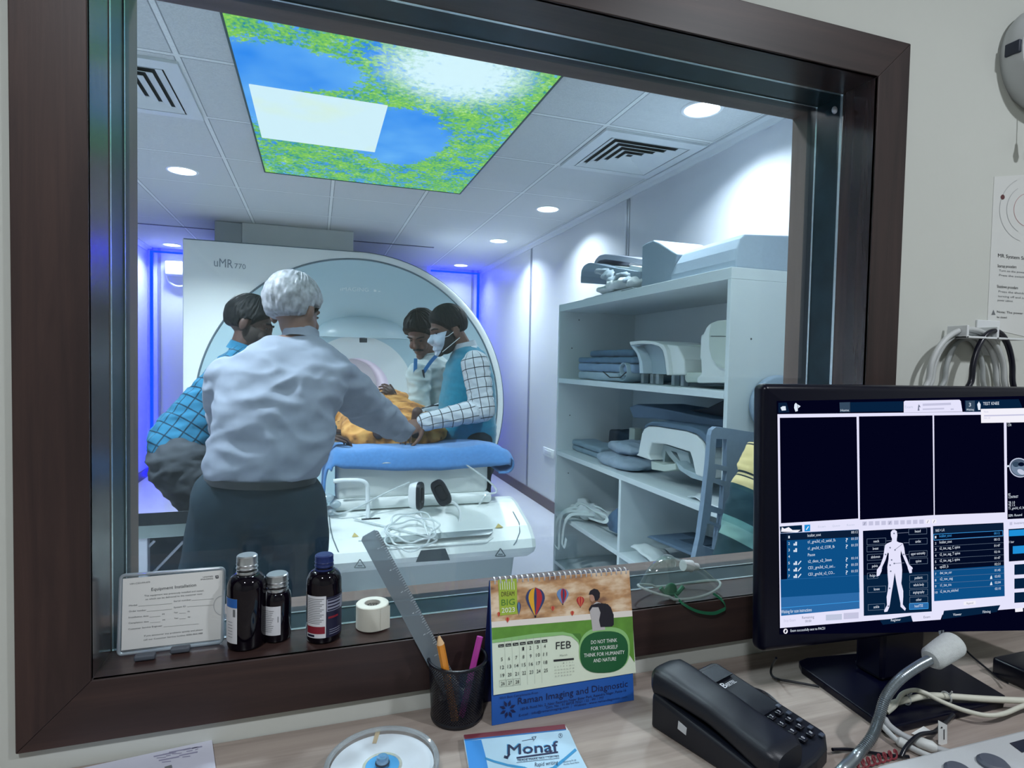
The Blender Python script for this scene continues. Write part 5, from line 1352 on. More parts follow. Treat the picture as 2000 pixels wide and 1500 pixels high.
for (x0, y0, x1, y1), lb in (((262, 1291, 303, 1279), 'flat grey rubber strip on the sill below the left part of the certificate holder'), ((333, 1276, 371, 1265), 'flat grey rubber strip on the sill below the middle of the certificate holder')):
    a, c = P(x0, y0, Z=SILL + .001), P(x1, y0 - (x1 - x0) * .1, Z=SILL + .001)
    solo('rubber_strip', MB().rbox((a.x, a.y - .004, SILL + .001), (c.x, a.y + .006, SILL + .008), .002), M('rubber_grey', '#4c525c', .6), lb, 'rubber strip', (a.x, a.y, SILL + .001), group='rubber strips on the sill')
# ---- medicine bottles
amber = M('amber_glass', '#0a0610', .06, spec=.4)
alu = M('aluminium_cap', '#c4c8cc', .28, .9); bluecap = M('navy_cap', '#16285f', .35)
lab = M('label_white', '#d3d4da', .6)
def bottle(px, py, r, hb, hs, hn, hc, rn, capm, label, capr=None):
    c = P(px, py, Z=SILL); t = thing('medicine_bottle', label, 'bottle', c, 'medicine bottles on the sill')
    rc = capr or rn + .002
    prof = [(1e-5, .0012), (r * .8, .0012), (r * .95, .002), (r, .006), (r, hb)] + [(rn + (r - rn) * cos(a * pi / 2 / 8), hb + (hs - hb) * sin(a * pi / 2 / 8)) for a in range(1, 8)] + [(rn, hs), (rn, hn)]
    part('glass_body', MB().lathe(prof, c, 40), amber, t)
    pc = [(rc, hn - .002), (rc + .0008, hn), (rc, hn + .0015), (rc, hn + .004), (rc + .0006, hn + .005), (rc, hn + .006), (rc, hc - .0015), (rc - .0015, hc), (1e-5, hc)]
    part('cap', MB().lathe(pc, c, 36), capm, t)
    part('neck_ring', MB().lathe([(rn, hn - .008), (rc, hn - .008), (rc + .0006, hn - .006), (rc, hn - .004), (rn, hn - .004)], c, 36), capm, t)
    return t, c
def wrap(t, c, r, a0, a1, z0, z1, mats, deco=None):
    """paper label round the bottle; angles from the direction towards the viewer, to the right positive"""
    base = math.atan2(-c.y, -c.x)
    def q(a, z, d=0): an = base + radians(a); return V((c.x + (r + .0004 + d) * cos(an), c.y + (r + .0004 + d) * sin(an), c.z + z))
    b = MB()
    def patch(a0, a1, z0, z1, mi, d):
        n_ = max(2, int(abs(a1 - a0) / 6) + 1); b.grid(lambda u, v: q(a0 + (a1 - a0) * u, z0 + (z1 - z0) * v, d), n_ + 1, 2, mi)
    patch(a0, a1, z0, z1, 0, 0)
    for d_ in deco or []: patch(*d_)
    part('label', b, mats, t, None, sharp=180)
sB = (lab, M('label_blue', '#1f5fae', .6), ink, M('label_red', '#7f1228', .6), M('label_navy', '#141433', .5), M('label_grey', '#8d90a4', .6))
t, c = bottle(482, 1258, .0248, .082, .099, .107, .124, .0112, alu, 'tallest brown glass bottle with silver cap, beside the certificate holder')
wrap(t, c, .0248, 72, 332, .012, .072, sB, [(285, 332, .060, .072, 1, .0002), (318, 326, .048, .058, 2, .0002)] + [(296, 316, z_, z_ + .0006, 2, .0002) for z_ in (.020, .024, .028, .032, .036, .040)])
t, c = bottle(541, 1246, .0186, .056, .069, .077, .092, .0128, alu, 'short brown glass bottle with silver cap, second from the certificate holder', .0142)
wrap(t, c, .0186, -85, 14, .012, .052, sB, [(-70 + (k % 3) * 4, -22 + (k % 4) * 3, .017 + k * .0026, .0176 + k * .0026, 2, .0002) for k in range(12)] + [(2, 5, .03, .038, 2, .0002)])
t, c = bottle(632, 1245, .0238, .082, .098, .104, .119, .0112, bluecap, 'brown glass bottle with dark blue cap and red-striped label', .0124)
wrap(t, c, .0238, -62, 7, .010, .068, sB, [(-60, 4, .016, .026, 3, .0002), (-58, -30, .0115, .0145, 4, .0002)] + [(-58, -12 + (k * 7 % 3) * 6, .030 + k * .0024, .0308 + k * .0024, 2, .0002) for k in range(15)])
wrap(t, c, .0238, 8, 100, .010, .066, (sB[4],) + sB[1:], [(9, 98, .046, .063, 5, .0001)] + [(12, 60, .047 + k * .0045, .049 + k * .0045, 4, .0003) for k in range(4)] + [(10 + k * 1.5, 80, .028 + .0016 * (8 - k), .0296 + .0016 * (8 - k), 0, .0002) for k in range(9)] + [(14, 50, .036, .039, 3, .0004), (20, 44, .0325, .034, 4, .0004)] + [(18, 60, .014 + k * .003, .0148 + k * .003, 5, .0002) for k in range(3)])
# ---- tape roll
c = P(727, 1222, Z=SILL + .001)
t = thing('tape_roll', 'roll of white surgical tape standing on the sill', 'tape roll', c)
r = .0235; tm = M('tape_white', '#d3d2c6', .6, bump=.1, bscale=900)
part('tape', MB().lathe([(.0125, 0), (r - .001, 0), (r, .001), (r, .0335), (r - .001, .0345), (.0125, .0345)], c, 48), tm, t)
part('core', MB().lathe([(.0125, .0345), (.0125, 0), (.0112, 0), (.0112, .0345), (.0125, .0345)], c, 40), M('tape_core', '#b9b8b0', .6), t)
b = MB(); base = math.atan2(c.y, c.x)
vs, fs, x0, x1 = text_geo('MICROPORE')
b.add([V((c.x + .0108 * cos(base + .75 - 1.5 * (v.x - x0) / (x1 - x0)), c.y + .0108 * sin(base + .75 - 1.5 * (v.x - x0) / (x1 - x0)), c.z + .0235 + v.y * .0095)) for v in vs], fs, 0, False)
part('core_lettering', b, ink_k, t)
an = math.atan2(-c.y, -c.x) + 1.0
b = MB().grid(lambda u, v: V((c.x + (r + .0006 + .004 * u * u) * cos(an - .5 + .6 * u), c.y + (r + .0006 + .004 * u * u) * sin(an - .5 + .6 * u), c.z + .001 + .033 * v)), 8, 3)
part('loose_end', b, tm, t)
# ---- clear breathing mask
clr = clear('mask_clear', '#f4faf8', gloss=.07, rough=.05, edge=1.7, body=.05, bodycol='#d6e4e0')
c = P(1322, 1163, Z=SILL); c.y = .852
t = thing('oxygen_mask', 'clear plastic breathing mask with green strap lying on the sill', 'oxygen mask', c)
pk = P(1302, 1090, Y=.852); L_, R_ = P(1247, 1148, Y=.852), P(1407, 1164, Y=.845)
def msk(u, v):
    a = 2 * pi * u
    ex = (L_.x + R_.x) / 2; hx = (R_.x - L_.x) / 2
    base_ = V((ex + hx * cos(a), .850 + .030 * sin(a), SILL + .006 + .010 * (.5 + .5 * cos(2 * a)) + .008 * (cos(a) < -.4) * abs(cos(a))))
    top_ = V((pk.x + .012 * cos(a), .852 + .010 * sin(a), pk.z + .0 * cos(a)))
    q = v ** .8
    bul = .009 * sin(pi * v) * (.35 + .65 * max(0, cos(a)))
    return base_.lerp(top_, q) + V((cos(a) * bul, sin(a) * bul * .8, .004 * sin(pi * v)))
part('face_piece', MB().grid(msk, 40, 14, closeu=True).poly([msk(i / 24, 1) for i in range(24)]), clr, t)
part('rim', MB().tube([msk(i / 48, 0) for i in range(48)], .0022, 8, closed=True), clear('mask_rim', '#dcebe6', gloss=.35, rough=.08, body=.4, bodycol='#d6e2e0'), t)
part('nose_valve', MB().lathe([(.013, 0), (.014, .006), (.012, .014), (.009, .016), (1e-5, .016)], pk + V((.001, -.002, -.012)), 24), clr, t)
a, e = P(1334, 1104, Y=.848), P(1374, 1108, Y=.852); ax = (e - a).normalized()
part('connector', MB().lathe([(1e-5, 0), (.0095, 0), (.0095, .012), (.010, .014), (.010, .018), (.0062, .019), (.0058, .032), (1e-5, .032)], a, 24, axis=ax), M('connector_white', '#d6dadc', .35), t)
grn = M('green_elastic', '#1d6a4a', .45)
b = MB().ball(P(1310, 1152, Y=.843), (.012, .004, .012)); b.tube([P(1290, 1148, Y=.846), P(1300, 1160, Y=.842), P(1322, 1160, Y=.842), P(1334, 1146, Y=.846)], .004, 8)
part('green_clip', b, grn, t)
part('strap', ribbon([P(1318, 1163, Y=.83), P(1335, 1180, Y=.812), P(1362, 1194, Y=.808), P(1392, 1198, Y=.808), P(1410, 1192, Y=.808), P(1417, 1186, Y=.808), P(1410, 1172, Y=.812), P(1392, 1158, Y=.835)], .005, (0, .3, 1), .0012), grn, t)
# ---- desk calendar
CB = P(962, 1412, Z=D); CB2 = P(1238, 1368, Z=D); yb0 = min(CB.y, CB2.y)
CP = Plane(V((CB.x, yb0, D)), X3, V((0, .22, .96)))
def c8(x, y): return (940 + x / 4.6875, 1100 + y / 4.6875)
t = thing('desk_calendar', 'tent desk calendar showing February, balloons and a boy above a blue strip', 'calendar', V(((CB.x + CB2.x) / 2, yb0 + .03, D)))
tl, tr_ = CP.at(957, 1136), CP.at(1229, 1115); bl, br = CP.at(961, 1412), CP.at(1238, 1369)
bluec = M('calendar_blue', '#1d56a8', .5); navy = M('calendar_navy', '#141b4a', .5)
for v in (bl, br): v.z = D + .0005
part('stand_front', MB().prism([bl, br, tr_, tl], -CP.n * .002), bluec, t)
back = V((0, .812 - yb0 - (tl.y - yb0) - .006, 0))
bb = [tl + V((0, .003, 0)), tr_ + V((0, .003, 0)), V((br.x, .811, D + .0005)), V((bl.x, .811, D + .0005))]
part('stand_back', MB().prism(bb, V((0, .0015, .0005))), navy, t)
def skyp():
    mt, nt, b = newmat('calendar_sky'); tc = N(nt, 'ShaderNodeTexCoord'); mp = N(nt, 'ShaderNodeMapping'); mp.inputs['Scale'].default_value = (22, 22, 55)
    no = N(nt, 'ShaderNodeTexNoise', i_Scale=1.2, i_Detail=5); cr = N(nt, 'ShaderNodeValToRGB'); r = cr.color_ramp
    r.elements[0].position = .32; r.elements[0].color = lin('#86604a'); r.elements[1].position = .66; r.elements[1].color = lin('#e6d0b4'); e = r.elements.new(.48); e.color = lin('#c0946a')
    nt.links.new(tc.outputs['Object'], mp.inputs[0]); nt.links.new(mp.outputs[0], no.inputs['Vector']); nt.links.new(no.outputs['Fac'], cr.inputs[0]); nt.links.new(cr.outputs[0], b.inputs['Base Color']); b.inputs['Roughness'].default_value = .5; return mt
cm = [M('page_mint', '#d9e4d0', .5), skyp(), M('field_green', '#5f9238', .5, var=.12, vscale=60), M('pale_horizon', '#e8e0d8', .5), M('bubble_green', '#1b5a34', .5), M('halo_green', '#8dbf7a', .5), M('tag_lime', '#9fb640', .5), ink_k, M('print_white', '#eef0ec', .5),
      M('b_yellow', '#e0a82c', .5), M('b_red', '#b32a34', .5), M('b_blue', '#33406e', .5), M('b_lblue', '#6c8fbe', .5), M('b_orange', '#cf6a4a', .5), M('boy_grey', '#b7b3b4', .5), M('boy_dark', '#1d1a26', .5), M('boy_skin', '#b48a76', .5), M('grid_grey', '#8a9088', .5), M('tag_dark', '#5a4a30', .5), M('mid_green', '#4d8038', .5)]
b = MB(); d1 = .0014
def cp(pts, mi, d=0): b.ppoly(CP, [c8(*p) for p in pts], d1 + d, mi)
pg = [(110, 1205), (80, 160), (1350, 65), (1412, 1000)]
b.prism([CP.at(*c8(*p), d1) for p in pg], -CP.n * .001, 0)
cp([(92, 590), (80, 160), (1350, 65), (1378, 480)], 1, .0002)
cp([(92, 592), (90, 535), (1376, 430), (1379, 484)], 3, .0003)
cp([(97, 725), (92, 590), (1379, 484), (1398, 905), (1340, 820), (900, 760), (870, 700), (820, 655), (740, 640), (500, 660)], 2, .0004)
cp([(97, 728), (96, 700), (500, 640), (740, 625), (830, 645), (885, 700), (903, 780), (880, 720), (820, 668), (740, 655), (500, 680)], 5, .0006)
cp([(820, 640), (900, 640), (920, 690), (895, 740), (870, 700)], 19, .0005)
def blob(cx, cy, rx, ry, n_=36, pw=2.6): return [(cx + rx * math.copysign(abs(cos(2 * pi * k / n_)) ** (2 / pw), cos(2 * pi * k / n_)), cy + ry * math.copysign(abs(sin(2 * pi * k / n_)) ** (2 / pw), sin(2 * pi * k / n_)) - (cos(2 * pi * k / n_)) * 14) for k in range(n_)]
cp(blob(1122, 790, 232, 208), 5, .0007); cp(blob(1118, 810, 220, 190), 4, .0009)
# tag
cp([(165, 478), (150, 150), (320, 138), (328, 462)], 6, .0007)
for k in range(7): cp([(168 + k * 21, 240), (164 + k * 21, 165), (170 + k * 21, 164.5), (174 + k * 21, 239)], 0, .0009)
def ct(s_, a, e, h, mi, d=.0011): b.ptext(s_, CP, c8(*a), c8(*e), h / 4.6875, d1 + d, mi)
ct('DREAM', (180, 302), (298, 294), 42, 18); ct('BIG', (180, 386), (302, 376), 56, 19); ct('2023', (182, 452), (302, 442), 44, 8)
def balloon(cx, cy, w, h, cols):
    n_ = len(cols)
    for k, mi in enumerate(cols):
        u0, u1 = -1 + 2 * k / n_, -1 + 2 * (k + 1) / n_
        L, Rr = [], []
        for j in range(13):
            v = j / 12; rr = sin(pi * min(1, v / .62) / 2 if v < .62 else pi / 2) if v < .62 else 1 - ((v - .62) / .38) ** 1.5 * .82
            rr = sqrt(max(0, 1 - ((.4 - v) / .4) ** 2)) if v < .4 else 1 - ((v - .4) / .6) ** 1.35 * .86
            y = cy - h * .45 + h * .86 * v; L.append((cx + u0 * rr * w / 2, y)); Rr.append((cx + u1 * rr * w / 2, y))
        cp(L + Rr[::-1], mi, .0009)
    cp([(cx - w * .05, cy + h * .43), (cx + w * .05, cy + h * .43), (cx + w * .04, cy + h * .5), (cx - w * .04, cy + h * .5)], 7, .0009)
balloon(490, 350, 175, 290, [11, 9, 9, 11, 10, 10, 11]); balloon(740, 300, 108, 160, [12, 12, 10, 11, 10, 12]); balloon(902, 350, 70, 108, [10, 13, 10, 13, 10])
balloon(650, 412, 36, 52, [13, 10, 13]); balloon(828, 456, 34, 50, [13, 10, 13]); balloon(236, 516, 36, 54, [13, 10, 13]); balloon(340, 410, 34, 130, [11, 12, 11]); balloon(155, 466, 26, 50, [13, 10])
# boy with backpack, seen from behind
cp([(1012, 620), (1000, 500), (985, 430), (1005, 385), (1050, 350), (1085, 360), (1100, 480), (1130, 605)], 14, .0009)
cp([(985, 440), (978, 418), (1000, 380), (1070, 362), (1110, 372), (1082, 400), (1010, 400)], 15, .0011)
cp([(1060, 385), (1090, 362), (1150, 372), (1178, 400), (1205, 470), (1206, 560), (1190, 575), (1085, 582), (1072, 520), (1085, 450)], 15, .0012)
cp([(1118, 375), (1128, 360), (1134, 380), (1136, 440), (1120, 445)], 7, .0013)
cp([(992, 340), (985, 300), (1000, 280), (1030, 285), (1040, 330), (1010, 352)], 16, .0010)
cp([(978, 285), (990, 250), (1025, 230), (1060, 240), (1080, 270), (1078, 310), (1060, 338), (1035, 340), (1025, 300), (1010, 285)], 15, .0012)
# dates
for k, s_ in enumerate(('Sun', 'Mon', 'Tue', 'Wed', 'Thu', 'Fri', 'Sat')):
    x = 153 + k * 66; y = 768 - k * 7.2
    cp([(x, y), (x - 1, y - 26), (x + 50, y - 31), (x + 51, y - 5)], 7, .0008); ct(s_, (x + 8, y - 6), (x + 42, y - 9), 14, 0, .0011)
    if k: cp([(x - 10 + 12, 1140 - k * 8), (x - 12, 690 - k * 6), (x - 10.5, 690 - k * 6), (x + 3.5, 1140 - k * 8)], 17, .0008)
dd = 1
for row in range(5):
    for k in range(7):
        if row == 0 and k < 3: continue
        if dd > 28: break
        x = 164 + k * 66 + row * 3; y = 818 - k * 7.6 + row * 74 + (0 if row else 0)
        w = 34 if dd > 9 else 16
        ct(str(dd), (x + (0 if dd > 9 else 9), y), (x + (0 if dd > 9 else 9) + w, y - w * .115), 32, 7)
        if row == 4:
            for p_, q_ in (((x - 12, y + 14), (x + 46, y + 7)), ((x - 14, y - 44), (x + 44, y - 51)), ((x - 12, y + 14), (x - 14, y - 44)), ((x + 46, y + 7), (x + 44, y - 51))): b.pline(CP, c8(*p_), c8(*q_), .5, d1 + .0009, 17)
        dd += 1
ct('FEB', (678, 786), (816, 772), 68, 7); b.pline(CP, c8(690, 745), c8(800, 735), .001, d1, 7)
ct('March', (715, 850), (782, 842), 18, 17); cp([(658, 898), (657, 880), (842, 864), (843, 880)], 7, .0009)
n_ = 1
for row in range(5):
    for k in range(7):
        if row == 0 and k < 3: continue
        if n_ > 31: break
        x = 664 + k * 27 + row * .8; y = 926 - k * 3 + row * 28; ct(str(n_), (x, y), (x + (16 if n_ > 9 else 7), y - 1.5), 13, 17); n_ += 1
for s_, a, e in (('DO NOT THINK', (998, 738), (1236, 716)), ('FOR YOURSELF', (998, 796), (1242, 776)), ('THINK FOR HUMANITY', (934, 858), (1304, 826)), ('AND NATURE', (1020, 906), (1228, 886))): ct(s_, a, e, 34, 8)
part('page', b, cm, t)
b = MB(); d1 = .0006
def bt(s_, a, e, h, mi=0): b.ptext(s_, CP, c8(*a), c8(*e), h / 4.6875, .0006, mi)
bt('Raman Imaging and Diagnostic', (335, 1292), (1340, 1128), 62); bt('With Best Compliments From :', (165, 1245), (535, 1190), 22)
bt('160-B, Road No. 2, Near Rajendra Nagar Bazar Park, Rajendra Nagar, Patna-16', (358, 1345), (1325, 1172), 24); bt('Cont. No. : 91 88734 75521 / 22 - 991 / 777', (590, 1330), (1120, 1240), 22)
bt('E-mail : info@ramanimaging.com  |  Website : www.ramandiagnostic.com', (345, 1402), (1335, 1230), 22)
for k in range(8):
    a = k * pi / 4 + .3; cx, cy = 243, 1335
    q = lambda rr, w: (cx + rr * cos(a) - w * sin(a), cy + rr * sin(a) * 1.12 + w * cos(a))
    b.ppoly(CP, [c8(*p) for p in (q(22, 0), q(45, 14), q(78, 0), q(45, -14))], .0006, 0)
part('imprint', b, [navy], t)
b = MB()
tpx = (tr_ - tl)
for k in range(26):
    f = (k + .8) / 26.6
    for o_ in (-.0006, .0006):
        cc = tl + tpx * f + tpx.normalized() * o_ + V((0, .003, -.001))
        b.tube([cc + V((0, .0058 * cos(q), .0058 * sin(q))) for q in [2 * pi * i / 14 for i in range(14)]], .0005, 5, closed=True)
part('wire_binding', b, M('wire_white', '#d5d3d6', .35, .3), t)
# ---- black wire mesh pen cup with ruler and two pencils
cc = P(894, 1436, Z=D + .001); rt = .0405; rb = .036; hc = .083
cc = V((cc.x, cc.y + .004, D + .0005))
top = P(894, 1284, Z=D + hc)
cc.x, cc.y = top.x, top.y
def meshmat():
    mt, nt, b = newmat('black_wire_mesh')
    at = N(nt, 'ShaderNodeUVMap'); at = N(nt, 'ShaderNodeAttribute', attribute_name='cloth'); sp = N(nt, 'ShaderNodeSeparateXYZ'); nt.links.new(at.outputs['Vector'], sp.inputs[0])
    cols = None
    for sg in (1, -1):
        a = N(nt, 'ShaderNodeMath', operation='MULTIPLY_ADD'); a.inputs[1].default_value = sg; nt.links.new(sp.outputs[1], a.inputs[0]); nt.links.new(sp.outputs[0], a.inputs[2])
        fr = N(nt, 'ShaderNodeMath', operation='FRACT'); nt.links.new(a.outputs[0], fr.inputs[0])
        g = N(nt, 'ShaderNodeMath', operation='GREATER_THAN'); g.inputs[1].default_value = .52; nt.links.new(fr.outputs[0], g.inputs[0])
        if cols is None: cols = g.outputs[0]
        else:
            m_ = N(nt, 'ShaderNodeMath', operation='MULTIPLY'); nt.links.new(cols, m_.inputs[0]); nt.links.new(g.outputs[0], m_.inputs[1]); cols = m_.outputs[0]
    b.inputs['Base Color'].default_value = lin('#0e0f1a'); b.inputs['Roughness'].default_value = .35
    tr = N(nt, 'ShaderNodeBsdfTransparent'); mx = N(nt, 'ShaderNodeMixShader')
    nt.links.new(cols, mx.inputs[0]); nt.links.new(b.outputs[0], mx.inputs[1]); nt.links.new(tr.outputs[0], mx.inputs[2]); nt.links.new(mx.outputs[0], nt.nodes['Material Output'].inputs[0]); return mt
t = thing('pen_cup', 'black wire mesh pen cup holding a ruler and two pencils', 'pen cup', cc)
blk = M('black_enamel', '#0c0d18', .3)
b = MB().grid(lambda u, v: V((cc.x + (rb + (rt - rb) * v) * cos(2 * pi * u), cc.y + (rb + (rt - rb) * v) * sin(2 * pi * u), D + .004 + (hc - .006) * v)), 73, 12)
me = b.mesh('mesh_wall', meshmat(), cc)
a = me.attributes.new('cloth', 'FLOAT_VECTOR', 'POINT')
for v in me.vertices:
    i, j = v.index % 73, v.index // 73; a.data[v.index].vector = (i / 72 * 64, j / 11 * 20, 0)
part('mesh_wall', me, None, t)
part('rim', MB().tube([(cc.x + rt * cos(2 * pi * i / 40), cc.y + rt * sin(2 * pi * i / 40), D + hc) for i in range(40)], .0024, 8, closed=True), blk, t)
part('base', MB().lathe([(1e-5, 0), (rb, 0), (rb + .001, .004), (rb, .006), (1e-5, .003)], (cc.x, cc.y, D + .0005), 40), blk, t)
def pencil(tip, bot, r, mt_, label, sharp=True):
    ax = (tip - bot); L = ax.length; ax.normalize()
    t = thing('pencil', label, 'pencil', bot, 'pencils in the mesh cup')
    k = .016 if sharp else .001
    part('shaft', MB().lathe([(1e-5, 0), (r, 0), (r, L - k)], bot, 6, axis=ax), mt_, t, sharp=25)
    if sharp:
        part('point', MB().lathe([(r, L - k), (.0012, L - .004)], bot, 12, axis=ax), M('pencil_wood', '#d9b48a', .6), t)
        part('lead', MB().lathe([(.0012, L - .004), (.0002, L)], bot, 8, axis=ax), ink_k, t)
    else: part('end', MB().lathe([(r, L - k), (1e-5, L - k + .0008)], bot, 6, axis=ax), mt_, t)
zb_ = D + .010
pencil(P(856, 1236, Y=cc.y - .026), V((cc.x - .008, cc.y - .024, zb_)), .0052, M('pencil_orange', '#d98a2e', .4), 'orange pencil with its point up in the mesh cup')
pencil(P(938, 1242, Y=cc.y - .004), V((cc.x + .002, cc.y - .020, zb_)), .0048, M('pencil_magenta', '#a83a92', .35), 'magenta pencil leaning right in the mesh cup', False)
# ruler
r0 = V((cc.x + .004, cc.y + .004, zb_ + .004)); r1 = P(720, 1042, Y=cc.y + .012)
ax = (r1 - r0).normalized(); nn = (EYE - r1).normalized(); sd = ax.cross(nn).normalized(); nn = sd.cross(ax).normalized()
if nn.dot(EYE - r1) < 0: nn = -nn
L = (r1 - r0).length; w = .0125
t = thing('ruler', 'clear plastic ruler leaning left out of the mesh cup', 'ruler', r0)
RP = Plane(r0, ax, sd)
o_ = [r0 - sd * w, r0 + sd * w, r1 + sd * w - ax * .004, r1 + sd * (w - .004), r1 - sd * (w - .004), r1 - sd * w - ax * .004]
part('blade', MB().prism(o_, -nn * .0025), clear('ruler_clear', '#c4cfd6', gloss=.10, rough=.15, body=.42, bodycol='#8e9ba4'), t)
b = MB()
for k in range(int(L / .0035)):
    p = r0 + ax * (.01 + k * .0035); q = .0035 + (.002 if k % 5 == 0 else 0) + (.0015 if k % 10 == 0 else 0)
    b.poly([p + sd * w + nn * .0003, p + sd * (w - q) + nn * .0003, p + sd * (w - q) + ax * .0004 + nn * .0003, p + sd * w + ax * .0004 + nn * .0003], 0)
    if k % 10 == 0 and k // 10 < 14: b.text(str(k // 10), p + sd * (w - .0085) + nn * .0003, ax, -sd, .003, None, 0)
part('scale', b, M('scale_white', '#c9d2d8', .6), t)
# ---- spindle of discs
ch = .030; c = P(747, 1484, Z=D + ch); c.z = D + .0005
t = thing('disc_spindle', 'clear spindle box of white discs at the front edge of the desk', 'disc spindle', c)
R = .0665
part('tub', MB().lathe([(R - .0005, 0), (R, .001), (R, ch - .003), (R - .001, ch - .0008), (R - .0035, ch), (R - .0055, ch - .001), (R - .006, ch - .004)], c, 72), clear('tub_clear', '#f0f5f8', gloss=.16, rough=.06, body=.25, bodycol='#cfdae0'), t)
part('base', MB().lathe([(1e-5, 0), (R - .001, 0), (R - .001, .003), (1e-5, .003)], c, 48), M('spindle_base', '#2a2f38', .4), t)
dm = M('disc_white', '#d3dde6', .25, spec=.5, var=.03, vscale=40)
for k in range(14):
    z = .0034 + k * .00135
    part('disc', MB().lathe([(.0195, z), (.0598, z), (.06, z + .0006), (.0598, z + .0012), (.0195, z + .0012)], c, 64), dm, t)
z = .0034 + 14 * .00135
part('hub_ring', MB().lathe([(.0075, z + .0004), (.0195, z + .0004)], c, 48), M('hub_blue', '#4fa0d8', .3), t)
part('clear_ring', MB().lathe([(.0195, z - .0005), (.0195, z + .0008), (.0225, z + .0012), (.023, z + .0003)], c, 48), clear('hub_clear', '#f4f4ec', gloss=.2, body=.3, bodycol='#d8d8c8'), t)
part('post', MB().lathe([(.0072, .002), (.0072, z + .009), (.006, z + .0115), (.003, z + .012), (1e-5, z + .0105)], c, 24), clear('post_clear', '#a9d2f0', gloss=.3, rough=.05, body=.4, bodycol='#7fb8e2'), t)
part('post_ring', MB().tube([(c.x + .0074 * cos(2 * pi * i / 24), c.y + .0074 * sin(2 * pi * i / 24), c.z + z + .004) for i in range(24)], .0012, 6, closed=True), M('post_dark', '#333c48', .3), t)
part('smear', MB().add([P(x, y, Z=c.z + z + .0003) for x, y in ((735, 1424), (744, 1424), (735, 1452), (727, 1452))], [(0, 1, 2, 3)], 0, False), M('disc_print', '#bfae92', .4), t)
# ---- blue notepad
zt_ = D + .010
NP = Plane(V((.25, .7, zt_)), X3, Y3)
def cn(x, y): return (890 + x / 7.407, 1400 + y / 7.407)
t = thing('notepad', 'light blue notepad with dark red bound edge lying on the desk', 'notepad', NP.at(1020, 1480) - V((0, 0, .01)))
o_ = [NP.at(*cn(*q)) for q in ((115, 265), (1580, 110), (1640, 200), (1760, 470), (1900, 740), (2090, 1100), (290, 1260))]
part('pages', MB().prism([p - V((0, 0, .0006)) for p in o_], (0, 0, -.0088)), M('pages_grey', '#c9d0d4', .7), t)
b = MB()
def np_(pts, mi, d): b.ppoly(NP, [cn(*p) for p in pts], d, mi)
np_([(118, 330), (1600, 190), (1640, 200), (1760, 470), (1900, 740), (2090, 1100), (290, 1260)], 0, .0001)
np_([(130, 350), (370, 335), (430, 560), (520, 1000), (270, 1200)], 1, .0004)
np_([(128, 350), (1600, 195), (1590, 178), (122, 326)], 4, .0003)
for a, e, w in (((420, 600), (560, 650), 30), ((560, 650), (760, 705), 32), ((760, 705), (980, 740), 34), ((1740, 475), (1560, 630), 40), ((1560, 630), (1400, 760), 46), ((1400, 760), (1180, 830), 60), ((980, 740), (1180, 830), 40)):
    b.pline(NP, cn(*a), cn(*e), w / 7.407, .0004, 2)
b.ptext('Monaf', NP, cn(750, 560), cn(1490, 505), 150 / 7.407, .0006, 3)
b.ptext('Monaf', NP, cn(756, 556), cn(1496, 501), 150 / 7.407, .0007, 3); b.ptext('Monaf', NP, cn(740, 548), cn(1482, 493), 150 / 7.407, .0005, 2)
b.pline(NP, cn(880, 600), cn(1480, 515), 24 / 7.407, .0006, 3); b.pline(NP, cn(700, 580), cn(760, 600), 5, .0006, 3); b.pline(NP, cn(740, 600), cn(780, 540), 4, .0006, 3)
b.ptext('TRADE MARK NO. : 1291963', NP, cn(890, 655), cn(1495, 590), 34 / 7.407, .0006, 3)
for a, e in (((880, 668), (1500, 605)), ((890, 628), (1490, 562))): b.pline(NP, cn(*a), cn(*e), .7, .0006, 3)
b.ptext('Rapid writing', NP, cn(1145, 728), cn(1480, 690), 60 / 7.407, .0006, 3)
b.ptext('Laboratories Pvt. Ltd.', NP, cn(1560, 670), cn(1745, 640), 26 / 7.407, .0006, 3); b.ptext('Mumbai Road Patna', NP, cn(1560, 705), cn(1785, 672), 22 / 7.407, .0006, 3)
b.ptext('R', NP, cn(1505, 290), cn(1530, 287), 34 / 7.407, .0006, 3)
pts = [cn(1515 + 28 * cos(k * pi / 8), 275 + 30 * sin(k * pi / 8)) for k in range(17)]
for k in range(16): b.pline(NP, pts[k], pts[k + 1], .6, .0006, 3)
pts = [cn(*q) for q in ((960, 355), (1080, 330), (1130, 330), (1100, 300), (1165, 290), (1140, 330), (1120, 355))]
for k in range(6): b.pline(NP, pts[k], pts[k + 1], .8, .0006, 3)
part('cover', b, [M('pad_pale_blue', '#a6c6da', .5, var=.04, vscale=30), M('pad_blue_band', '#2f80c8', .5), M('pad_mid_blue', '#2f86b8', .5), M('pad_navy', '#151c44', .5), M('pad_edge_blue', '#2a6aa8', .5)], t)
part('bound_edge', MB().prism([NP.at(*cn(*q), .0008) for q in ((115, 265), (1580, 110), (1600, 180), (130, 330))], (0, 0, -.0105)), M('binding_red', '#6b2a38', .5), t, bevel=.0008)
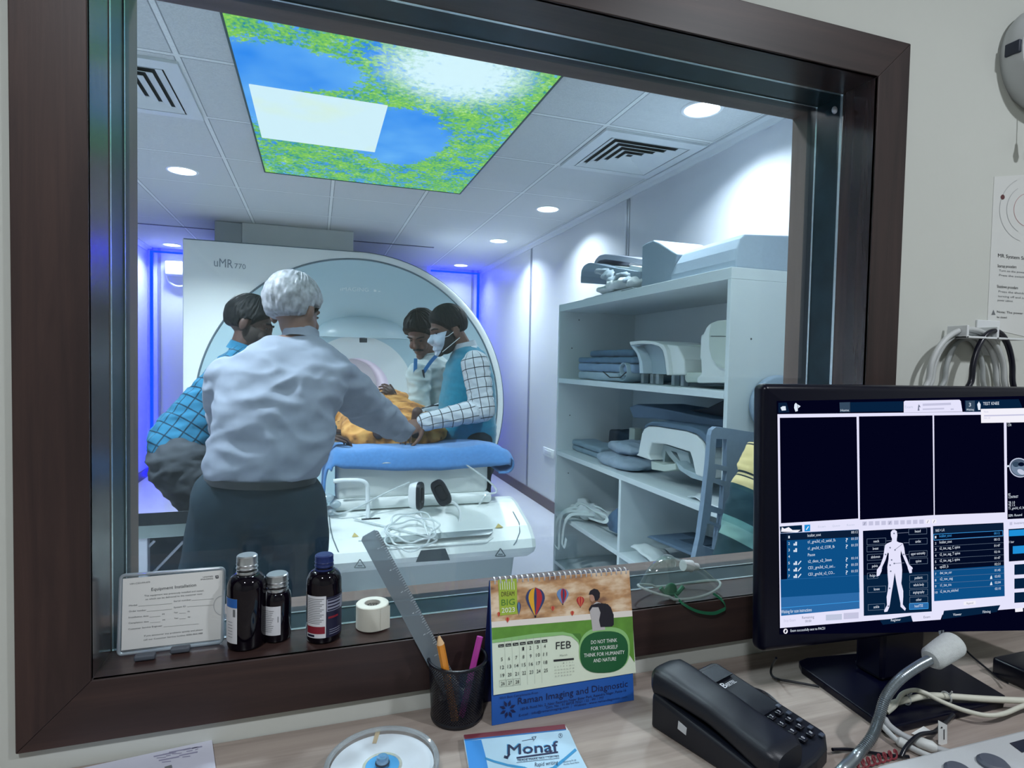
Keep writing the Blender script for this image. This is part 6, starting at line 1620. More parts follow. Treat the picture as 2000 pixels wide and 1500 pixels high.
# ---- magazine at the left
MP = Plane(V((-.2, .8, D + .004)), X3, Y3)
o_ = [MP.at(*q) for q in ((40, 1526), (414, 1445), (424, 1520), (60, 1600))]
c0 = sum(o_, V()) / 4
t = thing('leaflet', 'pale printed leaflet lying on the desk at the lower left', 'leaflet', (c0.x, c0.y, D))
part('sheets', MB().prism(o_, (0, 0, -.0036)), M('leaflet_lilac', '#c3c5d4', .5, var=.05, vscale=14), t)
b = MB()
for x, y, w in ((300, 1478, 40), (330, 1470, 42), (358, 1465, 30), (310, 1486, 40), (350, 1476, 36), (375, 1462, 20), (318, 1474, 26)):
    b.pline(MP, (x, y), (x + w, y - w * .2), 2.2, .0003, 0); b.pline(MP, (x + 6, y + 3), (x + w * .6, y + 1), 1.5, .0003, 0)
b.pline(MP, (322, 1501), (336, 1497), 6, .0003, 1)
part('print', b, [M('print_lilac', '#8d8ca6', .6), ink], t)
# ---- black desk telephone
tk = M('phone_black', '#0c101b', .42, spec=.45, bump=.06, bscale=900); tk2 = M('phone_black_glossy', '#0a0c18', .3)
def W(px, py, h): return P(px, py, Z=D + h)
A0, B0, C0 = W(1258, 1405, .004), W(1392, 1345, .004), W(1640, 1475, .004)
lx = (C0 - B0); lx.z = 0; LEN = lx.length; lx.normalize(); wx = V((lx.y, -lx.x, 0)) * -1
if wx.dot(A0 - B0) > 0: wx = -wx                                  # wx from handset side to key side
WID = abs((B0 - A0).dot(wx)); org = B0 - wx * WID; org.z = D + .0005
t = thing('telephone', 'black corded desk telephone with handset lying along its left side', 'telephone', org + lx * LEN / 2 + wx * WID / 2)
def F(u, v, h): return org + lx * (u * LEN) + wx * (v * WID) + Z3 * h
def base_ring(h, ins): return [F(u, v, h) for u, v in ((.03 + ins, 0 + ins), (0 + ins, .06 + ins), (0 + ins, .94 - ins), (.03 + ins, 1 - ins), (.9 - ins, 1 - ins), (.98 - ins, .82 - ins), (1 - ins, .6), (1 - ins, .1 + ins), (.97 - ins, ins))]
def top_h(u): return .048 - .026 * max(0, (u - .15)) / .85
b = MB(); r0_ = base_ring(0, 0); n_ = len(r0_)
rings = []
for hf, ins in ((0, .0), (.35, -.0), (.85, .0), (1.0, .012)):
    rr = base_ring(0, ins)
    for p in rr:
        u = (p - org).dot(lx) / LEN; p.z = org.z + top_h(u) * hf
    rings.append(rr)
vs = [p for r_ in rings for p in r_]
b.add(vs, [(j * n_ + i, j * n_ + (i + 1) % n_, (j + 1) * n_ + (i + 1) % n_, (j + 1) * n_ + i) for j in range(3) for i in range(n_)] + [tuple(range(n_ - 1, -1, -1)), tuple(range(3 * n_, 4 * n_))], 0, False)
part('base', b, tk, t, bevel=.003)
# handset: long bar with thicker ear and mouth ends
def hs(u, k):
    a = 2 * pi * k; wv = .215 + .012 * cos(6.28 * u); hh = .024 + .010 * (abs(u - .5) * 2) ** 2
    ca = math.copysign(abs(cos(a)) ** .55, cos(a)); sa = math.copysign(abs(sin(a)) ** .55, sin(a))
    taper = 1 if .04 < u < .96 else .8
    q = F(-.02 + .99 * u, .235 + wv * ca * taper, 0); q.z = org.z + top_h(u) * .93 + .014 + hh * .62 * sa * taper + .006 * (1 - abs(u - .5) * 2); return q
b = MB().grid(lambda u, v: hs(v, u), 32, 24, closeu=True); b.poly([hs(0, i / 32) for i in range(32)]); b.poly([hs(1, i / 32) for i in range(32)][::-1])
part('handset', b, tk, t)
TPn = (F(.9, .7, top_h(.9)) - F(.2, .7, top_h(.2))).normalized()
TP = Plane(F(.5, .7, top_h(.5) + .0003), TPn, wx)
def onp(u, v, d=0.0): return F(u, v, top_h(u) + .0005 + d)
def plate(u0, u1, v0, v1, d, th): return MB().prism([onp(u0, v0, d), onp(u1, v0, d), onp(u1, v1, d), onp(u0, v1, d)], (0, 0, -th))
part('card_window', plate(.07, .21, .56, .93, .0012, .0016), M('phone_panel', '#10141e', .25), t)
part('number_panel', plate(.47, .60, .54, .9, .001, .0014), tk, t)
b = MB(); q = onp(.285, .66, .0006)
b.text('B', q, wx, -TPn, .010, .008, 0); b.text('EETEL', q + wx * .009, wx, -TPn, .006, .020, 0)
part('lettering', b, M('phone_white_print', '#c9ccd2', .5), t)
keys = ['1', '2', '3', '4', '5', '6', '7', '8', '9', '*', '0', '#']
for k in range(12):
    r_, c_ = divmod(k, 3); u = .645 + r_ * .075; v = .56 + c_ * .125
    kb = part('key', MB().rbox((-.0052, -.0045, 0), (.0052, .0045, .004), .0015, M4=Matrix.Translation(onp(u, v, 0)) @ Matrix((wx, -lx, Z3)).transposed().to_4x4()), tk2, t)
    part('digit', MB().text(keys[k], onp(u, v, .0045) - wx * .002 + lx * .0022, wx, -TPn, .0046, None, 0), MATS['phone_white_print'], kb)
for k in range(5):
    u = .60 + k * .078; part('side_key', MB().rbox((-.004, -.003, 0), (.004, .003, .003), .001, M4=Matrix.Translation(onp(u, .90, 0)) @ Matrix((wx, -lx, Z3)).transposed().to_4x4()), M('side_key_grey', '#3a4150', .4), t)
q = F(.30, .0, .028)
part('hook_tab', MB().prism([F(.26, -.004, .020), F(.33, -.004, .018), F(.335, -.004, .028), F(.265, -.004, .031)], wx * .006), M('tab_white', '#c3c7cc', .4), t)
solo('phone_cord', MB().tube(spline([W(1450, 1346, .012), W(1472, 1345, .010), W(1496, 1354, .006), W(1518, 1372, .004), W(1534, 1392, .004), W(1541, 1402, .006)], 6), .0019, 8), tk2, 'thin black cord curving beside the keypad of the telephone', 'cord', W(1496, 1354, 0))
solo('phone_cord', MB().tube(spline([W(1626, 1464, .008), W(1660, 1464, .004), W(1700, 1470, .004), W(1740, 1476, .004), W(1775, 1478, .004)], 6), .0022, 8), tk2, 'black cord running from the front of the telephone to the grey console', 'cord', W(1660, 1464, 0))
# ---- monitor
bez = M('monitor_bezel', '#040518', .28, spec=.25)
ML = P(1487, 1278, Y=.664); MT = P(1484, 749, Y=.681)
mx = V((cos(radians(3.5)), -sin(radians(3.5)), 0)); my = (MT - ML); my -= mx * my.dot(mx); MH = my.length; my.normalize(); mn = mx.cross(my)
MW = .585
base_c = sum((P(x, y, Z=D) for x, y in ((1560, 1297), (1725, 1425), (1960, 1375), (1800, 1272))), V()) / 4
t = thing('monitor', 'large black desktop monitor showing the scanner software', 'monitor', (base_c.x, base_c.y, D))
M4 = Matrix((mx, my, mn)).transposed().to_4x4(); M4.translation = ML
part('bezel', MB().rbox((0, 0, -.026), (MW, MH, 0), .010, M4=M4, seg=5), bez, t)
part('back_shell', MB().rbox((.08, .05, -.06), (MW - .08, MH - .05, -.025), .02, M4=M4), bez, t)
SP = Plane(ML + mn * .0004, mx, my)
def s8(x, y): return (1460 + x / 3, 740 + y / 3)
cols = ['#03041a', '#e4e3fb', '#0f5590', '#051230', '#071f3f', '#3f9fe8', '#dfe9f7', '#3b5168', '#12294a', '#7d92ac', '#c9c9e4', '#2f6fae', '#0b2c50', '#f2f0fa', '#7f86a0', '#1f8fd8', '#c3cbe2', '#55657c']
strn = [1.0, 1.0, .85, .6, .7, 1.0, 1.0, .8, .6, .8, .95, .9, .6, 1.0, .8, 1.0, .95, .8]
sm = [E('screen_%d' % i, c_, s_) for i, (c_, s_) in enumerate(zip(cols, strn))]
b = MB()
def sp(pts, mi, d=1): b.ppoly(SP, [s8(*p) for p in pts], .0001 * d, mi)
def sq(x0, y0, x1, y1, mi, d=3, sl=-.045): sp([(x0, y0), (x1, y0 + (x1 - x0) * sl), (x1, y1 + (x1 - x0) * sl), (x0, y1)], mi, d)
def stx(s_, x, y, w, h, mi=6, sl=-.075, d=6): b.ptext(s_, SP, s8(x, y), s8(x + w, y + w * sl), h / 3, .0001 * d, mi)
sp([(172, 130), (1860, 95), (1860, 1470), (188, 1498)], 0, 1)
sp([(175, 207), (1860, 186), (1860, 1322), (190, 1460)], 1, 2)
for q in ([(188, 228), (638, 222), (648, 818), (195, 846)], [(652, 220), (1083, 214), (1090, 798), (658, 825)], [(1092, 214), (1500, 208), (1507, 782), (1096, 798)], [(1516, 208), (1860, 203), (1860, 806), (1522, 822)]): sp(q, 0, 3)
sp([(188, 865), (318, 856), (320, 895), (192, 904)], 12, 4); sp([(195, 895), (200, 868), (215, 878), (240, 868), (262, 885), (310, 884), (290, 898)], 13, 5)
sp([(332, 855), (366, 853), (366, 892), (333, 894)], 15, 4); b.pline(SP, s8(342, 884), s8(356, 864), 1.6, .0006, 13)
for k in range(3): stx(('Scan', 'Queue', 'Recon')[k], 410 + k * 85, 872 - k * 5, 45, 12, 16)
for k in range(12): sq(672 + k * 37, 836 - k * 1.2, 698 + k * 37, 860 - k * 1.2, 10 if k < 10 else 13, 4); 
for k in (0, 4, 10, 11): b.pline(SP, s8(680 + k * 37, 856 - k * 1.2), s8(688 + k * 37, 840 - k * 1.2), 1, .0006, 14)
# left list
sp([(190, 905), (650, 882), (655, 1345), (196, 1388)], 2, 4); sp([(190, 908), (228, 905), (231, 1172), (193, 1176)], 3, 5); sp([(192, 1176), (652, 1150), (655, 1345), (196, 1388)], 11, 5); sp([(192, 1178), (652, 1152), (654, 1250), (194, 1280)], 2, 6)
sp([(190, 907), (650, 884), (651, 925), (190, 948)], 8, 5)
rows = [('localizer_scout', 78, '00:12', 0), ('t1_gre3d_v2_axial_fa', 163, '01:33', 1), ('t1_gre3d_v2_COR_fb', 157, '01:33', 1), ('Pause', 42, '', 0), ('t2_dess_v2_3mm', 138, '01:14', 2), ('CE1_gre3d_v2_axi...', 158, '01:33', 2), ('CE1_gre3d_v2_CO...', 155, '01:33', 2)]
for k, (s_, w, tm_, ic) in enumerate(rows):
    y = 928 + k * 38
    stx(str(k + 1), 237, y + 6, 9, 15); stx(s_, 350 + k * .6, y - 3, w, 17)
    if tm_: stx(tm_, 606, y - 22, 38, 15)
    if ic: stx('?', 573, y + 14 - 24, 13, 24); sq(268, y + 8 - 10, 276, y + 10, 6, 6); sq(278, y - 12, 288, y + 10, 6, 6)
    if ic == 2: b.pline(SP, s8(294, y + 8), s8(312, y - 14), 1.8, .0006, 6)
sp([(196, 1340), (655, 1300), (655, 1303), (196, 1343)], 5, 7); stx('Waiting for scan instructions', 196, 1374, 178, 20)
stx('Stop Exam', 210, 1424, 70, 16, 10); stx('Remaining', 318, 1406, 70, 16, 14); stx('00:00', 336, 1426, 36, 14, 14)
sq(458, 1382, 552, 1416, 16, 3, -.06); stx('Continue', 470, 1406, 66, 14, 10); sq(562, 1372, 650, 1408, 10, 3, -.06); stx('Run', 590, 1396, 36, 14, 16)
# body map
sp([(675, 890), (1072, 868), (1078, 1362), (680, 1388)], 3, 4); sp([(677, 1150), (1075, 1128), (1078, 1362), (680, 1388)], 12, 5)
def z3(x, y): return ((1670 + x / 6.816 - 1460) * 3, (1010 + y / 6.816 - 740) * 3)
body = [(520, 165), (550, 185), (558, 240), (550, 290), (550, 320), (580, 335), (630, 345), (648, 400), (660, 490), (690, 560), (715, 630), (760, 670), (762, 690), (750, 690), (752, 740), (720, 745), (700, 690), (690, 650), (650, 560), (618, 480), (606, 440), (600, 520), (612, 600), (622, 700), (618, 800), (610, 880), (636, 980), (636, 1060), (630, 1160), (672, 1215), (660, 1245), (600, 1190), (598, 1140), (570, 1000), (550, 900), (522, 740), (500, 900), (482, 1000), (460, 1150), (450, 1200), (425, 1255), (385, 1262), (382, 1240), (420, 1170), (415, 1060), (430, 980), (438, 880), (428, 760), (425, 660), (440, 560), (444, 480), (430, 470), (400, 570), (352, 670), (348, 720), (320, 775), (280, 790), (285, 700), (330, 640), (370, 530), (385, 430), (395, 370), (420, 350), (480, 325), (488, 290), (472, 250), (470, 200), (490, 172)]
b.poly([SP.at(*s8(*z3(*p)), .0007) for p in body], 1)
for x, y, w, s_ in ((710, 155, 240, 'head'), (715, 290, 240, 'cardiac'), (715, 455, 240, 'upper extremity'), (720, 552, 240, 'spine'), (722, 775, 240, 'pediatric'), (722, 870, 240, 'whole body'), (722, 968, 240, 'angiography'), (724, 1066, 240, 'other'), (720, 1150, 248, 'head/TSE'), (155, 288, 250, 'neck'), (155, 385, 230, 'breast'), (158, 498, 220, 'abdomen'), (160, 618, 200, 'pelvis'), (160, 745, 140, 'hip'), (165, 925, 240, 'knee'), (170, 1162, 220, 'ankle')):
    for a_, e_ in (((x, y), (x + w, y - 12)), ((x, y + 78), (x + w, y + 66)), ((x, y), (x, y + 78)), ((x + w, y - 12), (x + w, y + 66))):
        b.pline(SP, s8(*z3(*a_)), s8(*z3(*e_)), .55 if s_ != 'head/TSE' else 1.1, .0006, 9 if s_ != 'head/TSE' else 5)
    tw_ = {'upper extremity': 190, 'angiography': 150, 'whole body': 140, 'abdomen': 120, 'pediatric': 105, 'head/TSE': 110}.get(s_, 75)
    if s_ == 'head/TSE': b.poly([SP.at(*s8(*z3(*p)), .00055) for p in ((x + 6, y + 6), (x + w - 6, y - 6), (x + w - 6, y + 62), (x + 6, y + 74))], 11)
    a_ = z3(x + w / 2 - tw_ / 2, y + 50); stx(s_, a_[0], a_[1], tw_ * .44, 16)
for a_, e_ in (((555, 212), (706, 203)), ((412, 315), (488, 308)), ((640, 340), (712, 338)), ((520, 435), (625, 355)), ((520, 615), (650, 605)), ((655, 500), (706, 495))): b.pline(SP, s8(*z3(*a_)), s8(*z3(*e_)), .9, .0009, 14)
for x, y in ((512, 215), (460, 405), (525, 435), (480, 568), (460, 637), (515, 615), (468, 718), (453, 945), (437, 1183), (400, 495), (640, 495)):
    cx, cy = z3(x, y); sp([(cx + 5 * cos(k), cy + 5 * sin(k)) for k in [i * pi / 4 for i in range(8)]], 14, 9)
# protocol list
sp([(1085, 862), (1498, 842), (1505, 1272), (1092, 1302)], 3, 4); sp([(1090, 1120), (1502, 1092), (1505, 1272), (1092, 1302)], 2, 5); sp([(1086, 866), (1498, 845), (1499, 885), (1087, 908)], 8, 5)
stx('NAS + L-R', 1100, 896, 52, 16)
pr = [('localizer_scout', 72, '00:12'), ('localizer_scout', 72, '00:12'), ('t2_tse_sag_C spine', 120, '01:47'), ('t2_tse_sag_T spine', 120, '02:16'), ('t2_tse_sag_L spine', 118, '01:47'), ('epi2D_b', 50, '02:21'), ('dwi_tse_cor', 70, '01:45'), ('t2_tse_sag', 75, '02:02'), ('t1_tse_tra', 66, '02:04'), ('t2_tse_tra_stitched', 106, '02:10')]
for k, (s_, w, tm_) in enumerate(pr):
    y = 932 + k * 36
    stx(str(k + 1), 1096, y + 2, 8 if k < 9 else 15, 14); stx(s_, 1122 + k * .5, y - 4, w, 16, 5 if k == 0 else 6); stx(tm_, 1442 + k * .6, y - 20, 34, 14, 5 if k == 0 else 6)
    if k: b.pline(SP, s8(1090, y - 22), s8(1500, y - 46), .4, .0006, 9)
    if k in (7, 8): sp([(1418, y - 12), (1432, y - 13), (1430, y - 24), (1426, y - 34), (1421, y - 24)], 6, 7)
for a_, e_ in (((1088, 910), (1492, 888)), ((1090, 944), (1494, 918)), ((1088, 910), (1090, 944)), ((1492, 888), (1494, 918))): b.pline(SP, s8(*a_), s8(*e_), .9, .0008, 5)
sq(1265, 1304, 1335, 1326, 13, 4, -.07); stx('Append', 1280, 1320, 40, 12, 14)
# right column
sp([(1528, 880), (1860, 858), (1860, 1046), (1530, 1070)], 3, 4); sp([(1530, 886), (1860, 866), (1860, 905), (1530, 922)], 15, 6); sp([(1552, 980), (1860, 960), (1860, 1005), (1552, 1025)], 15, 6)
for k in range(3): sp([(1562, 1088 + k * 82), (1860, 1068 + k * 82), (1860, 1130 + k * 82), (1562, 1148 + k * 82)], 12, 4)
stx('1 bar', 1530, 962, 30, 14); stx('Inventory', 1560, 852, 60, 14, 14); sp([(1534, 840), (1550, 838), (1550, 856), (1534, 857)], 10, 4)
for k, (s_, w) in enumerate((('HF', 18), ('COR', 22))): stx(s_, 1522, 262 + k * 16, w, 13)
for y, s_, w in ((684, 'KE', 12), (700, 'CONTRAST', 58), (732, 'TR 1.0', 38), (748, 'TE 1.5', 38), (766, 'T1_gre3d_v2_fa', 92), (808, 'SER: Round', 80)): stx(s_, 1526, y, w, 14)
# scan slice
def ell(cx, cy, rx, ry, mi, d, n_=30, t0=0): sp([(cx + rx * cos(2 * pi * k / n_) * cos(t0) - ry * sin(2 * pi * k / n_) * sin(t0), cy + rx * cos(2 * pi * k / n_) * sin(t0) + ry * sin(2 * pi * k / n_) * cos(t0)) for k in range(n_)], mi, d)
ell(1592, 520, 62, 56, 16, 5, 30, .5); ell(1592, 520, 56, 50, 17, 6, 30, .5); ell(1585, 528, 46, 34, 9, 7, 30, .6); ell(1570, 500, 20, 16, 7, 8); ell(1600, 545, 24, 14, 16, 8, 20, .5); ell(1600, 500, 18, 12, 3, 9); ell(1640, 520, 40, 40, 9, 5)
sp([(1520, 506), (1530, 505), (1530, 516), (1520, 517)], 6, 5)
# tabs
sp([(180, 140), (228, 138), (245, 196), (180, 199)], 8, 3); sp([(192, 168), (205, 160), (222, 160), (224, 184), (200, 186)], 6, 4)
sp([(274, 150), (282, 140), (292, 150), (294, 188), (280, 192), (272, 170)], 6, 3); sp([(294, 150), (310, 160), (296, 172)], 6, 3)
sp([(538, 138), (600, 136), (600, 194), (540, 195)], 7, 3); stx('Home', 544, 190, 48, 12, 6, -.03); sp([(602, 137), (912, 131), (912, 190), (602, 194)], 12, 2)
sp([(914, 134), (922, 128), (1240, 122), (1248, 130), (1258, 192), (914, 197)], 1, 4); stx('Exam', 920, 172, 46, 16, 16, -.03); sp([(995, 186), (1000, 145), (1006, 186)], 14, 5); sp([(996, 166), (1012, 166), (1004, 150)], 14, 5)
for a_, e_, w in (((1024, 152), (1190, 146), 4.5), ((1024, 178), (1150, 174), 3), ((1188, 178), (1206, 177), 3)): b.pline(SP, s8(*a_), s8(*e_), w, .0006, 10)
sp([(1272, 126), (1588, 119), (1608, 165), (1608, 190), (1274, 194)], 12, 3); sp([(1276, 128), (1330, 127), (1331, 188), (1278, 190)], 7, 4)
stx('3', 1295, 162, 12, 22, 6, -.03); stx('Waiting', 1280, 186, 44, 12, 6, -.03); stx('TEST KNEE', 1378, 154, 94, 18, 6, -.03); sp([(1350, 182), (1344, 150), (1354, 132), (1364, 150), (1362, 182)], 6, 5)
sp([(1364, 176), (1860, 166), (1860, 250), (1366, 258)], 13, 8); stx('Note', 1382, 198, 26, 12, 10, -.03, 9); b.pline(SP, s8(1382, 216), s8(1620, 210), 2.6, .001, 10); stx('knee_coil', 1382, 234, 36, 12, 10, -.03, 9)
# footer
sp([(775, 1416), (960, 1386), (966, 1420), (792, 1440)], 12, 3); sp([(952, 1378), (1148, 1360), (1130, 1410), (968, 1422)], 1, 3); sp([(1150, 1358), (1480, 1325), (1460, 1365), (1138, 1408)], 12, 3)
stx('Register', 838, 1420, 58, 15); stx('Exam', 1030, 1402, 38, 14, 14); stx('Viewer', 1202, 1388, 50, 15); stx('Filming', 1376, 1372, 46, 15)
sp([(1566, 1346), (1612, 1340), (1613, 1362), (1568, 1366)], 13, 3)
ell(222, 1478, 13, 15, 13, 3, 20); ell(222, 1478, 5, 10, 0, 4, 12, .4); stx('Exam successfully sent to PACS1', 250, 1482, 202, 15)
part('screen', b, sm, t, 'lit screen of the scanner software')
b = MB(); sp2 = lambda pts, mi: b.ppoly(SP, [s8(*p) for p in pts], .0004, mi)
sp2([(1118, 1475), (1150, 1471), (1150, 1494), (1136, 1502), (1120, 1496)], 0); b.ppoly(SP, [s8(*p) for p in ((1133, 1474), (1140, 1473), (1140, 1490), (1133, 1491))], .0006, 1)
part('badge', b, [M('badge_silver', '#8a95a0', .3, .6), bez], t)
nb = ML + mx * (MW * .52)
q0, q1 = P(1690, 1300, Y=base_c.y + .02), None
part('neck', MB().box((base_c.x - .045, base_c.y - .005, D + .013), (base_c.x + .045, base_c.y + .045, D + .20)), bez, t, bevel=.006)
a_, e_ = P(1680, 1296, Z=D + .018), P(1738, 1308, Z=D + .018)
part('neck_plate', MB().rbox((a_.x, min(a_.y, e_.y) - .004, D + .0125), (e_.x, max(a_.y, e_.y) + .01, D + .02), .003), M('neck_silver', '#7e878c', .3, .7), t)
o_ = [P(x, y, Z=D + .012) for x, y in ((1560, 1290), (1566, 1302), (1725, 1416), (1740, 1420), (1960, 1368), (1964, 1358), (1812, 1268), (1795, 1264), (1575, 1284))]
part('foot_plate', MB().prism(o_, (0, 0, -.0118)), bez, t, bevel=.002)
# ---- grey operator console, gooseneck microphone, cables
gm = M('console_grey', '#b3b6b8', .55, bump=.1, bscale=900)
zc = D + .034
o_ = [P(x, y, Z=zc) for x, y in ((1716, 1494), (1730, 1490), (2000, 1424), (2300, 1350), (2500, 1560), (1690, 1640), (1704, 1502))]
ctr = P(1900, 1490, Z=zc)
t = thing('operator_console', 'grey operator console with dark buttons at the lower right corner of the desk', 'console', (ctr.x, ctr.y, D))
part('housing', MB().prism(o_, (0, 0, -.0335)), gm, t, bevel=.004)
KP = Plane(V((0, 0, zc + .0002)), X3, Y3)
part('display', MB().prism([KP.at(*q, .0006) for q in ((1972, 1452), (2030, 1436), (2060, 1452), (1996, 1470))], (0, 0, -.001)), M('display_black', '#080a18', .2), t)
for x, y, r_ in ((1940, 1494, .016), (1872, 1508, .014)):
    q = KP.at(x, y); part('button', MB().lathe([(r_, 0), (r_, .003), (r_ - .003, .006), (1e-5, .007)], (q.x, q.y, zc), 32), M('button_slate', '#4b505c', .5), t)
gn = M('gooseneck_steel', '#8f989e', .3, .8)
pts = [P(1644, 1506, Z=D + .025), P(1672, 1478, Y=.545), P(1702, 1440, Y=.55), P(1716, 1405, Y=.555), P(1730, 1362, Y=.56), P(1756, 1328, Y=.565), P(1792, 1302, Y=.57), P(1822, 1286, Y=.574)]
pts = [P(1620, 1540, Z=D + .018)] + pts
t = thing('gooseneck_microphone', 'bendable steel gooseneck microphone with white foam head on the desk', 'microphone', P(1620, 1540, Z=D))
sl = spline(pts, 26); rr = []
for i in range(len(sl)): rr.append(.0062 + .0005 * (1 if i % 2 else -1))
part('gooseneck', MB().tube(sl, rr, 12), gn, t)
part('stand_foot', MB().lathe([(1e-5, 0), (.03, 0), (.03, .008), (.014, .018), (.009, .022), (1e-5, .022)], (pts[0].x, pts[0].y, D + .0005), 32), M('mic_foot', '#3c4148', .4), t)
a_, e_ = P(1818, 1288, Y=.572), P(1862, 1258, Y=.575); ax = (e_ - a_).normalized(); LL = (e_ - a_).length
part('foam_head', MB().lathe([(1e-5, -.002), (.012, -.001), (.0155, .004), (.0168, LL * .6), (.0172, LL - .002), (.016, LL + .002), (.011, LL + .003), (1e-5, LL + .003)], a_, 28, axis=ax), M('foam_white', '#c6cbcb', .9, var=.06, vscale=200, bump=.5, bscale=1200), t)
cw = M('cable_cream', '#c6c6b8', .5); cg = M('cable_grey', '#a3a6a8', .5)
def cable(pts, r, mt_, name, label, cat, group=None):
    sl = spline([P(x, y, Z=D + h) for x, y, h in pts], 8); return solo(name, MB().tube(sl, r, 10), mt_, label, cat, sl[len(sl) // 2], group)
GC_ = 'cream cables by the microphone'
cable([(1722, 1388, .016), (1745, 1374, .020), (1775, 1366, .022), (1812, 1359, .022), (1850, 1360, .020), (1905, 1364, .018), (1960, 1367, .018), (2040, 1370, .018)], .0046, cw, 'cable', 'thick cream cable running right from behind the microphone neck', 'cable', GC_)
cable([(1732, 1392, .014), (1748, 1378, .02), (1762, 1356, .028), (1785, 1348, .030), (1808, 1354, .030), (1830, 1366, .024), (1852, 1376, .018), (1885, 1388, .016), (1925, 1397, .016), (1960, 1394, .016), (2000, 1378, .016), (2040, 1368, .016)], .0032, cw, 'cable', 'thinner cream cable looping under the thick cream one', 'cable', GC_)
for x, y in ((1769, 1365), (1848, 1362)):
    q = P(x, y, Z=D + .021); solo('cable_tie', MB().tube([q + V((0, .0075 * cos(k), .0075 * sin(k))) for k in [2 * pi * i / 16 for i in range(16)]], .0013, 6, closed=True).tube([q + V((0, -.004, .006)), q + V((0, -.008, .013))], .0012, 6), clear('tie_clear', '#eef2f2', gloss=.2, body=.5, bodycol='#c8cccc'), 'clear plastic tie round the cream cables, nearer the %s' % ('microphone neck' if x < 1800 else 'right edge'), 'cable tie', q, 'cable ties')
for k, (pts_, r_, lb) in enumerate(((([(1728, 1404, .018), (1738, 1418, .014), (1760, 1434, .010), (1785, 1446, .008), (1830, 1462, .006), (1870, 1474, .006)]), .0055, 'grey cable with moulded plug lying by the console, upper one'), (([(1722, 1416, .012), (1735, 1430, .010), (1752, 1446, .008), (1775, 1458, .006), (1800, 1470, .006), (1830, 1482, .006)]), .0048, 'paler grey cable with moulded plug lying by the console, lower one'))):
    t = thing('plugged_cable', lb, 'cable', P(pts_[0][0], pts_[0][1], Z=D), 'grey plug cables')
    part('cord', MB().tube(spline([P(x, y, Z=D + h) for x, y, h in pts_], 8), r_ * .75, 10), (cg, M('cable_pale', '#bcc0c0', .5))[k], t)
    i_ = 3 - k; pa, pb = P(*pts_[i_][:2], Z=D + pts_[i_][2]), P(*pts_[i_ + 1][:2], Z=D + pts_[i_ + 1][2])
    part('plug', MB().tube([pa, pa.lerp(pb, .2), pa.lerp(pb, .8), pb], [r_ * .8, r_ * 1.3, r_ * 1.3, r_ * .8], 12), M('plug_pale', '#c3c6c4', .45), t)
cable([(1760, 1478, .006), (1768, 1462, .012), (1782, 1446, .016), (1800, 1434, .016), (1825, 1430, .014), (1838, 1420, .012), (1850, 1408, .010), (1862, 1396, .012)], .0028, tk2, 'cable', 'black cable carrying a white tag near the console', 'cable')
q = P(1842, 1432, Z=D + .016); q.z = D + .02
t = thing('cable_tag', 'white folded paper tag standing up on the black cable', 'tag', (q.x, q.y, D))
TG = Plane(P(1842, 1440, Y=q.y), X3, Z3)
b = MB().prism([TG.at(*c_) for c_ in ((1833, 1407), (1850, 1416), (1850, 1458), (1833, 1454))], -TG.n * .0006)
part('paper', b, paper, t); part('print', MB().prect(TG, 1842.5, 1424, 1844, 1444, .0006), ink_k, t); part('print', MB().prect(TG, 1837, 1419, 1840, 1422, .0006), ink_k, t)
q = P(1800, 1428, Z=D + .004)
solo('cable_tag', MB().prism([P(x, y, Z=D + h) for x, y, h in ((1780, 1433, .002), (1804, 1419, .012), (1818, 1428, .012), (1795, 1438, .002))], (0, 0, .0006)), paper, 'small white paper tag lying flat among the grey cables', 'tag', q)
rd = M('cable_red', '#7a3038', .5)
pts = []
for k in range(60):
    f = k / 59; x = 1662 + 90 * f; y = 1498 - 26 * f
    p = P(x, y, Z=D + .007); pts.append(p + V((.004 * cos(k * .9), .004 * sin(k * .9) * .5, .0045 * sin(k * .9))))
solo('coiled_lead', MB().tube(spline(pts, 2), .0013, 6), rd, 'dark red coiled lead in front of the console', 'lead', P(1700, 1486, Z=D))
cable([(1516, 1285, .05), (1508, 1300, .02), (1506, 1316, .006), (1518, 1326, .004), (1550, 1332, .004), (1600, 1341, .004)], .0018, tk2, 'cable', 'thin black cable looping down by the lower left corner of the monitor', 'cable')
cable([(1876, 1256, .02), (1885, 1268, .010), (1900, 1283, .006), (1930, 1308, .004), (1952, 1326, .006), (1968, 1334, .012)], .0016, tk2, 'cable', 'thin black cable from behind the microphone head to the adapter', 'cable')
q = P(1990, 1334, Z=D); solo('power_adapter', MB().rbox((q.x - .018, q.y - .03, D + .0005), (q.x + .07, q.y + .03, D + .032), .005), tk2, 'black power adapter block at the right edge behind the console', 'adapter', (q.x, q.y, D))
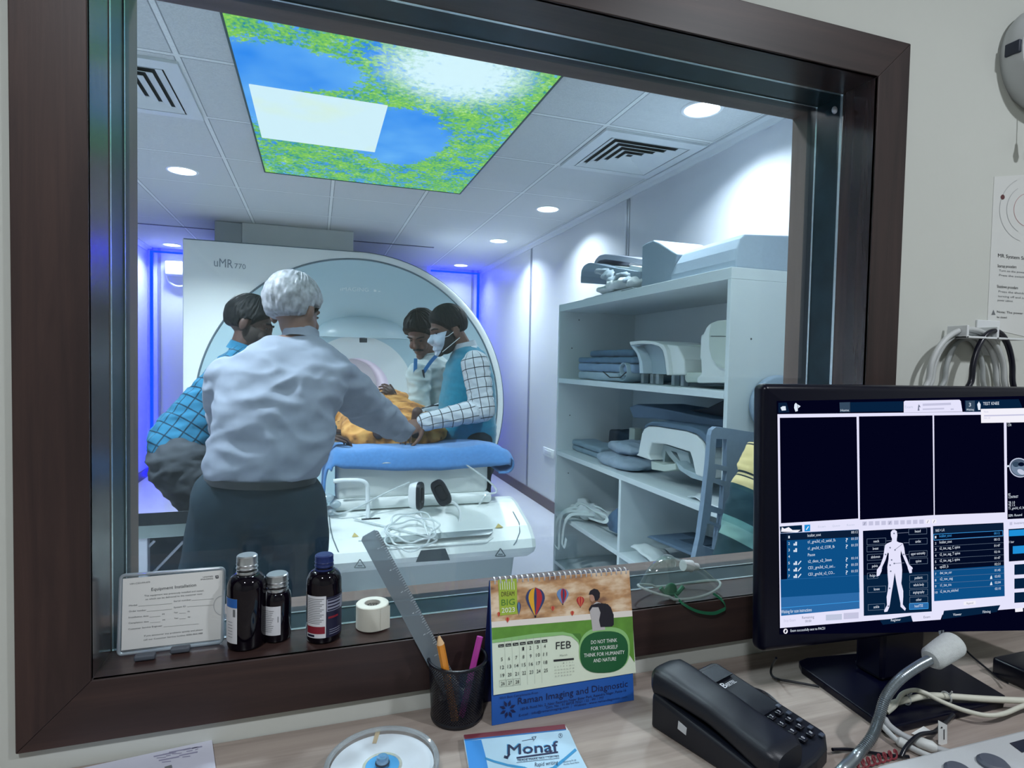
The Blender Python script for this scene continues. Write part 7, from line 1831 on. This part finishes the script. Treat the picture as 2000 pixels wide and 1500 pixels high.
# ---- things on the control room wall
lf = P(1948, 108, Y=WF); rad = .098; c = V((lf.x + rad, WF, lf.z + .0))
t = thing('wall_fan', 'round pale grey wall unit with grey face at the upper right corner', 'wall unit', c)
wg = M('unit_grey', '#b9bdbf', .5)
part('shell', MB().lathe([(1e-5, 0), (rad * .93, 0), (rad, -.012), (rad, -.03), (rad * .96, -.042), (rad * .72, -.050), (rad * .68, -.047)], c, 64, axis=None, M4=Matrix.Translation(c) @ Matrix.Rotation(radians(90), 4, 'X').inverted() @ Matrix.Translation(-c)) if False else MB().lathe([(1e-5, 0), (rad * .93, 0), (rad, .012), (rad, .03), (rad * .96, .042), (rad * .80, .050), (rad * .76, .047)], c, 64, axis=(0, -1, 0)), wg, t)
part('face', MB().lathe([(rad * .78, .046), (rad * .5, .050), (1e-5, .052)], c, 48, axis=(0, -1, 0)), M('unit_face', '#8e90a0', .6), t)
part('slot', MB().rbox((lf.x - .003, WF - .040, c.z - .012), (lf.x + .006, WF - .014, c.z + .012), .002), M('slot_dark', '#20293a', .5), t)
part('switch_ridge', MB().tube([V((c.x + rad * .86 * cos(a), WF - .047, c.z + rad * .86 * sin(a))) for a in [pi + .25 + .07 * i for i in range(10)]], .004, 8), M('ridge_grey', '#8d9296', .5), t)
pz = c.z - rad
part('pull_cord', MB().tube([V((c.x - .032, WF - .025, c.z - rad * .80)), V((c.x - .030, WF - .025, c.z - rad * .80 - .07))], .0014, 6), tk2, t)
part('pull_knob', MB().lathe([(1e-5, -.03), (.006, -.03), (.009, -.022), (.006, -.012), (.004, 0), (1e-5, 0)], (c.x - .030, WF - .025, c.z - rad * .80 - .07), 16), tk2, t)
WP = Plane(V((1.3, WF - .0008, 1.5)), X3, Z3)
t = thing('wall_poster', 'white instruction sheet with start up text at the right edge of the wall', 'poster', WP.at(1965, 500))
part('sheet', MB().prism([WP.at(*q) for q in ((1942, 345), (2180, 330), (2180, 700), (1928, 640))], (0, .0006, 0)), M('poster_white', '#cfd1cf', .5), t)
b = MB()
def wt(s_, a_, e_, h, mi=0): b.ptext(s_, WP, a_, e_, h, .0004, mi)
wt('MR System Startup and Shutdown', (1949, 502), (2075, 516), 7); wt('Startup procedure', (1948, 522), (1985, 524), 6); wt('Turn on the power cabinet by turning', (1951, 530), (2050, 538), 4, 1); wt('Press the switch to turn on the', (1951, 539), (2045, 547), 4, 1)
wt('Shutdown procedure', (1947, 562), (1988, 565), 6); wt('Press the shutdown button on the', (1950, 571), (2055, 579), 4, 1); wt('turning off and complete the system', (1949, 580), (2055, 588), 4, 1); wt('power cabinet', (1948, 588), (1978, 590), 4, 1)
wt('Note: The power cabinet should remain', (1947, 611), (2060, 618), 4.5); wt('be closed', (1947, 621), (1966, 622), 4)
part('print', b, [ink_k, ink], t)
b = MB()
b.ppoly(WP, [(1936, 615), (1944, 615), (1940, 605)], .0004, 1)
for rr_, a0, a1 in ((58, 2.0, 4.4), (44, 2.1, 4.2), (30, 1.9, 4.4)):
    pts = [(2010 + rr_ * cos(a0 + (a1 - a0) * k / 16), 410 - rr_ * 1.1 * sin(a0 + (a1 - a0) * k / 16)) for k in range(17)]
    for k in range(16): b.pline(WP, pts[k], pts[k + 1], .8, .0004, 2 if rr_ != 30 else 3)
b.ppoly(WP, [(1958 + 4 * cos(k), 385 + 5 * sin(k)) for k in [i * pi / 5 for i in range(10)]], .0005, 4)
part('diagram', b, [ink_k, ink, M('line_grey', '#a3a6a8', .6), M('line_red', '#b08080', .6), M('dot_red', '#5a2f33', .6)], t)
t = thing('hook_bracket', 'white plastic wall bracket holding looped cables above the monitor', 'bracket', WP.at(1900, 655))
z0_, z1_ = WP.at(1900, 664).z, WP.at(1900, 636).z; x0_, x1_ = WP.at(1842, 650).x, WP.at(1955, 665).x
part('shelf', MB().box((x0_, WF - .045, z0_), (x1_, WF, z0_ + .004)), MATS['white_plastic'], t, bevel=.001)
part('back_plate', MB().box((WP.at(1905, 650).x, WF - .004, z0_ - .03), (x1_ - .01, WF, z1_ + .012)), MATS['white_plastic'], t, bevel=.001)
for xx in (x0_, WP.at(1900, 650).x): part('lip', MB().box((xx, WF - .045, z0_), (xx + .006, WF - .008, z0_ + .024)), MATS['white_plastic'], t, bevel=.001)
def loop(xl, yl, xr, ytop, r_, mt_, name, label, dy, dep):
    a_, e_, tp = WP.at(xl, yl), WP.at(xr, yl), WP.at((xl + xr) / 2, ytop)
    a_.y = e_.y = tp.y = WF - dep; lo = DESK + .008
    cx_, rx_ = (a_.x + e_.x) / 2, (e_.x - a_.x) / 2
    pts = [V((a_.x - .014 - .010 * (1 - k / 5), a_.y, lo + (a_.z - .03 - lo) * k / 5)) for k in range(6)] + [V((cx_ - rx_ * cos(pi * k / 10), a_.y, a_.z + (e_.z - a_.z) * k / 10 + (tp.z - (a_.z + e_.z) / 2) * sin(pi * k / 10))) for k in range(11)] + [V((e_.x + .008 + .010 * k / 5, a_.y, e_.z - .03 - (e_.z - .03 - lo) * k / 5)) for k in range(6)]
    solo(name, MB().tube(spline(pts, 8), r_, 10), mt_, label, 'cable', tp, 'cables looped over the wall bracket')
kb_ = M('cable_black', '#0b0d1e', .3); kw = M('cable_white', '#b8bcbc', .45)
loop(1784, 742, 1930, 644, .0052, kw, 'looped_cable', 'outermost white cable looped over the wall bracket', 0, .030)
loop(1800, 742, 1926, 650, .0052, kw, 'looped_cable', 'white cable just inside the outermost loop on the wall bracket', 0, .020)
loop(1838, 742, 1912, 662, .0045, M('cable_grey_w', '#9da2a2', .45), 'looped_cable', 'grey-white cable forming the narrowest loop under the wall bracket', 0, .008)
loop(1856, 742, 1935, 648, .0050, kb_, 'looped_cable', 'thicker black cable looped over the wall bracket', 0, .040)
loop(1862, 742, 1942, 651, .0036, kb_, 'looped_cable', 'thinner black cable looped beside the thick one on the wall bracket', 0, .032)

SC.view_settings.view_transform = 'Standard'; SC.view_settings.look = 'None'; SC.view_settings.exposure = 0.0; SC.view_settings.gamma = 1
SC.view_settings.use_curve_mapping = False
w_ = bpy.data.worlds.new('world'); SC.world = w_; w_.use_nodes = True; w_.node_tree.nodes['Background'].inputs[0].default_value = (0, 0, 0, 1)
SC.cycles.max_bounces = 12; SC.cycles.transparent_max_bounces = 24; SC.cycles.diffuse_bounces = 5; SC.cycles.sample_clamp_indirect = 8
SC.cycles.caustics_reflective = False; SC.cycles.caustics_refractive = False; SC.cycles.use_denoising = True
